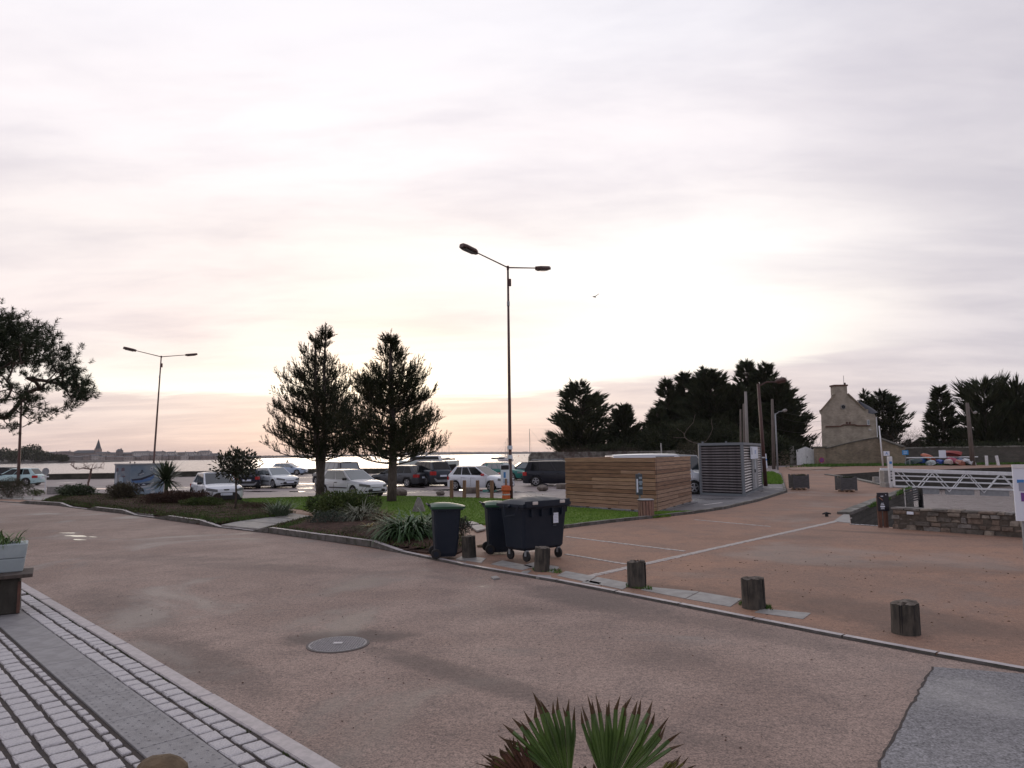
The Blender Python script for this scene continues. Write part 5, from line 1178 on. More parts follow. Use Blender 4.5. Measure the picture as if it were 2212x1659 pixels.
# ground cover, weeds and grass
def cover(name, poly, n, h, w, m, z=.08, lean=.5):
    q = scatter(poly, n); return tag(blades(name, np.column_stack([q, np.full(n, z)]), rng.normal(size=(n, 3))*[lean, lean, .2]+[0, 0, 1], rng.uniform(.5, 1.2, n)*h, w, m), kind='stuff')
rng = np.random.default_rng(99)
cover('lawn_grass', lawnp, 60000, .055, .016, M_grassb, z=.045)
cover('ground_cover', P2((160, 1085), (260, 1092), (330, 1102), (300, 1112), (180, 1098), (110, 1089)), 6000, .09, .03, M_gcov, .06)
cover('ground_cover', P2((350, 1108), (420, 1112), (500, 1112), (600, 1114), (600, 1120), (475, 1136), (430, 1131)), 11000, .10, .035, M_gcov, .07)
cover('dry_litter', bed1, 7000, .09, .025, M_brownb, .09, 1.5); cover('ground_cover', bed1, 26000, .13, .035, M_bush, .09, 1.0); cover('heather_cover', bed1, 16000, .13, .03, M_brownb, .09, 1.2); cover('ground_cover', bed2, 5000, .09, .025, M_bush, .10, 1.0)
cover('dry_litter', bed2, 3500, .07, .02, mat('leaf_litter', (.12, .065, .045), .9, nscale=8, col2=(.07, .045, .035)), .11, 2.0)
cover('weeds', P2((596, 1146), (640, 1134), (680, 1130), (670, 1140), (620, 1150)), 700, .08, .03, M_gcov, .08)
cover('weeds', P2((1395, 1114), (1440, 1112), (1450, 1118), (1410, 1121)), 900, .10, .03, M_grassb, .03)
cover('verge_grass', P2((1640, 1046), (1693, 1046), (1686, 1028), (1668, 1020), (1640, 1022)), 6000, .16, .05, M_grassb, .02)
cover('verge_grass', [*P2((1690, 1010), (1780, 1009), (1845, 1007), (1950, 1006.5), (2212, 1003)), Vector((75, 104, 0)), Vector((42, 104, 0)), Vector((36, 86, 0))], 16000, .30, .12, M_gcov, .02)
cover('slip_weeds', P2((1880, 1102), (1912, 1088), (1925, 1083), (1895, 1098)), 500, .16, .05, M_gcov, .09)
cover('slip_weeds', P2((1936, 1076), (1962, 1065), (1970, 1060), (1950, 1068)), 500, .2, .06, M_gcov, .09)
cover('kerb_weeds', P2((1352, 1272), (1410, 1279), (1408, 1272), (1352, 1266)), 260, .05, .012, M_gcov, .02)
cover('kerb_weeds', P2((1595, 1310), (1670, 1322), (1668, 1314), (1600, 1302)), 420, .055, .012, M_gcov, .02)
cover('kerb_weeds', P2((1150, 1236), (1215, 1242), (1213, 1234), (1150, 1229)), 300, .05, .012, M_gcov, .02)
cover('verge_weeds', P2((590, 1149), (700, 1165), (700, 1167.5), (590, 1152)), 500, .05, .012, M_gcov, .0)

rng = np.random.default_rng(5); q = scatter(P2((1240, 1262), (2212, 1440), (2212, 1200), (1500, 1190)), 220); tag(blades('leaf_litter', np.column_stack([q, np.full(220, .019)]), rng.normal(size=(220, 3))*[1, 1, .05], rng.uniform(.015, .05, 220), .02, M_dry, diamond=True), kind='stuff')
q = scatter(P2((60, 1300), (900, 1250), (1900, 1440), (1850, 1659), (760, 1659)), 260); tag(blades('leaf_litter', np.column_stack([q, np.full(260, .002)]), rng.normal(size=(260, 3))*[1, 1, .05], rng.uniform(.008, .03, 260), .012, MATS['leaf_litter'], diamond=True), kind='stuff')
# fan palm under the camera
def fan_palm():
    t = thing('fan_palm', 'fan palm with green pleated leaves and dry tips at the bottom edge', 'plant', W(1260, 1790))
    base = t.location.copy(); D = 3.75
    Mg = mat('palm_green', (.10, .17, .04), .4, nscale=6, col2=(.06, .11, .03)); Md = mat('palm_dry', (.17, .085, .05), .8, nscale=14, col2=(.08, .04, .03)); Mt = mat('palm_tip', (.085, .05, .022), .7)
    My = mat('palm_yellow', (.17, .15, .03), .5, nscale=9, col2=(.08, .09, .02))
    MB().tube([(0, 0, -.05), (0, 0, .16)], [.16, .13], 12).build('trunk', M_bark, t)
    def fan(u, v, D_, L_, a0, a1, n, roll, tiltb, mg, seed, dry=.15):
        """fan leaf: folded segments, joined for half their length then free"""
        r = random.Random(seed); c = WD(u, v, D_)-base; b = MB()
        for i in range(n):
            a = R_(a0+(a1-a0)*(i+.5)/n); da = R_((a1-a0)/n)*.58
            L1 = L_*(1-.16*((i+.5)/n*2-1)**2)*r.uniform(.93, 1.05); spl = .62+r.uniform(-.06, .06)
            back = tiltb+r.uniform(-.05, .05)
            def pt(rr, ang, dz=0):
                x = math.cos(ang)*rr; y = math.sin(ang)*rr
                q = Vector((x, dz+y*math.sin(back)+rr*rr*.25*r.uniform(.8, 1.2), y*math.cos(back)))
                return c+Matrix.Rotation(roll, 3, 'Z') @ q
            w = .012
            b.cur = 0
            p0 = pt(.02, a); k = spl*L1
            m0, m1, mc = pt(k, a-da), pt(k, a+da), pt(k, a, -.014)
            b.add([p0, m0, mc, m1], [(0, 1, 2), (0, 2, 3)])
            bd = r.uniform(-.04, .04); e0, e1 = pt(L1*.86, a-da*.62+bd), pt(L1*.86, a+da*.62+bd); ec_ = pt(L1*.86, a+bd, -.008)
            b.add([m0, mc, m1, e1, ec_, e0], [(0, 1, 4, 5), (1, 2, 3, 4)])
            b.cur = 1; d_ = r.uniform(-.05, .05)
            b.add([e0, ec_, e1, pt(L1*(1.0+r.uniform(-.02, .08)), a+bd*1.8+d_, r.uniform(-.03, .01))], [(0, 1, 3), (1, 2, 3)])
        b.build('fan_leaf', [mg, Mt], t, fix=False)
        MB().tube([Vector((0, 0, .12)), c*.6+Vector((0, 0, .0)), c], [.012, .010, .008], 6).build('leaf_stalk', Mg, t)
    fan(1230, 1705, 3.75, .52, 84, 140, 15, .15, -.25, Mg, 1)
    fan(1312, 1715, 3.70, .52, 36, 110, 20, -.1, -.2, Mg, 2)
    fan(1165, 1712, 3.85, .44, 88, 165, 20, .3, -.5, Md, 3); fan(1145, 1690, 3.80, .30, 110, 182, 14, .3, -.3, My, 4)
    fan(1400, 1700, 3.80, .30, 5, 62, 14, -.3, -.5, My, 5); fan(1420, 1700, 3.9, .24, 10, 80, 15, -.3, -.7, Md, 6)
    fan(1262, 1690, 3.95, .26, 50, 125, 12, 0, -.9, Md, 7)
fan_palm()

# ================================================================== VEHICLES
def lerp(a, b, t): return a+(b-a)*t
STY = dict(
  hatch=dict(top=[(0, .60), (.02, .64), (.12, .645), (.45, .63), (.70, .62), (.76, .61), (.90, .565), (.965, .52), (1, .475)], gh=(.025, .73, .13, .52), roof=(.70, .66), wx=(.185, .815), wr=.30, pil=(.36, .62), low=.20),
  round=dict(top=[(0, .58), (.02, .62), (.12, .64), (.45, .63), (.70, .60), (.78, .60), (.90, .56), (.965, .515), (1, .465)], gh=(.02, .76, .14, .50), roof=(.68, .60), wx=(.175, .82), wr=.29, pil=(.34, .60), low=.19),
  suv=dict(top=[(0, .60), (.02, .65), (.12, .66), (.45, .645), (.70, .635), (.74, .625), (.92, .585), (.975, .53), (1, .46)], gh=(.02, .71, .10, .54), roof=(.72, .66), wx=(.19, .81), wr=.34, pil=(.33, .58), low=.24),
  mpv=dict(top=[(0, .56), (.02, .61), (.12, .61), (.45, .60), (.70, .59), (.80, .58), (.92, .54), (.97, .50), (1, .45)], gh=(.015, .80, .075, .60), roof=(.74, .66), wx=(.19, .80), wr=.32, pil=(.30, .60), low=.18),
  van=dict(top=[(0, .56), (.02, .60), (.12, .60), (.45, .585), (.70, .575), (.82, .56), (.93, .50), (.98, .44), (1, .36)], gh=(.008, .84, .02, .68), roof=(.84, .80), wx=(.17, .83), wr=.33, pil=(.30, .62), low=.18),
)
def car(name, label, u, v, head, L, Wd, H, style, body, z=0.0, dark_roof=None, glass=M_glass, rimm=M_rim, clad=None, grille='wide', plate=True, mirror=None, hub=None, rails=False, tag_='car', door3=False, seed=0, trim=None, strip=False, loc=None, rear_clad=False, group='cars in the seaside car park'):
    """built at the origin: +x is the nose"""
    S = STY[style]; p = loc or W(u, v); t = thing(name, label, tag_, (p.x, p.y, z), R_(head), group)
    hl, hw = L/2, Wd/2; ns = 72; xs = [-hl+L*i/ns for i in range(ns+1)]; low = S['low']
    wxs = [-hl+L*S['wx'][0], -hl+L*S['wx'][1]]; wr = S['wr']; ar = wr*1.16
    tx, tz = [a for a, b in S['top']], [b for a, b in S['top']]
    def plan(x):
        q = abs(x)/hl; return hw*(1-.20*max(0, (q-.80)/.20)**2.4-.015*q)
    def ztop(x): return H*float(np.interp((x+hl)/L, tx, tz))
    def zbot(x):
        zb = low+.02*max(0, (abs(x)/hl-.9)/.1)**2
        for w in wxs:
            if abs(x-w) < ar: zb = max(zb, wr+math.sqrt(max(ar*ar-(x-w)**2, 0))*.98)
        return zb
    fr = [(.955, 0), (.985, .12), (1.0, .40), (.985, .68), (.955, .84), (.90, .94), (.80, .985), (.55, 1.02), (0, 1.035)]
    def ring(x):
        w, zt, zb = plan(x), ztop(x), zbot(x); base = low; out = []
        for a, b in fr:
            zz = base+(zt-base)*b; out.append(Vector((x, w*a, max(zz, zb))))
        return out
    rings = []
    for i, x in enumerate(xs):
        r = ring(x); rings.append(r+[Vector((q.x, -q.y, q.z)) for q in reversed(r[:-1])])
    b = MB()
    # rounded nose and tail: two shrinking end rings
    def endcap(r, dx, k):
        c = Vector((r[0].x, 0, (r[0].z+r[8].z)/2)); return [Vector((q.x+dx, q.y*k, c.z+(q.z-c.z)*(k+.02))) for q in r]
    allr = [endcap(rings[0], -.055, .86), endcap(rings[0], -.035, .955)]+rings+[endcap(rings[-1], .05, .95), endcap(rings[-1], .085, .84)]
    b.grid(allr); n0 = len(b.v); 
    k = len(allr[0])
    b.f.append(tuple(range(k))); b.mi.append(0); b.f.append(tuple((len(allr)-1)*k+i for i in reversed(range(k)))); b.mi.append(0)
    bd = b.build('body', body, t, smooth=True)
    MB().box((0, 0, low+.06), (L*.93, Wd*.80, .12)).build('underbody', M_black, t)
    for w in wxs: MB().box((w, 0, wr*1.1), (ar*1.9, Wd*.82, wr*1.6)).build('wheel_well', M_black, t)
    # greenhouse
    g0, g1, r0, r1 = S['gh']; wb, wt = hw*.925, hw*S['roof'][0]; wt2 = hw*S['roof'][0]*.96
    X = lambda q: -hl+L*q
    zb0, zb1 = ztop(X(g0))*.985, ztop(X(g1))*.975; zr = H
    A = [Vector((X(g0), wb*.90, zb0)), Vector((X(g1), wb*.96, zb1)), Vector((X(r1), wt, zr*.965)), Vector((X(r0), wt2, zr*.955))]     # left side
    Bm = [Vector((p_.x, -p_.y, p_.z)) for p_ in A]
    rows = []
    for i in range(11):
        q = i/10; row = []
        x = lerp(X(r0), X(r1), q); arch = math.sin(math.pi*q)**.7
        for j in range(9):
            s_ = j/4-1; y = s_*lerp(wt2, wt, q); row.append(Vector((x, y, lerp(A[3].z, A[2].z, q)+H*.018*arch*(1-s_*s_*.6)+H*.014*(1-s_**4))))
        rows.append(row)
    roofm = dark_roof or body
    MB().grid(rows).build('roof', roofm, t, smooth=True, fix=True)
    def quad(a, b_, c, d, s0, s1, t0, t1, off, mb, n=5):
        """patch inside the bilinear quad a-b (bottom) d-c (top)"""
        nn = (b_-a).cross(d-a).normalized(); P = []
        cen = (a+b_+c+d)/4
        if nn.dot(cen-Vector((0, 0, H*.4))) < 0: nn = -nn
        for i in range(n+1):
            s_ = lerp(s0, s1, i/n); row = []
            for j in range(3):
                q = lerp(t0, t1, j/2); row.append(a.lerp(b_, s_).lerp(d.lerp(c, s_), q)+nn*off)
            P.append(row)
        mb.grid(P); return mb
    cab = MB()
    for s_ in (A, Bm): quad(s_[0], s_[1], s_[2], s_[3], 0, 1, 0, 1, 0, cab)
    quad(A[1], Bm[1], Bm[2], A[2], 0, 1, 0, 1, 0, cab); quad(A[0], Bm[0], Bm[3], A[3], 0, 1, 0, 1, 0, cab)
    cab.build('cabin', body, t, fix=False)
    ws = MB(); bow = lambda mb, a, b_, c, d, s0, s1, t0, t1, o: quad(a, b_, c, d, s0, s1, t0, t1, o, mb)
    bow(ws, A[1], Bm[1], Bm[2], A[2], .045, .955, .03, .93, .012); ws.build('windscreen', glass, t, fix=False)
    ws = MB(); bow(ws, A[0], Bm[0], Bm[3], A[3], .07, .93, .10, .90, .012); ws.build('rear_window', M_glassd if glass is M_glass else glass, t, fix=False)
    cuts = [.10 if style != 'van' else .5, *( [S['pil'][0]] if not door3 else []), S['pil'][1] if not door3 else S['pil'][1]-.08, .95]
    if style == 'van': cuts = [.62, .93]
    for s_ in (A, Bm):
        for a_, c_2 in zip(cuts[:-1], cuts[1:]):
            m2 = MB(); a_ += .012; c_2 -= .012
            # slanted ends follow the pillars through the bilinear patch
            quad(s_[0], s_[1], s_[2], s_[3], a_, c_2, .08, .90, .010, m2); m2.build('side_window', glass, t, fix=False)
    sg_ = lambda sgn, x, z_: plan(x)*sgn
    def side_y(x, z_):
        w, zt = plan(x), ztop(x); f_ = (z_-low)/(zt-low); return w*float(np.interp(f_, [b_ for a_, b_ in fr], [a_ for a_, b_ in fr]))
    # door seams, handles, sill
    seams = [lerp(X(g0), X(g1), .97)]
    seams += [lerp(X(g0), X(g1), S['pil'][1]-(.08 if door3 else 0))]
    if not door3 and style != 'van': seams += [lerp(X(g0), X(g1), S['pil'][0]+.02)]
    sm = MB()
    for x in seams:
        for sgn in (1, -1):
            pts = [(x, sgn*(side_y(x, z_)+.003), z_) for z_ in np.linspace(max(zbot(x), low)+.08, ztop(x)*.97, 6)]
            sm.tube(pts, .007, 4)
    sm.build('door_seam', M_black, t)
    for x in seams[1:]:
        for sgn in (1, -1):
            MB().box((x+.14, sgn*(side_y(x, ztop(x)*.82)+.012), ztop(x)*.84), (.17, .03, .035)).build('door_handle', body if not strip else M_black, t)
    for sgn in (1, -1):
        x0, x1 = wxs[0]+ar*1.05, wxs[1]-ar*1.05
        if clad:
            MB().box(((x0+x1)/2, sgn*(hw*.975), low+.10), (x1-x0, .07, .20)).build('sill_cladding', clad, t, bevel=.02)
        if strip: MB().box(((x0+x1)/2, sgn*(side_y(0, H*.36)+.004), H*.345), ((x1-x0)*.86, .03, .05)).build('side_strip', M_black, t)
        for w in wxs:
            ca = MB(); pts = [(w+math.cos(a)*ar*1.0, sgn*(side_y(w+math.cos(a)*ar, H*.4)+.004), wr+math.sin(a)*ar) for a in np.linspace(.02, math.pi-.02, 14)]
            ca.tube(pts, .035 if clad else .012, 5); ca.build('wheel_arch', clad or body, t)
        mx = lerp(X(g0), X(g1), .90); mm = mirror or M_black
        MB().box((mx, sgn*(hw*1.06), ztop(mx)*1.055), (.13, .20, .13)).build('mirror', mm, t, bevel=.03)
    # wheels
    for w in wxs:
        for sgn in (1, -1):
            wh = MB().tube([(w, sgn*(hw-.205), wr), (w, sgn*(hw-.19), wr), (w, sgn*(hw-.03), wr), (w, sgn*(hw-.012), wr)], [wr*.90, wr, wr, wr*.92], 24).build('wheel', M_rub, t, smooth=False)
            MB().cyl((w, sgn*(hw-.03), wr), (w, sgn*(hw-.008), wr), wr*.66, n=22).build('rim_recess', M_black if not hub else hub, wh)
            sp = MB()
            for q in range(5 if not hub else 8):
                a = 2*math.pi*q/(5 if not hub else 8)+.3
                sp.box((0, 0, 0), (wr*.58, .012, wr*(.20 if not hub else .10)), Matrix.Translation((w+math.cos(a)*wr*.33, sgn*(hw-.002), wr+math.sin(a)*wr*.33)) @ Matrix.Rotation(-a, 4, 'Y'))
            pts = [(w+math.cos(a)*wr*.63, sgn*(hw-.004), wr+math.sin(a)*wr*.63) for a in np.linspace(0, 2*math.pi, 23)]; sp.tube(pts, wr*.05, 4)
            sp.cyl((w, sgn*(hw-.01), wr), (w, sgn*(hw+.004), wr), wr*.14, n=10); sp.build('rim', rimm, wh)
    # nose: x of the skin at given y,z on the front
    def nose(y): return float(np.interp(abs(y)/hw, [0, .655, .745, .785, .84, .90, .95, .985], [hl+.085, hl+.085, hl+.05, hl, hl*.975, hl*.94, hl*.897, hl*.80]))
    def tail(y): return -float(np.interp(abs(y)/hw, [0, .675, .75, .785, .84, .90, .95, .985], [hl+.055, hl+.055, hl+.035, hl, hl*.975, hl*.94, hl*.897, hl*.80]))
    def face(pts, d, nm, m, front=True, par=t, bev=0):
        """patch that follows the curved nose or tail; pts (y,z) outline"""
        ys = [p_[0] for p_ in pts]; y0, y1 = min(ys)+1e-4, max(ys)-1e-4; P = []; n = len(pts)
        for k_ in range(13):
            y = lerp(y0, y1, k_/12); zs = []
            for a_ in range(n):
                (ya, za), (yb, zb_) = pts[a_], pts[(a_+1) % n]
                if (ya-y)*(yb-y) < 0: zs.append(lerp(za, zb_, (y-ya)/(yb-ya)))
            if len(zs) < 2: continue
            x = nose(y)+d*.35+.006 if front else tail(y)-d*.35-.006; xb = x-.05 if front else x+.05
            P.append([Vector((xb, y, min(zs)-.004)), Vector((x, y, min(zs))), Vector((x, y, max(zs))), Vector((xb, y, max(zs)+.004))])
        return MB().grid(P).build(nm, m, par, fix=False)
    zh = H*.44
    for sgn in (1, -1):
        Z = ztop(hl*.93)
        # headlight wraps the corner
        pa = MB(); P = []
        for i in range(7):
            q = i/6; y = hw*lerp(.46, .955, q); x = nose(y)
            P.append([Vector((x+.016, sgn*(y+.016*q), z_)) for z_ in (Z*lerp(.70, .80, q), Z*lerp(.79, .90, q), Z*lerp(.86, .97, q))])
        pa.grid(P).build('headlight', M_lens, t, smooth=True, fix=False)
        pa = MB(); P = []; Zr = ztop(-hl*.97)
        for i in range(6):
            q = i/5; y = hw*lerp(.62, .955, q); x = tail(y)
            P.append([Vector((x-.016, sgn*(y+.016*q), z_)) for z_ in (Zr*.70, Zr*.82, Zr*.93)])
        pa.grid(P).build('tail_light', M_red, t, smooth=True, fix=False)
    gw_ = hw*.58
    if grille == 'wide':
        face([(-gw_, H*.20), (gw_, H*.20), (gw_*1.08, H*.235), (gw_*.98, H*.305), (-gw_*.98, H*.305), (-gw_*1.08, H*.235)], .035, 'lower_grille', M_black)
        face([(-gw_*.62, H*.352), (gw_*.62, H*.352), (gw_*.62, H*.366), (-gw_*.62, H*.366)], .035, 'upper_grille', M_black)
        for sgn in (1, -1): face([(sgn*hw*.72-.05, H*.215), (sgn*hw*.72+.05, H*.215), (sgn*hw*.72+.05, H*.26), (sgn*hw*.72-.05, H*.26)], .03, 'fog_light', M_black)
    elif grille == 'x':
        face([(-hw*.80, H*.12), (hw*.80, H*.12), (hw*.76, H*.19), (hw*.50, H*.34), (-hw*.50, H*.34), (-hw*.76, H*.19)], .04, 'lower_grille', M_black)
        face([(-hw*.12, H*.41), (hw*.12, H*.41), (hw*.15, H*.445), (-hw*.15, H*.445)], .035, 'badge', M_black)
    elif grille == 'oval':
        pts = [(math.cos(a)*hw*.52, H*.29+math.sin(a)*H*.07) for a in np.linspace(0, 2*math.pi, 17)[:-1]]
        face(pts, .03, 'grille_surround', M_rim); face([(y*.88, H*.29+(z_-H*.29)*.8) for y, z_ in pts], .05, 'grille', M_black)
        for sgn in (1, -1): face([(sgn*hw*.76-.06, H*.18), (sgn*hw*.76+.06, H*.19), (sgn*hw*.76+.05, H*.26), (sgn*hw*.76-.04, H*.25)], .03, 'fog_light', M_black)
        face([(-hw*.5, H*.165), (hw*.5, H*.165), (hw*.5, H*.195), (-hw*.5, H*.195)], .03, 'lower_grille', M_black)
    if plate:
        face([(-.26, H*.245), (.26, H*.245), (.26, H*.245+.11), (-.26, H*.245+.11)], .06, 'number_plate', M_paper)
        face([(-.26, H*.38), (.26, H*.38), (.26, H*.38+.11), (-.26, H*.38+.11)], .06, 'number_plate', M_paper, front=False)
    if rear_clad:
        face([(-hw*.95, low+.02), (hw*.95, low+.02), (hw*.95, H*.36), (-hw*.95, H*.36)], .03, 'rear_bumper', M_black, front=False)
        face([(-hw*.55, low+.04), (hw*.55, low+.04), (hw*.72, H*.24), (hw*.80, H*.34), (hw*.70, H*.34), (hw*.60, H*.26), (-hw*.60, H*.26), (-hw*.70, H*.34), (-hw*.80, H*.34), (-hw*.72, H*.24)], .05, 'skid_plate', M_steelgr, front=False)
    if rails:
        for sgn in (1, -1):
            ww = wt*.90; MB().tube([(X(r0)+.15, sgn*ww, H*.985), (X(r0)+.25, sgn*ww, H*1.035), (X(r1)-.25, sgn*ww, H*1.04), (X(r1)-.12, sgn*ww, H*.995)], .022, 6).build('roof_rail', M_steelgr, t)
    MB().cyl((lerp(X(r0), X(r1), .12), 0, H*1.0), (lerp(X(r0), X(r1), .02), 0, H*1.11), .006, n=4).build('aerial', M_black, t)
    return t
Pw = paint('white_car_paint', (.74, .78, .84)); Pw2 = paint('off_white_car_paint', (.66, .72, .76)); Pmint = paint('ice_green_paint', (.42, .60, .62)); Plb = paint('pale_blue_paint', (.36, .46, .60))
Pg = paint('grey_metal_paint', (.075, .08, .09), .5); Pg2 = paint('dark_slate_paint', (.045, .055, .07), .4); Pbk = paint('black_blue_paint', (.010, .012, .020)); Prd = paint('dark_red_paint', (.10, .015, .02)); Ptl = paint('teal_paint', (.02, .16, .14)); Pnv = paint('navy_paint', (.012, .016, .035)); Psv = paint('silver_paint', (.36, .38, .40), .3)
# heading: 0 = nose to the right of the picture, -90 = nose towards the camera
car('parked_car', 'ice green hatchback with black window surround behind the brown lamp post at far left', 34, 1049, 184, 3.75, 1.66, 1.42, 'round', Pmint, clad=M_black, glass=M_glassd, mirror=M_black)
car('parked_car', 'dark car mostly hidden behind the ice green hatchback at far left', -12, 1044, 184, 4.0, 1.7, 1.46, 'hatch', Pbk, glass=M_glassd)
car('parked_car', 'white small crossover with big black grille behind the little round tree', 466, 1082, -54, 3.75, 1.70, 1.40, 'round', Pw, grille='x', clad=M_black, door3=False, mirror=M_black, glass=M_glass)
car('parked_car', 'dark car seen from behind between the round tree and the white hatchback', 536, 1054, 108, 3.9, 1.6, 1.36, 'hatch', Pnv, rear_clad=True, glass=M_glassd)
car('parked_car', 'white five-door hatchback with black side strips left of the forked pine', 594, 1053, -44, 3.9, 1.65, 1.38, 'hatch', Pw2, strip=True, glass=M_glassc, hub=M_rim, rimm=M_rim)
car('parked_car', 'pale blue hatchback side on by the sea wall, nose to the right', 625, 1026, -6, 3.75, 1.6, 1.36, 'hatch', Plb, glass=M_glassc)
car('parked_car', 'white three-door hatchback in front of the other cars right of the forked pine', 760, 1072, -42, 4.0, 1.72, 1.40, 'hatch', Pw, strip=True, door3=True, glass=M_glassc, hub=M_black)
car('parked_car', 'dark estate car with roof rails partly hidden by the forked pine', 726, 1050, 128, 4.7, 1.8, 1.72, 'mpv', Pg2, glass=M_glassc, rails=True)
car('parked_car', 'grey rounded car seen from behind the single trunk pine', 862, 1050, 150, 4.1, 1.72, 1.42, 'round', Pg, glass=M_glassd, clad=M_black)
car('parked_car', 'dark grey off-roader with silver skid plate seen from behind', 921, 1048.5, 128, 4.2, 1.76, 1.66, 'suv', Pg2, clad=M_black, glass=M_glassd, rails=True, rear_clad=True)
car('parked_car', 'white hatchback with black pillars and red mirror behind the wooden posts', 1038, 1059, -30, 3.72, 1.66, 1.44, 'round', Pw, grille='oval', glass=M_glassd, mirror=mat('mirror_red', (.5, .04, .04), .3))
car('parked_car', 'dark red car hidden behind the white hatchback with red mirror', 1052, 1036, 174, 3.9, 1.65, 1.42, 'hatch', Prd, glass=M_glassc)
car('parked_car', 'teal hatchback behind the street lamp pole', 1092, 1037, -35, 3.8, 1.65, 1.40, 'hatch', Ptl, glass=M_glassc)
car('parked_car', 'dark blue hatchback between the teal car and the black people carrier', 1128, 1036, 188, 3.9, 1.65, 1.42, 'hatch', Pnv, glass=M_glassc)
car('parked_car', 'black people carrier beside the timber screen', 1208, 1049, -12, 4.4, 1.8, 1.62, 'mpv', Pbk, glass=M_glassd, rails=True)
car('parked_van', 'white van whose roof shows above the timber screen', 0, 0, 8, 4.9, 1.9, 2.02, 'van', Pw, loc=Vector((7.1, 35.2, 0)), tag_='van', group='vans behind the timber screen')
car('parked_van', 'silver van between the timber screen and the ribbed metal hut', 0, 0, -62, 4.4, 1.8, 1.95, 'van', Psv, loc=Vector((9.0, 38.8, 0)), tag_='van', group='vans behind the timber screen')

# ================================================================== BOATS
def hull_mesh(L, Bm, D, m, name, par, z0=0, full=.55, stern=.7, open_=False, loc=(0, 0, 0), rot=None):
    """displacement hull: +x bow; deck at z0+D"""
    b = MB(); rows = []; n = 16
    for i in range(n+1):
        q = i/n; x = -L/2+L*q
        w = Bm/2*(stern+(1-stern)*math.sin(min(q/.45, 1)*math.pi/2)) if q < .45 else Bm/2*max(1-((q-.45)/.55)**2.2, .01)
        kz = z0+D*(.30*max(0, (q-.75)/.25)**2+.10*(1-q)); sh = z0+D*(1+.22*(q-.4)**2*2)
        row = [Vector((x, w*a, lerp(kz, sh, c))) for a, c in ((1, 1), (.96, .6), (.80, .25), (.40, .05), (0, 0))]
        row += [Vector((p.x, -p.y, p.z)) for p in reversed(row[:-1])]; rows.append(row)
    b.grid(rows); o = len(b.v)-0
    b.f.append(tuple(range(9))); b.mi.append(0)
    if not open_: b.grid([[r[0], Vector((r[0].x, 0, r[0].z+.04)), r[8]] for r in rows])
    M_ = (Matrix.Translation(loc) @ rot) if rot is not None else Matrix.Translation(loc)
    b.v = [tuple(M_ @ Vector(p)) for p in b.v]
    return b.build(name, m, par, smooth=False)
M_mast = mat('mast_metal', (.16, .15, .15), .4)
def sailboat(label, u, v, D, mast_u, mast_v, Lh, hd_, hm, mizzen=None, cab=True):
    p = WD(u, v, D); t = thing('sailing_boat', label, 'sailing boat', (p.x, D, WZ), R_(hd_), 'boats moored on the bay')
    hull_mesh(Lh, Lh*.30, 1.1, hm, 'hull', t, -.15)
    if cab: MB().box((-.1*Lh, 0, 1.25), (Lh*.36, Lh*.18, .5), taper=.82).build('cabin', M_white, t, bevel=.06)
    Hm = WD(mast_u, mast_v, D).z-WZ; mx = (WD(mast_u, 990, D).x-p.x)/max(math.cos(R_(hd_)), .3)*(1 if math.cos(R_(hd_)) > 0 else -1)
    def mast(mx, Hm):
        k = MB().cyl((mx, 0, .9), (mx, 0, Hm), .13, .09, 6).build('mast', M_mast, t)
        MB().cyl((mx, 0, Hm*.62), (mx, .9, Hm*.62), .05, n=4).cyl((mx, 0, Hm*.62), (mx, -.9, Hm*.62), .05, n=4).build('spreader', M_mast, k)
    mast(mx, Hm); MB().cyl((mx, 0, 1.9), (mx-Lh*.34, 0, 1.95), .14, n=6).build('boom', M_mast, t)
    st = MB().tube([(mx, 0, Hm), (Lh*.48, 0, 1.2)], .03, 3).tube([(mx, 0, Hm), (-Lh*.48, 0, 1.2)], .03, 3); st.build('stay', M_mast, t)
    if mizzen: mast((WD(mizzen[0], 990, D).x-p.x), WD(mizzen[0], mizzen[1], D).z-WZ)
    return t
sailboat('pale sailing boat behind the pine tips, tallest mast of the left pair', 950, 993, 540, 954.8, 954, 11.5, 8, M_white, mizzen=(947, 964))
sailboat('dark hulled sailing boat right of the pine tips', 970, 994, 516, 970, 961.5, 9.5, 12, Pnv)
sailboat('dark hulled two masted boat left of the street lamp pole', 1080, 994, 516, 1084, 955, 13, 190, Pnv, mizzen=(1068.5, 964))
sailboat('white motor sailer partly behind the street lamp pole', 1092, 999.5, 380, 1093.3, 946, 8.5, 170, M_white)
sailboat('sailing boat whose mast rises behind the tall wall', 1176, 990, 300, 1166.5, 926, 11, 172, M_white)
for i, (u, v, lb, m) in enumerate([(930, 983.6, 'small dark mooring buoy left of the moored boats', M_black), (857, 986, 'small far mooring buoy seen between the pines', M_black), (1120, 985.6, 'orange mooring buoy right of the street lamp pole', M_orange), (1133, 984, 'dark channel marker near the end of the tall wall', M_black)]):
    p = W(u, v+.5, WZ); b = MB().tube([(0, 0, -.3), (0, 0, .1), (0, 0, .6), (0, 0, .8)], [.4, .75, .5, .1], 10); b.cyl((0, 0, .7), (0, 0, 1.9), .10, n=6)
    tag(b.build('buoy', m), lb, 'buoy', 'mooring buoys').location = p
# two piles in the water behind the mural box
for u, lb in ((281, 'left wooden pile in the water above the mural box'), (291, 'right wooden pile in the water above the mural box')):
    p = W(u, 1006, WZ); o = MB().cyl((0, 0, -1), (0, 0, WD(u, 997.5, p.y).z-WZ), .28, n=8).build('mooring_pile', M_timberd); o.location = (p.x, p.y, WZ); tag(o, lb, 'pile', 'piles in the water')
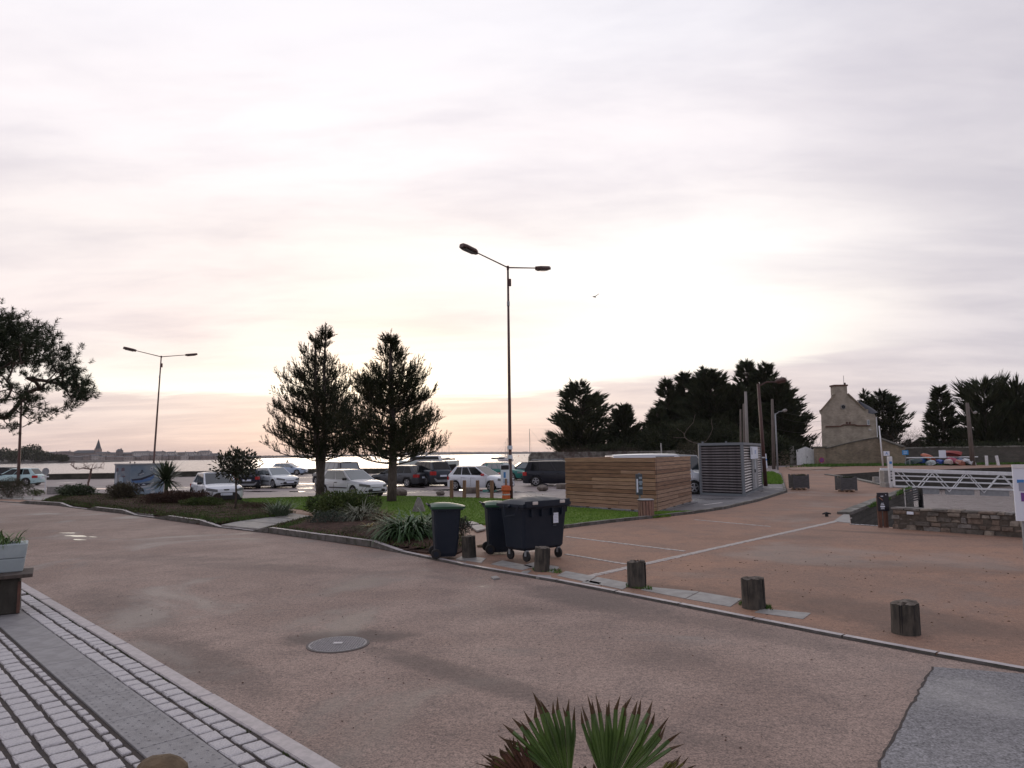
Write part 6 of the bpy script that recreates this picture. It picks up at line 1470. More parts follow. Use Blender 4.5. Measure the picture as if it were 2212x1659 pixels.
# cabin boat standing ashore behind the off-roader
p = W(925, 1031); t = thing('cabin_boat', 'white and black cabin boat laid up behind the dark grey off-roader', 'boat', (p.x, p.y, 0), R_(176))
hull_mesh(5.4, 1.9, .95, M_black, 'hull', t, .35, stern=.9); hull_mesh(5.5, 1.98, .72, mat('gelcoat', (.52, .60, .58), .35), 'topside', t, .72, stern=.9)
MB().box((.2, 0, 1.72), (2.9, 1.4, .55), taper=.88).build('cabin', M_white, t, bevel=.08); MB().box((.2, 0, 1.76), (2.6, 1.43, .26), taper=.94).build('window_band', M_glassd, t)
MB().box((0, 0, .18), (4.6, 1.2, .10)).build('trailer_frame', M_steelgr, t); MB().cyl((-.4, -.95, .3), (-.4, .95, .3), .30, n=16).build('trailer_wheel', M_rub, t)
# upturned dinghies and kayaks on the rack
random.seed(12)
DH = W(2030, 1005.5).y
cols_ = [('dark green kayak at the left end of the rack', (.05, .09, .09), 1972, 46), ('blue dinghy tucked behind the dark green kayak', (.03, .10, .35), 1987, 34), ('emerald dinghy third on the rack', (.04, .24, .20), 1999, 26), ('grey white dinghy right of the emerald one', (.42, .50, .52), 2010, 26),
         ('orange hull lying across the dinghies', (.45, .11, .05), 2017, 40), ('bright blue dinghy in the middle of the rack', (.07, .14, .55), 2035, 34), ('cream dinghy right of the bright blue one', (.50, .45, .42), 2050, 20), ('crimson and grey dinghy right of the cream one', (.33, .04, .10), 2062, 34),
         ('slate blue dinghy right of the crimson one', (.12, .20, .34), 2074, 26), ('orange decked white dinghy near the right end', (.42, .17, .12), 2083, 30), ('white and blue sailing dinghy at the right end', (.55, .58, .62), 2096, 36)]
for i, (lb, c, u, wpx) in enumerate(cols_):
    p = W(u, 1005.5-(i % 3)*.5); wv = wpx/F2*p.y; t = thing('dinghy', lb, 'dinghy', (p.x, p.y+(.8 if i in (4, 9) else 0), 0), R_(-118+random.uniform(-9, 9)), 'small boats stored on the rack by the harbour wall')
    m = mat('dinghy_paint_%d' % i, c, .4, nscale=2, col2=tuple(v*.65 for v in c))
    z0 = .0 if i != 4 else .55
    R2 = Matrix.Rotation(R_(random.choice((180, 165, -160, 150, 195))), 4, 'X')
    hull_mesh(2.4, wv*.80, .55, m, 'hull', t, -.24, open_=True, loc=(0, 0, z0+.42+random.uniform(0, .25)), rot=R2, stern=.75)
    MB().tube([R2 @ Vector((-1.3, wv*.30, .26))+Vector((0, 0, z0+.5)), R2 @ Vector((0, wv*.37, .27))+Vector((0, 0, z0+.5)), R2 @ Vector((1.2, wv*.15, .30))+Vector((0, 0, z0+.5))], .035, 5).build('gunwale', M_white if i % 2 else M_black, t)
t = thing('dinghy', 'red canoe lying on top of the stored dinghies', 'dinghy', (W(2040, 1004).x, DH+1.4, 1.05), R_(-70), 'small boats stored on the rack by the harbour wall')
hull_mesh(2.6, 1.1, .5, mat('canoe_red', (.28, .045, .04), .4), 'hull', t, -.1, open_=True, rot=Matrix.Rotation(R_(150), 4, 'X'), loc=(0, 0, .55))
rk = thing('boat_rack', 'white horizontal rack rail above the stored dinghies', 'rack', (0, 0, 0))
a, c = WD(1958, 989, DH+.9), WD(2112, 987, DH+.9); MB().cyl(a, c, .07, n=8).build('rail', M_white, rk)
for u in (1965, 2010, 2055, 2105): q = WD(u, 989, DH+.9); MB().cyl((q.x, q.y, 0), (q.x, q.y, q.z), .06, n=8).build('post', M_steelgr, rk)
q = WD(2035, 981, DH+.85); MB().box((q.x, q.y-.08, q.z), (.85, .05, .95)).build('notice_board', M_paper, rk)
for i, (u0, u1, lb) in enumerate([(1937, 1937.5, 'left white stake on the grass right of the dinghies'), (0, 0, '')][:0]): pass
for u, tl, lb in ((2132, 0, 'upright white marker stake right of the dinghies'), (2157, -.14, 'leaning white marker stake near the right edge')):
    p = W(u, 1005.5); o = MB().box((0, 0, .55), (.28, .18, 1.2)).build('marker_stake', M_white, bevel=.02); o.location = p; o.rotation_euler = (0, tl, 0); tag(o, lb, 'stake', 'white marker stakes')

# ================================================================== HARBOUR FURNITURE
# footbridge to the pontoon
gb = W(1926, 1054); gx0, gy = gb.x+.15, gb.y
fb = thing('footbridge', 'white metal truss gangway sloping down to the pontoon', 'gangway', (gx0, gy, 0), 0)
gl = 13.0; slope = -.042
zt0 = WD(1935, 1016, gy).z; zb0 = WD(1935, 1051, gy).z
for k, yy in enumerate((0, 1.35)):
    tr = lambda s_, h: Vector((s_, yy, lerp(zb0, zt0, h)+s_*slope))
    MB().box((0, 0, 0), (gl, .12, .19), Matrix.Translation((tr(0, 1)+tr(gl, 1))/2) @ Matrix.Rotation(-math.atan(slope), 4, 'Y')).build('top_rail', M_white, fb, bevel=.01)
    MB().box((0, 0, 0), (gl, .08, .06), Matrix.Translation((tr(0, 0)+tr(gl, 0))/2) @ Matrix.Rotation(-math.atan(slope), 4, 'Y')).build('bottom_rail', M_white, fb)
    for h in (.36, .66): MB().cyl(tr(0, h), tr(gl, h), .025, n=6).build('handrail', M_white, fb)
    s_ = .12 if k == 0 else 1.12; per = 1.87
    while s_ < gl-per*.5:
        MB().cyl(tr(s_, 1), tr(s_+per*.5, -.22), .024, n=6).build('brace', M_white, fb)
        if s_+per < gl: MB().cyl(tr(s_+per*.5, -.22), tr(s_+per, 1), .024, n=6).build('brace', M_white, fb)
        s_ += per
dk = MB().box((0, 0, 0), (gl, 1.3, .05), Matrix.Translation(Vector((gl/2, .675, zb0-.03+slope*gl/2))) @ Matrix.Rotation(-math.atan(slope), 4, 'Y')).build('deck', M_steelgr, fb)
s_ = .9
while s_ < gl-1.6:
    MB().box((0, 0, 0), (1.55, .03, .28), Matrix.Translation(Vector((s_+.75, .05, zb0-.20+slope*(s_+.75)))) @ Matrix.Rotation(-math.atan(slope), 4, 'Y')).build('side_panel', M_steelgr, fb); s_ += 1.87
MB().box((.02, .65, lerp(zb0, zt0, .5)), (.10, 1.5, zt0-zb0+.1)).build('end_frame', M_steelgr, fb) if False else None
for yy in (0, 1.35): MB().box((.0, yy, (zb0+zt0)/2), (.09, .09, zt0-zb0)).build('end_post', M_white, fb)
# pontoon at its low end
pn = thing('pontoon', 'grey floating pontoon at the low end of the gangway', 'pontoon', (gx0+gl+1, gy+.7, WZ))
MB().box((1.5, 0, .25), (6, 2.4, .5)).build('float', M_steelgr, pn)
# tall white post with harbour marks
sp = W(1926, 1053.5); hs = WD(1926, 986, sp.y).z
t = thing('marker_column', 'tall white column with blue emblem at the gangway', 'sign column', sp, R_(-6))
MB().box((0, 0, hs/2), (.21, .16, hs)).build('column', M_white, t, bevel=.015)
MB().box((0, -.085, hs-.33), (.13, .012, .13)).build('emblem', M_blue, t)
for i, (w_, h_) in enumerate(((.08, .05), (.06, .04), (.09, .045), (.10, .09))): MB().box((0, -.083, hs-.80-i*.16), (w_, .008, h_)).build('lettering', M_navy, t)
pb = W(1917, 1053); o = thing('gangway_abutment', 'pale concrete block beside the white column', 'block', pb)
MB().box((0, .25, .45), (.26, .5, .95)).build('block', M_flag, o, bevel=.03); MB().box((-.03, .05, .12), (.36, .6, .28)).build('plinth', M_flag, o, bevel=.02)
def mbox(name, label, cat, uv, size, m, bevel=.02, rz=0, group=None, z=0):
    p = W(*uv); o = MB().box((0, 0, size[2]/2+z), size, j=.0).build(name, m, bevel=bevel); o.location = p; o.rotation_euler = (0, 0, R_(rz)); return tag(o, label, cat, group)
mbox('stone_bollard', 'small pale stone block on the quay edge left of the gangway', 'bollard', (1893, 1045), (.32, .32, .42), M_flag)
# mooring cleat near the slipway
p = W(1786, 1117); t = thing('mooring_cleat', 'small black iron mooring cleat on the quay by the slipway', 'cleat', p)
MB().cyl((0, 0, 0), (0, 0, .10), .05, n=10).build('stem', M_black, t); MB().tube([(-.13, 0, .10), (0, 0, .13), (.13, 0, .10)], [.02, .035, .02], 8).build('horn', M_black, t)
# dark information post
p = W(1911, 1141); ht = WD(1909, 1064, p.y).z; t = thing('information_post', 'dark information board on two brown wooden legs by the slipway', 'sign', p, R_(8))
MB().box((0, 0, ht*.74), (.31, .05, ht*.52)).build('panel', M_navy, t)
for x, w in ((-.09, .10), (.08, .11)): MB().box((x, .045, ht*.45), (w, .06, ht*.94)).build('leg', mat('red_wood', (.16, .075, .05), .7, nscale=5, col2=(.10, .05, .035), stretch=(4, 4, .5)), t, bevel=.008)
for i, (z_, w, h) in enumerate([(.90, .07, .02), (.70, .07, .015), (.66, .10, .018), (.61, .13, .035), (.57, .09, .012), (.545, .11, .012)]): MB().box((-.04, -.028, ht*z_), (w, .005, h)).build('lettering', M_paper, t)
MB().tube([(-.13, -.03, ht*.87), (-.03, -.03, ht*.79)], .012, 4).build('stripe', mat('stripe_brown', (.35, .18, .13), .6), t); MB().tube([(.06, -.03, ht*.95), (.08, -.03, ht*.93)], .01, 4).build('emblem', M_paper, t)
# dark slatted gate panel by the slip
pa, pb_ = W(1953, 1092, 0), W(1979, 1092, 0)
p = WD(1950, 1080, 31.5); t = thing('slipway_grating', 'dark slatted panel with pale post at the top of the slipway', 'panel', (p.x, 31.5, 0))
hh_ = .1
for i in range(6): MB().box((.45, -.0, -.32+i*.10), (.62, .04, .06), Matrix.Rotation(R_(-14), 4, 'Y')).build('slat', M_crate, t)
MB().box((.80, 0, -.10), (.06, .30, .90)).build('side_plate', M_black, t); MB().box((.10, 0, -.10), (.04, .04, .85)).build('post', M_whitep, t); MB().box((.3, .04, -.55), (1.1, .1, .12)).build('base_rail', M_black, t)
# white information board near the right edge
t = thing('notice_board', 'white printed notice board cut by the right edge of the picture', 'notice board', (WD(2190, 1060, 12.0).x, 12.0, 0), R_(-20))
zt_, zb2 = WD(2195, 1008, 12).z, WD(2200, 1125, 12).z
MB().box((.45, 0, (zt_+zb2)/2), (.90, .04, zt_-zb2)).build('panel', M_paper, t); MB().box((.46, 0, zt_+.005), (.92, .06, .06)).build('top_cap', M_white, t)
for x in (.12, .80): MB().box((x, .05, zt_/2-.05), (.06, .06, zt_-.1)).build('post', M_steelgr, t)
for x, z_, w, h, m in ((.18, .83, .22, .16, mat('print_grey', (.30, .33, .42), .6)), (.19, .64, .20, .16, M_purple), (.42, .90, .2, .03, M_purple), (.1, .93, .10, .06, M_blue)): MB().box((x, -.024, lerp(zb2, zt_, z_-.2)), (w, .006, h*(zt_-zb2))).build('print', m, t)
for i in range(4): MB().box((.5, -.024, lerp(zb2, zt_, .55-i*.07)), (.3, .006, .012)).build('print_line', MATS['print_grey'], t)
# signs along the garden wall
p = WD(1915, 979.5, 86); t = thing('letter_sign', 'small white sign with blue letter A by the garden wall', 'sign', (p.x, 86, 0))
MB().box((0, 0, p.z), (.74, .05, .56)).build('panel', M_paper, t); MB().cyl((0, .05, 0), (0, .05, p.z), .035, n=6).build('post', M_steelgr, t); text_mesh('lettering', 'A', .5, M_blue, t, (0, -.03, p.z), (math.pi/2, 0, 0))
p = WD(1955.5, 977.5, 86); t = thing('blue_sign', 'bright blue rectangular sign left of the stored dinghies', 'sign', (p.x, 86, 0))
MB().box((0, 0, p.z), (.74, .05, .56)).build('panel', mat('sky_blue_sign', (.04, .27, .60), .5), t); MB().cyl((0, .05, 0), (0, .05, p.z), .035, n=6).build('post', M_steelgr, t)
for k in range(2): MB().box((0, -.03, p.z+.08-k*.16), (.45, .006, .05)).build('lettering', M_paper, t)
def disc_sign(label, u, v, D, r, kind):
    p = WD(u, v, D); t = thing('road_sign', label, 'road sign', (p.x, D, 0), 0)
    MB().cyl((0, .05, 0), (0, .05, p.z), .035, n=8).build('pole', M_white, t)
    if kind == 'park':
        MB().cyl((0, 0, p.z), (0, .03, p.z), r, n=24).build('disc', M_signr, t); MB().cyl((0, -.01, p.z), (0, .0, p.z), r*.78, n=24).build('blue_field', M_purple, t)
        MB().tube([(-r*.5, -.02, p.z+r*.5), (r*.5, -.02, p.z-r*.5)], r*.09, 4).build('bar', M_signr, t)
    else:
        MB().cyl((0, 0, p.z), (0, .03, p.z), r, n=24).build('disc', M_steelgr, t); MB().tube([(math.cos(a)*r*.97, .015, p.z+math.sin(a)*r*.97) for a in np.linspace(0, 2*math.pi, 25)], r*.07, 4).build('rim', M_white, t)
        MB().box((0, .0, p.z-r*1.45), (r*2.0, .03, r*.38)).build('plate', M_white, t); MB().box((0, .045, p.z), (.05, .03, r*1.7)).build('bracket', M_white, t)
disc_sign('round no parking sign on the gate pier', 1775, 994, 93.2, .36, 'park')
disc_sign('round road sign seen from behind near the left bed', 98.5, 1018.3, W(98, 1062).y, .23, 'back')
# free standing no parking board by the hut
p = W(1581, 1066.5); t = thing('parking_board', 'leaning white board with round no parking symbol in front of the hut', 'sign', p, R_(6)); hb_ = WD(1575, 1028, p.y).z
tb_ = MB().box((0, 0, hb_/2), (.27, .05, hb_), Matrix.Rotation(R_(-7), 4, 'Y')).build('board', M_paper, t)
MB().box((0, .03, hb_/2), (.33, .03, hb_+.04), Matrix.Rotation(R_(-7), 4, 'Y')).build('backing', M_black, t)
zz = hb_*.86; MB().cyl((-zz*.122, -.035, zz), (-zz*.122, -.025, zz), .115, n=20).build('ring', M_signr, t); MB().cyl((-zz*.122, -.045, zz), (-zz*.122, -.03, zz), .09, n=20).build('blue_field', M_purple, t)
MB().tube([(-zz*.122-.06, -.05, zz+.06), (-zz*.122+.06, -.05, zz-.06)], .012, 4).build('bar', M_signr, t)
for i in range(3): MB().box((-(hb_*.66-i*.08)*.122, -.03, hb_*.68-i*.08), (.14-.03*(i % 2), .006, .02)).build('lettering', M_purple, t)
p = W(1652, 1011); t = thing('marker_column', 'white marker column on the verge right of the hut', 'sign column', p); MB().box((0, 0, .8), (.62, .25, 1.75), Matrix.Rotation(R_(-3), 4, 'Y')).build('column', M_paper, t, bevel=.03); MB().box((.1, -.14, 1.0), (.3, .02, .2)).build('print', M_blue, t)

# ================================================================== STREET LAMPS AND POLES
def lamp_head(par, root, tip, out, ln, wd, th=.12):
    """flat shoebox luminaire with chamfered outer end; out: unit direction"""
    s_ = out.cross(Vector((0, 0, 1))).normalized(); up = s_.cross(out).normalized()
    P = [(0, .32), (.22, .95), (.80, 1.0), (1.0, .62)]; b = MB(); 
    def ring(z, k): return [tip+out*(a*ln)+s_*(w*wd/2*k)+up*z for a, w in P]+[tip+out*(a*ln)-s_*(w*wd/2*k) +up*z for a, w in reversed(P)]
    b.grid([r+[r[0]] for r in (ring(-th*.55, .88), ring(-th*.35, 1), ring(th*.1, 1), ring(th*.5, .72))]); r0, r3 = ring(-th*.55, .88), ring(th*.5, .72); n = len(r0)
    b.add(r3, [tuple(range(n))]); b.add(r0, [tuple(reversed(range(n)))])
    h = b.build('lamp_head', M_steelbr, par)
    c = tip+out*ln*.52-up*(th*.60)
    fr_ = [c+out*(a*ln*.33)+s_*(w*wd*.33) for a, w in ((-1, -.8), (.8, -1), (1, -.6), (1, .6), (.8, 1), (-1, .8))]
    MB().add(fr_+[q-up*.03 for q in fr_], [tuple(range(6)), tuple(range(11, 5, -1))]+[(i, (i+1) % 6, 6+(i+1) % 6, 6+i) for i in range(6)]).build('lens', M_glassL, h)
def street_lamp(label, u, v, top_v, L_=1.0, ang=45, two=True, s=1.0, lean=0, loc=None):
    p = loc or W(u, v); Ht = WD(u, top_v, p.y).z; t = thing('street_lamp', label, 'street lamp', p, 0, 'tall brown street lamps')
    MB().tube([(lean*(z/Ht), 0, z) for z in (0, .5, 1.3, 1.31, Ht*.5, Ht-.02)], [.115, .11, .105, .085, .07, .048], 12).build('pole', M_steelbr, t, smooth=True)
    MB().tube([(lean, 0, Ht-.10), (lean, 0, Ht+.08)], .06, 10).build('arm_collar', M_steelbr, t)
    d = Vector((math.cos(R_(ang)), math.sin(R_(ang)), 0)); top = Vector((lean, 0, Ht))
    for sg in ((-1, 1) if two else (1,)):
        o = d*sg; e = top+o*2.0*s+Vector((0, 0, .34*s)); ax = (e-top).normalized()
        ar_ = MB().tube([top, e], [.035, .028], 8).build('arm', M_steelbr, t)
        lamp_head(ar_, top, e-ax*.05, ax, .95*s, .46*s, .16)
    MB().box((lean*.93+.09, 0, Ht-.72), (.12, .14, .34)).build('sensor_box', M_steelbr, t, bevel=.02)
    MB().box((0, -.105, .75), (.10, .03, .5)).build('door', M_steelbr, t)
    MB().tube([(lean*.8, 0, Ht*.83), (lean*.82, 0, Ht*.85)], .068, 10).build('band', M_steelgr, t)
    return t, Ht
la, Hl = street_lamp('tall street lamp with two heads in the middle of the picture', 1103, 1079, 578)
# what hangs on it
lp = W(1103, 1079)
for z_, w, h, m, nm, lb in ((1.62+.0, .46, .66, M_paper, 'pole_poster', 'printed blue and white poster strapped to the middle lamp pole'),):
    t = thing(nm, lb, 'poster', lp+Vector((-.24, -.14, 1.12)), R_(4)); MB().box((0, 0, 0), (.40, .02, .95)).build('sheet', M_paper, t); MB().box((0, -.013, .34), (.36, .004, .2)).build('print', M_navy, t); MB().box((-.02, -.013, .0), (.10, .004, .26)).build('print', M_blue, t)
    for k in range(3): MB().box((.03, -.013, -.22-k*.06), (.24, .004, .02)).build('print_line', M_blue, t)
for z_, lb in ((1.85, 'lower torn white sticker wrapped on the middle lamp pole'), (2.28, 'upper torn white sticker wrapped on the middle lamp pole')):
    o = MB().tube([(0, 0, z_), (0, 0, z_+.17)], [.118, .116], 12).build('pole_sticker', M_paper); o.location = lp+Vector((-.0, -.005, 0)); tag(o, lb, 'sticker', 'stickers on the lamp pole')
cn = thing('orange_barrier_foot', 'orange plastic barrel tied to the foot of the middle lamp', 'barrel', lp+Vector((-.20, -.28, 0)))
MB().tube([(0, 0, 0), (0, 0, .06), (0, 0, .38), (0, 0, .44), (0, 0, .62), (0, 0, .66)], [.21, .19, .17, .23, .20, .10], 16).build('body', M_orange, cn); MB().tube([(0, 0, .66), (0, 0, .95)], [.05, .045], 8).build('neck', M_post, cn); MB().tube([(0, 0, .22), (0, 0, .28)], [.186, .184], 16).build('band', M_whitep, cn)
street_lamp('two headed street lamp beside the mural box', 0, 0, 775, loc=Vector((WD(329, 1040, 58).x, 58, 0)), lean=.35)
# leftmost lamp with post-top, rising into the umbrella pine
p = Vector((WD(39, 1045, 56).x, 56, 0)); t = thing('street_lamp', 'brown lamp post at far left rising into the umbrella pine', 'street lamp', p, 0, 'tall brown street lamps'); q = WD(46.5, 866, 56)-p
MB().tube([(0, 0, 0), (q.x*.5, 0, q.z*.5), (q.x, 0, q.z)], [.12, .10, .07], 10).build('pole', M_steelbr, t); MB().tube([(q.x, 0, q.z), (q.x, 0, q.z+.5)], [.15, .26], 10).build('lamp_head', M_steelbr, t)
# poles behind the hut
def pole(name, label, u0, v0, u1, v1, r, m, cat='pole', arm=None, D=None, head=None):
    p = W(u0, v0) if D is None else Vector((WD(u0, v0, D).x, D, 0)); q = WD(u1, v1, p.y)-p; t = thing(name, label, cat, p, 0)
    MB().tube([(0, 0, 0), (q.x*.5, 0, q.z*.5), q], [r, r*.85, r*.7], 9).build('pole', m, t, smooth=True)
    if arm:
        a = WD(arm[0], arm[1], p.y)-p; b_ = WD(arm[2], arm[3], p.y)-p; ar_ = MB().tube([q-Vector((0, 0, .15)), q.lerp(a, .5)+Vector((0, 0, .05)), a], .045, 6).build('arm', m, t)
        d = (b_-a); MB().tube([a, a+d*.25, a+d*.85, b_], [.05, .16, .17, .08], 8).build('lamp_head', head or M_steelbr, ar_)
    return t
M_wpole = mat('wooden_pole', (.15, .125, .11), .85, nscale=3, col2=(.10, .085, .075), stretch=(3, 3, .4))
pole('street_lamp', 'single armed brown street lamp behind the ribbed metal hut', 1654, 1050, 1638, 829, .12, M_steelbr, 'street lamp', arm=(1674, 825, 1698, 819.5))
pole('utility_pole', 'pale wooden utility pole rising behind the hut roof', 1616, 1020, 1610.5, 846, .17, mat('pale_pole', (.27, .25, .24), .8, nscale=4, col2=(.2, .185, .175), stretch=(3, 3, .4)), D=62)
pole('utility_pole', 'left slim brown pole rising behind the hut roof', 1600.5, 1015, 1599.5, 884, .12, M_wpole, D=70)
pole('utility_pole', 'right slim brown pole rising behind the hut roof', 1608, 1015, 1606, 872, .12, M_wpole, D=74)
pole('utility_pole', 'wooden pole right of the brown street lamp', 1671.5, 1010, 1668, 862, .20, M_wpole, D=78)
pole('street_lamp', 'thin grey street lamp with curved arm by the wooden pole', 1680, 1010, 1674.5, 893, .10, M_steelgr, 'street lamp', arm=(1690, 888, 1700, 885.5), head=M_flag, D=76)
pole('utility_pole', 'tall wooden pole with small lamp at the right in front of the shaggy cypresses', 2101, 1000, 2089, 870, .28, M_wpole, arm=(2102, 893, 2110, 889.5), head=M_flag, D=84)
pole('flag_pole', 'thin white pole in front of the garden wall', 1906.5, 994, 1899, 920, .10, M_white, D=84)
pole('stay_pole', 'thin leaning pale pole behind the timber screen', 1432, 1000, 1427.5, 957, .07, mat('pale_thin', (.3, .29, .28), .7), D=60)
# overhead cables to the house
cb = thing('overhead_cable', 'thin dark cables between the poles and the stone house', 'cable')
for v0, v1 in ((897, 909), (884, 893), (925, 927)):
    a, c = WD(1670, v0, 80), WD(1775, v1, 100); pts = [a.lerp(c, i/8)-Vector((0, 0, .5*math.sin(math.pi*i/8))) for i in range(9)]; MB().tube(pts, .018, 3).build('cable', M_black, cb)

# ================================================================== FOREGROUND OBJECTS
# wheelie bins
def wheelie(label, u, v, rz, hgt=1.08, seed=0, sticker=True):
    p = W(u, v, .02); t = thing('wheelie_bin', label, 'wheelie bin', p, R_(rz), 'green lidded wheelie bins')
    k = hgt/1.08
    # +x is the front of the bin; back at -x carries the wheels
    def rect(x0, x1, w, z, r=.05):
        P = []
        for cx, cy, a0 in ((x1-r, w/2-r, 0), (x0+r, w/2-r, 90), (x0+r, -w/2+r, 180), (x1-r, -w/2+r, 270)):
            for a in (0, 30, 60, 90): P.append(Vector((cx+r*math.cos(R_(a0+a)), cy+r*math.sin(R_(a0+a)), z)))
        return P
    b = MB(); R = [rect(-.20, .18, .40, .03, .06), rect(-.23, .215, .435, .10, .06), rect(-.255, .25, .48, .50*k), rect(-.275, .28, .515, .88*k), rect(-.28, .285, .52, .90*k), rect(-.31, .325, .575, .905*k), rect(-.31, .325, .575, .965*k)]
    b.grid([r+[r[0]] for r in R]); b.add(R[0], [tuple(range(16))]); bd = b.build('body', M_bin, t, smooth=False)
    for x in (-.18, .0, .18): MB().box((x, 0, .895*k), (.03, .57, .05)).build('rim_rib', M_bin, bd)
    lid = MB(); rows = []
    for i in range(13):
        q = i/12; x = lerp(-.33, .36, q); row = []
        for j in range(9):
            s_ = j/4-1; z_ = (.975+.045*(1-abs(s_)**3)*math.sin(math.pi*min(q*1.05, 1))**.6+.04*(1-q)*(1-s_*s_))*k
            row.append(Vector((x+(.02*(1-s_*s_) if i == 12 else 0), s_*.30, z_)))
        rows.append(row)
    lid.grid(rows); rim = [Vector((q.x, q.y, q.z-.05)) for q in rows[0]]
    lid.grid([[p_ for p_ in r] for r in (rows[-1], [Vector((q.x+.01, q.y, q.z-.055)) for q in rows[-1]])]); 
    for j in (0, 8): lid.grid([[r[j] for r in rows], [Vector((r[j].x, r[j].y, r[j].z-.045)) for r in rows]])
    ld = lid.build('lid', M_green, t, smooth=True)
    for j in range(4): MB().box((.33-.0*j, -.19+j*.125, .945*k), (.055, .035, .07)).build('lid_rib', M_bin if j else mat('lid_highlight', (.6, .62, .6), .4), ld)  # first rib is white, a painted highlight on the lid
    MB().tube([(-.33, -.22, 1.0*k), (-.375, -.22, 1.01*k), (-.375, .22, 1.01*k), (-.33, .22, 1.0*k)], .017, 8).build('handle', M_bin, t)
    MB().cyl((-.225, -.27, .10), (-.225, .27, .10), .014, n=8).build('axle', M_steelgr, t)
    for sgn in (1, -1):
        w = MB().tube([(-.225, sgn*.225, .10), (-.225, sgn*.235, .10), (-.225, sgn*.28, .10), (-.225, sgn*.29, .10)], [.085, .10, .10, .085], 20).build('wheel', M_rub, t)
        MB().cyl((-.225, sgn*.285, .10), (-.225, sgn*.296, .10), .05, n=14).build('hub', M_bin, w)
    if sticker:
        MB().add([(.252, -.20, .52*k), (.272, -.22, .80*k), (.272, -.06, .80*k), (.252, -.08, .44*k)], [(0, 1, 2, 3)]).build('sticker', M_lime, t)
        o = MB().add([(.2835, -.22, .80*k), (.290, -.225, .90*k), (.290, .2, .90*k), (.2835, .2, .80*k)], [(0, 1, 2, 3)])
    return t
wheelie('green lidded wheelie bin standing alone left of the log bollard', 963, 1203, 12, 1.14, 1)
wheelie('green lidded wheelie bin half hidden behind the big dark container', 1078, 1193, 10, 1.12, 2, False)
# four wheeled container
def container():
    c = W(1155, 1206, .02); t = thing('waste_container', 'large dark four wheeled waste container with white label', 'waste container', c, R_(40)); h = 1.20
    W_, D_ = 1.22, .74                                       # local x along the front, -y is the front
    def rr(w, d, z, r=.06, dy=0):
        P = []
        for cx, cy, a0 in ((w/2-r, d/2-r, 0), (-w/2+r, d/2-r, 90), (-w/2+r, -d/2+r, 180), (w/2-r, -d/2+r, 270)):
            for a in (0, 30, 60, 90): P.append(Vector((cx+r*math.cos(R_(a0+a)), cy+dy+r*math.sin(R_(a0+a)), z)))
        return P
    b = MB(); R = [rr(W_*.80, D_*.70, .21), rr(W_*.86, D_*.80, .26), rr(W_*.90, D_*.86, .60), rr(W_*.955, D_*.96, 1.0), rr(W_*1.0, D_*1.04, 1.005), rr(W_*1.0, D_*1.04, 1.09)]
    b.grid([r+[r[0]] for r in R]); b.add(R[0], [tuple(range(16))]); bd = b.build('body', M_bin, t)
    for x in (-.40, -.14, .14, .40): MB().box((x, -D_*.485, .93), (.035, .09, .15)).build('rib', M_bin, bd)
    lid = MB(); rows = []
    for i in range(15):
        q = i/14; x = lerp(-W_/2-.03, W_/2+.03, q); row = []
        e = math.sin(math.pi*q)**.35 if 0 < q < 1 else 0
        for j in range(11):
            s_ = j/5-1; z_ = 1.10+.10*e*(1-max(0, abs(s_)-.2)**1.6*.9)+.015*math.sin(q*math.pi*4)**2*e
            row.append(Vector((x, s_*(D_/2+.03), z_)))
        rows.append(row)
    lid.grid(rows)
    for r in (rows[0], rows[-1]): lid.grid([r, [Vector((q.x, q.y, 1.04)) for q in r]])
    for j in (0, 10): lid.grid([[r[j] for r in rows], [Vector((r[j].x, r[j].y, 1.04)) for r in rows]])
    ld = lid.build('lid', M_bin, t, smooth=True)
    fl = MB().box((0, -D_/2-.045, 1.10), (W_*.96, .05, .13)).build('lid_front', M_bin, ld, bevel=.015)
    for x in (-.36, .36):
        MB().box((x, -D_/2-.075, 1.12), (.13, .03, .06)).build('lid_grip', mat('grip_light', (.60, .56, .53), .3), ld, bevel=.01)
    # lifting arms on the left end
    for sx in (-1, 1):
        MB().tube([(sx*(W_/2+.03), -.28, 1.08), (sx*(W_/2+.075), -.22, .90), (sx*(W_/2+.075), .08, .86), (sx*(W_/2+.03), .16, 1.08)], .016, 6).build('lifting_arm', M_bin, t)
        MB().cyl((sx*(W_/2-.02), -.02, 1.055), (sx*(W_/2+.10), -.02, 1.055), .03, n=10).build('trunnion', M_bin, t)
    MB().box((.26, -D_*.475, .80), (.135, .012, .20), Matrix.Rotation(0, 4, 'X')).build('label_sheet', M_paper, bd); MB().box((.26, -D_*.468, .80), (.16, .012, .225)).build('label_frame', M_black, bd)
    for k in range(5): MB().box((.26, -D_*.485, .86-k*.03), (.09, .004, .006)).build('print_line', mat('print_grey2', (.4, .45, .52), .6), bd)
    MB().box((.24, -D_*.462, .655), (.08, .012, .010)).build('embossed_mark', mat('emboss', (.10, .12, .15), .4), bd)
    for x, y in ((-.42, -.24), (.42, -.24), (-.42, .24), (.42, .24)):
        w = MB().tube([(x-.025, y, .10), (x-.02, y, .10), (x+.02, y, .10), (x+.025, y, .10)], [.08, .098, .098, .08], 18).build('castor_wheel', M_rub, t); w.location = (0, 0, 0)
        MB().box((x, y, .17), (.075, .05, .13)).build('castor_fork', M_steelgr, w)
container()
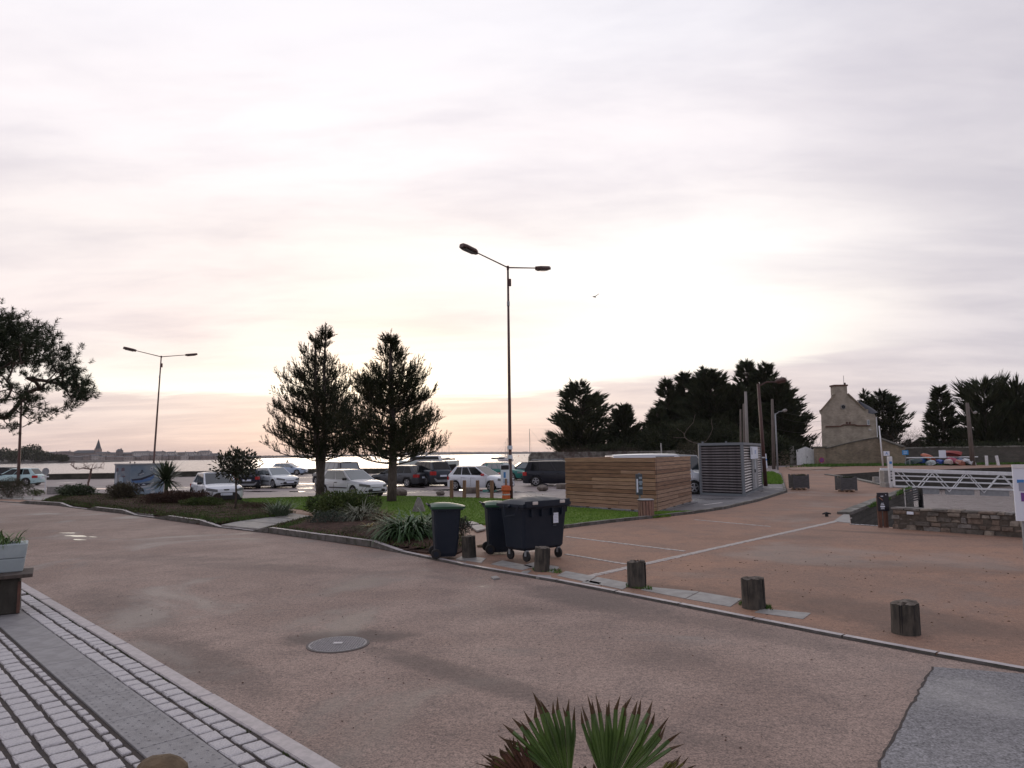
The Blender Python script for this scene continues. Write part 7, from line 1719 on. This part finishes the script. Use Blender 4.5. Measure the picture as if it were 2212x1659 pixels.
# log bollards
def log(label, u, v, top_v, wpx, seed, rough=.02, slant=0):
    p = W(u, v-4); D = p.y; h = WD(u, top_v, D).z; r = wpx/2/F2*D; rr = random.Random(seed)
    t = thing('log_bollard', label, 'bollard', p, 0, 'weathered log bollards along the road edge'); n = 18; rows = []; ph = rr.uniform(0, 6)
    rad = [r*(1+.035*math.sin(2*a+ph)+.012*math.sin(3*a+ph)+rr.uniform(-.012, .012)) for a in np.linspace(0, 2*math.pi, n, endpoint=False)]
    gro = [rr.uniform(-.014, .008) for _ in range(n)]
    for i in range(7):
        z_ = -.05+(h+.05)*i/6; row = []
        for q in range(n):
            a = 2*math.pi*q/n; k = rad[q]*(1+gro[q]*(1 if i < 6 else .3))*(1.03-.03*i/6); zz = z_+(slant*math.cos(a)*r*1.0+rr.uniform(-rough, rough)*.6 if i == 6 else 0)
            row.append(Vector((k*math.cos(a), k*math.sin(a), zz)))
        rows.append(row+[row[0]])
    b = MB().grid(rows); bd = b.build('log', M_log, t, fix=True); t.rotation_euler = (R_(rr.uniform(-2.5, 2.5)), R_(rr.uniform(-3, 3)), rr.uniform(0, 1))
    c = MB(); top = [Vector((q.x*.985, q.y*.985, q.z+.003)) for q in rows[-1][:-1]]; inner = [Vector((q.x*.5, q.y*.5, h+rr.uniform(-rough, rough)*1.2)) for q in top]
    c.grid([top+[top[0]], inner+[inner[0]]]); c.add(inner, [tuple(range(n))]); c.build('end_grain', M_logtop, t)
    ck = MB()
    for _ in range(4):
        a = rr.uniform(-2.6, -.4); x, y = math.cos(a)*r*1.0, math.sin(a)*r*1.0; ck.tube([(x, y, h*.98), (x*1.01, y*1.01, h*rr.uniform(.4, .7)), (x*1.0, y*1.0, h*.1)], [.007, .006, .002], 4)
    ck.build('drying_crack', M_black, t)
log('log bollard between the two wheelie bins', 1014, 1210, 1158.5, 29, 1)
log('log bollard in front of the big dark container', 1170, 1239, 1183, 33, 2)
log('log bollard with hollowed top on the end of the white sett line', 1376, 1274, 1214, 39, 3, .035)
log('log bollard standing on the broken slab strip, second from the right', 1629, 1320, 1249, 46, 4)
log('log bollard nearest the right edge on bare orange ground', 1957, 1375, 1302, 53, 5, slant=.08)
# wooden posts at the lawn edge
for i, (u, lb) in enumerate([(975.5, 'first round wooden post from the left at the lawn edge'), (1003, 'second round wooden post from the left at the lawn edge'), (1032, 'third round wooden post from the left at the lawn edge'), (1062.5, 'wooden post nearest the street lamp pole')]):
    p = W(u, 1078); h = WD(u, 1037.5, p.y).z; o = MB().tube([(0, 0, -.05), (0, 0, h-.02), (0, 0, h)], [.088, .085, .07], 10).build('wooden_post', M_post); o.location = p; o.rotation_euler = (R_(random.uniform(-1, 1)), R_(random.uniform(-1.2, 1.2)), 0); tag(o, lb, 'post', 'wooden posts at the lawn edge')
# boulders and blocks
def boulder(name, label, u, v, wpx, hpx, seed, m=M_rockl, z0=0, cat='rock', flat=1.0, loc=None, group='rocks edging the car park'):
    p = loc or W(u, v); w = wpx/F2*p.y; h = hpx/F2*p.y; bm = bmesh.new(); bmesh.ops.create_icosphere(bm, subdivisions=3, radius=1); r = random.Random(seed); f = [Vector((r.uniform(-1, 1), r.uniform(-1, 1), r.uniform(-1, 1))).normalized() for _ in range(11)]
    for q in bm.verts:
        d = q.co.normalized(); k = 1.0
        for g_ in f:
            e = d.dot(g_); 
            if e > .74: k = min(k, .78/e+.06)
        k *= 1+.03*math.sin(d.x*9+seed)*math.cos(d.y*8)
        q.co = Vector((d.x*k*w/2, d.y*k*w/2*.8, d.z*k*h*.62+h*.42))
    me = bpy.data.meshes.new(name); bm.to_mesh(me); bm.free(); me.materials.append(m); o = bpy.data.objects.new(name, me); C.objects.link(o); o.location = p+Vector((0, 0, z0)); return tag(o, label, cat, group)
boulder('boulder', 'large rounded boulder beside the single trunk pine', 865, 1072, 30, 16, 1); boulder('boulder', 'small boulder left of the wooden posts', 951, 1070, 20, 10, 2)
boulder('boulder', 'flat topped rock in front of the black people carrier', 1172, 1060.5, 25, 13, 4)
o = mbox('stone_block', 'rough squared stone block between two wooden posts', 'stone block', (1018.5, 1065.5), (.75, .4, .32), M_rockl, .05, 6, 'squared stone blocks'); mbox('stone_block', 'squared stone block against the left end of the timber screen', 'stone block', (1212, 1056), (.55, .4, .30), M_rockl, .05, -8, 'squared stone blocks')
mbox('stone_block', 'longer pale stone block behind the left bed', 'stone block', (118, 1067), (.75, .4, .45), M_flag, .03, 4, 'pale stone blocks by the left bed'); mbox('stone_block', 'pale stone block right of the longer one behind the left bed', 'stone block', (143, 1067), (.6, .4, .42), M_flag, .03, -3, 'pale stone blocks by the left bed')
mbox('dark_post', 'short dark brown post between the pale stone blocks', 'post', (131, 1066.5), (.12, .15, .5), M_rust, .01)
boulder('garden_rock', 'dark stone on soil behind the front wheelie bin', 1000, 1180, 26, 10, 6, M_rockb, group='rocks in the nearer bed'); boulder('garden_rock', 'flat stone at the corner of the nearer bed', 1040, 1182, 22, 6, 7, M_rockb, group='rocks in the nearer bed')
boulder('brown_boulder', 'rough brown boulder at the bottom edge on the setts', 335, 1652, 0, 0, 9, M_rockb, z0=.0, loc=Vector((-2.62, 4.62, .03)), group=None) if False else None
pbo = W(345, 1690, .1); o = boulder('brown_boulder', 'rough brown boulder at the bottom edge on the setts', 0, 0, 108, 50, 9, M_rockb, z0=0, loc=Vector((pbo.x, pbo.y, .1)), group=None)
if 'group' in o: del o['group']
# granite obelisk marker on the lawn
p = W(905, 1108); h = WD(905, 1073, p.y).z; t = MB(); w = 30/F2*p.y/2
t.add([(-w, -.2, 0), (w, -.2, 0), (w*.9, .2, 0), (-w*.9, .2, 0), (-w*.62, -.14, h*.5), (w*.62, -.14, h*.5), (w*.6, .14, h*.5), (-w*.6, .14, h*.5), (-w*.24, -.05, h*.96), (w*.18, -.05, h*.96), (w*.2, .05, h*.93), (-w*.2, .05, h)], [(3, 2, 1, 0), (8, 9, 10, 11)]+[(i, (i+1) % 4, 4+(i+1) % 4, 4+i) for i in range(4)]+[(4+i, 4+(i+1) % 4, 8+(i+1) % 4, 8+i) for i in range(4)])
o = t.build('granite_marker', mat('granite_weather', (.24, .225, .21), .85, nscale=12, bump=.7, col2=(.15, .14, .13), detail=9), bevel=.02); o.location = p; tag(o, 'pointed granite marker stone behind the strap-leaved clump', 'standing stone')
# litter bin and dog-bag dispenser by the timber screen
p = W(1396, 1116, .05); h = WD(1395, 1078, p.y).z-.05; t = thing('litter_bin', 'round litter bin of upright wooden slats at the corner of the timber screen', 'litter bin', p); r = 17/F2*p.y
MB().cyl((0, 0, 0), (0, 0, h*.90), r*.82, n=18).build('liner', M_black, t)
for q in range(16):
    a = 2*math.pi*q/16; MB().box((0, 0, h*.47), (.028, r*.30, h*.92), Matrix.Translation((math.cos(a)*r*.93, math.sin(a)*r*.93, 0)) @ Matrix.Rotation(a, 4, 'Z')).build('slat', mat('bin_slat', (.27, .16, .12), .7, nscale=5, col2=(.17, .10, .08), stretch=(4, 4, .5)), t)
ld = MB().tube([(0, 0, h*.95), (0, 0, h*.98), (0, 0, h*1.02)], [r*1.05, r*1.05, r*.75], 18).build('lid', M_steelgr, t); MB().tube([(0, 0, h*.90), (0, 0, h*.95)], [r*1.0, r*1.03], 18).build('lid_rim', M_rust, ld)
p = W(1383, 1108, .05); t = thing('bag_dispenser', 'small dark dispenser box on a grey post in front of the timber screen', 'dispenser', p); h = WD(1381, 1025, p.y).z
MB().box((0, 0, h*.5), (.06, .05, h)).build('post', M_steelgr, t); bx_ = MB().box((-.02, -.05, h-.38), (.22, .12, .70)).build('box', mat('dispenser_dark', (.05, .065, .08), .4), t, bevel=.015)
for z_, w_ in ((.16, .10), (.30, .13), (.36, .08), (.50, .12)): MB().box((.02, -.113, h-z_), (w_, .006, .07)).build('print', mat('dispenser_print', (.25, .33, .40), .5), bx_)
MB().box((-.09, -.113, h-.42), (.05, .006, .45)).build('print', M_paper, bx_)
# slatted grey planter crates on the quay
def crate(label, u0, u1, v0, v1, seed):
    p = W((u0+u1)/2, v1); w = (u1-u0)/F2*p.y; h = WD((u0+u1)/2, v0, p.y).z; random.seed(seed); t = thing('planter_crate', label, 'planter crate', p+Vector((0, w/2, 0)), R_(-4), 'grey wooden planter crates')
    for sx, sy in ((-1, -1), (1, -1), (1, 1), (-1, 1)): MB().box((sx*(w/2-.03), sy*(w/2-.03), h/2+.06), (.09, .09, h-.04)).build('corner_post', M_crate, t)
    for k in range(6):
        z_ = .12+(h-.14)*(k+.5)/6
        for sy in (-1, 1): MB().box((0, sy*(w/2), z_), (w-.04, .03, (h-.14)/6-.008), j=.002).build('slat', M_crate, t)
        for sx in (-1, 1): MB().box((sx*(w/2), 0, z_), (.03, w-.04, (h-.14)/6-.008), j=.002).build('slat', M_crate, t)
    for x in (-.3, 0.0, .3): MB().box((x*w, 0, .04), (.10*w, w*.96, .08)).build('pallet_foot', M_timber, t)
    MB().box((0, 0, h*.93), (w*.92, w*.92, .03)).build('soil_fill', M_soil, t)
    q = rng.uniform(-.45, .45, (260, 2))*w; tag(blades('weeds', np.column_stack([q, np.full(260, h*.93)]), rng.normal(size=(260, 3))*[.4, .4, .1]+[0, 0, 1], rng.uniform(.05, .16, 260), .03, M_cyp, t), kind='stuff')
crate('grey slatted planter crate nearer the ribbed metal hut', 1717, 1749, 1026.5, 1059, 1); crate('grey slatted planter crate nearer the basin', 1820, 1852.5, 1031, 1063.5, 2)
# painted transformer box
pa, pb_, = W(243, 1073), W(305, 1078)
def mural_box():
    D = W(285, 1073).y; x0, x1, x2 = WD(245, 1040, D+.9).x, WD(281.0, 1040, D).x, WD(363, 1040, D+.75).x
    A_, B_, C_ = Vector((x0, D+1.0, 0)), Vector((x1, D, 0)), Vector((x2, D+.30, 0)); top = WD(300, 1004.5, D).z; E_ = A_+(C_-B_)
    t = thing('utility_box', 'painted utility kiosk with a mural of a white ship', 'kiosk', (0, 0, 0))
    q = [A_, B_, C_, E_]; V = [(p.x, p.y, 0) for p in q]+[(p.x, p.y, top) for p in q]
    Mside = mat('kiosk_paint', (.13, .18, .24), .6, nscale=1.6, col2=(.26, .27, .29), detail=8, ramp=(.48, .62)); Mf = mat('kiosk_front_paint', (.15, .22, .30), .6, nscale=1.1, col2=(.25, .31, .36), detail=5)
    b = MB(); b.add(V, [(0, 3, 2, 1), (4, 5, 6, 7), (0, 1, 5, 4), (2, 3, 7, 6), (3, 0, 4, 7)]); b.cur = 1; b.f.append((1, 2, 6, 5)); b.mi.append(1); b.build('body', [Mside, Mf], t)
    c_m = (A_+C_)/2; rr = MB(); V = [c_m+(p-c_m)*1.04 for p in q]; rr.add([(p.x, p.y, top+.002) for p in V]+[(p.x, p.y, top+.08) for p in V], [(0, 3, 2, 1), (4, 5, 6, 7), (0, 1, 5, 4), (1, 2, 6, 5), (2, 3, 7, 6), (3, 0, 4, 7)]); rr.build('roof', M_steelgr, t)
    ex = (C_-B_); L_ = ex.length; ex = ex/L_; nn = Vector((ex.y, -ex.x, 0))
    def poly(pts, m, k, name='mural'):
        P = [B_+ex*(a*L_)+nn*(.004+.003*k)+Vector((0, 0, b_*top)) for a, b_ in pts]; MB().add(P, [tuple(range(len(P)))]).build(name, m, t, fix=False)
    wt_, bl, dk_, lb = mat('mural_white', (.50, .54, .60), .6), mat('mural_blue', (.10, .20, .42), .6), mat('mural_dark', (.03, .035, .06), .6), mat('mural_pale', (.28, .37, .46), .6)
    poly([(.0, .42), (.22, .30), (.62, .30), (.98, .46), (.98, .04), (.1, .04)], lb, 1)
    poly([(.02, .58), (.10, .50), (.62, .62), (.72, .70), (.70, .60), (.60, .50), (.30, .44), (.05, .44)], bl, 2); poly([(.04, .55), (.30, .58), (.66, .71), (.70, .73), (.68, .66), (.35, .52), (.06, .50)], dk_, 3)
    poly([(.0, .47), (.10, .40), (.62, .43), (.70, .47), (.70, .40), (.60, .30), (.25, .26), (.05, .36)], wt_, 3); poly([(.12, .40), (.64, .43), (.60, .36), (.40, .33), (.16, .34)], dk_, 4); poly([(.20, .36), (.26, .40), (.32, .35)], wt_, 5); poly([(.34, .36), (.41, .41), (.47, .36)], wt_, 5)
    poly([(.22, .66), (.36, .70), (.46, .76), (.38, .74), (.24, .70)], dk_, 3); poly([(.20, .72), (.30, .73), (.40, .80), (.30, .76)], dk_, 4); poly([(.30, .79), (.34, .86), (.38, .80)], dk_, 4); poly([(.26, .70), (.42, .75), (.40, .72), (.28, .68)], wt_, 5)
    poly([(.58, .83), (.66, .83), (.66, .93), (.58, .93)], wt_, 3, 'notice'); poly([(.60, .86), (.635, .86), (.635, .89), (.60, .89)], dk_, 4, 'notice_print'); poly([(.62, .10), (.74, .10), (.74, .18), (.62, .18)], wt_, 3, 'notice')
    poly([(.30, .26), (.42, .22), (.44, .08), (.40, .16), (.34, .22)], dk_, 4); poly([(.06, .30), (.02, .2), (.12, .10), (.08, .2)], wt_, 4); poly([(.46, .22), (.70, .28), (.72, .24), (.5, .19)], wt_, 4)
    ex2 = (B_-A_); L2 = ex2.length; ex2 = ex2/L2; n2 = Vector((ex2.y, -ex2.x, 0))
    Mst = mat('mural_stain', (.10, .07, .10), .7)
    for a, b_, w_, h_, m in ((.10, .78, .14, .13, Mst), (.42, .80, .22, .12, Mst), (.45, .60, .24, .06, Mst), (.05, .40, .10, .40, wt_), (.30, .30, .26, .34, MATS['mural_pale'])):
        P = [A_+ex2*(x*L2)+n2*.006+Vector((0, 0, z_*top)) for x, z_ in ((a, b_), (a+w_, b_+.02), (a+w_*.9, b_+h_), (a+.02, b_+h_*.9))]; MB().add(P, [(0, 1, 2, 3)]).build('mural', m, t, fix=False)
mural_box()
# wood block, table plank and planter at the left edge
p = W(20, 1325, .1); D = p.y; t = thing('timber_block', 'squat dark mossy timber block at the left edge', 'wood block', (WD(46, 1300, D).x, D, .1), R_(33)); h = WD(20, 1247, D).z-.1
MB().box((-.45, .28, h/2), (.86, .56, h), j=.01).build('block', mat('mossy_timber', (.035, .032, .026), .9, nscale=4, col2=(.065, .06, .05), stretch=(1, 1, .5), bump=.9), t, bevel=.02)
MB().box((-.03, .0, h/2-.02), (.035, .05, h-.06)).build('corner_edge', M_rust, t)
o = thing('bench_plank', 'dark weathered plank lying on the timber block', 'plank', (WD(46, 1300, D).x, D, h+.105), R_(33)); MB().box((-.45, .20, .022), (1.12, .62, .045), j=.004).build('plank', M_timberd, o, bevel=.008)
t = thing('planter', 'pale grey blue planter pot standing on the plank at the left edge', 'planter', (WD(-2, 1240, D+.2).x, D+.16, h+.15), R_(33)); pz = WD(0, 1172, D+.28).z-(h+.15); wp = WD(38, 1200, D+.05).x-WD(0, 1240, D+.2).x
b = MB()
for z0_, z1_, k0, k1 in ((0, pz*.48, .88, .94), (pz*.49, pz, .945, 1.0)): b.add([(sx*wp*k*1.0, sy*.22*k, z_) for z_, k in ((z0_, k0), (z1_, k1)) for sx, sy in ((-1, -1), (1, -1), (1, 1), (-1, 1))], [(0, 3, 2, 1), (4, 5, 6, 7)]+[(i, (i+1) % 4, 4+(i+1) % 4, 4+i) for i in range(4)])
b.build('pot', mat('grey_pot', (.42, .49, .50), .6, nscale=3, col2=(.34, .40, .42)), t, bevel=.012)
rng = np.random.default_rng(77); n = 150; az = rng.uniform(0, 2*math.pi, n)
o = thing('pot_plant', 'fresh green strappy plant growing in the grey planter', 'plant', t.location+Vector((-.05, 0, pz)))
straps('leaves', np.column_stack([rng.uniform(-wp*.8, wp*.8, n), rng.uniform(-.15, .15, n), np.zeros(n)]), az, rng.uniform(.3, 1.4, n), rng.uniform(.18, .38, n), np.full(n, .018), rng.uniform(1.0, 2.6, n), mat('fresh_green', (.12, .20, .045), .45, nscale=8, col2=(.07, .13, .03)), o)

# ================================================================== PERSON AND GULL
def person(label, u, D, hgt):
    p = Vector((WD(u, 1020, D).x, D, 0)); t = thing('person', label, 'person', p, 0); s = hgt/1.75
    me = bpy.data.meshes.new('body'); J = [(0, 0, .95), (0, 0, 1.20), (0, 0, 1.42), (0, 0, 1.52), (0, -.01, 1.63), (.10, 0, .90), (.11, -.01, .48), (.11, .02, .06), (.11, -.12, .03), (-.10, 0, .90), (-.11, -.01, .48), (-.11, .02, .06), (-.11, -.12, .03), (.19, 0, 1.40), (.24, .02, 1.12), (.20, -.12, .92), (-.19, 0, 1.40), (-.24, .02, 1.12), (-.20, -.12, .92)]
    E = [(0, 1), (1, 2), (2, 3), (3, 4), (0, 5), (5, 6), (6, 7), (7, 8), (0, 9), (9, 10), (10, 11), (11, 12), (2, 13), (13, 14), (14, 15), (2, 16), (16, 17), (17, 18)]
    Rr = [.16, .15, .17, .06, .105, .10, .065, .045, .04, .10, .065, .045, .04, .075, .055, .035, .075, .055, .035]
    me.from_pydata([tuple(Vector(j)*s) for j in J], E, []); o = bpy.data.objects.new('body', me); C.objects.link(o); o.parent = t; me.materials.append(M_cloth)
    sk = o.modifiers.new('skin', 'SKIN'); 
    for i, v in enumerate(me.skin_vertices[0].data): v.radius = (Rr[i]*s, Rr[i]*s*.85); v.use_root = (i == 0)
    o.modifiers.new('sub', 'SUBSURF').levels = 1
    MB().tube([(0, .02*s, 1.60*s), (0, .02*s, 1.68*s), (0, .01*s, 1.755*s)], [.09*s, .105*s, .04*s], 10).build('hair', M_black, t, smooth=True)
person('person in dark jacket standing by the sea wall behind the pale blue car', 620, W(620, 1022).y-2.2, 1.62)
p = WD(1284, 641.5, 60); g_ = MB().tube([(-.20, 0, 0), (-.05, 0, .02), (.12, 0, .01), (.22, 0, 0)], [.02, .06, .05, .012], 6); g_.add([(-.02, 0, .03), (.1, 0, .03), (.02, .62, .16), (-.08, .55, .14)], [(0, 1, 2, 3)]); g_.add([(-.02, 0, .03), (.1, 0, .03), (.02, -.62, .20), (-.08, -.55, .16)], [(0, 1, 2, 3)])
o = g_.build('gull', mat('gull_grey', (.15, .14, .14), .8)); o.location = p; o.rotation_euler = (0, 0, R_(40)); tag(o, 'small gull gliding in the sky right of the middle lamp', 'bird')

# ================================================================== AIR
def haze():
    b = MB().box((0, 2400, 18), (9000, 5400, 46))
    m = bpy.data.materials.new('haze_air'); m.use_nodes = True; t = m.node_tree; t.nodes.clear()
    v = N(t, 'ShaderNodeVolumePrincipled'); v.inputs['Color'].default_value = (.93, .90, .92, 1); v.inputs['Density'].default_value = HAZE; v.inputs['Anisotropy'].default_value = .3
    o = N(t, 'ShaderNodeOutputMaterial'); t.links.new(v.outputs[0], o.inputs['Volume'])
    tag(b.build('haze', m), kind='stuff')
HAZE = .7e-4
haze()
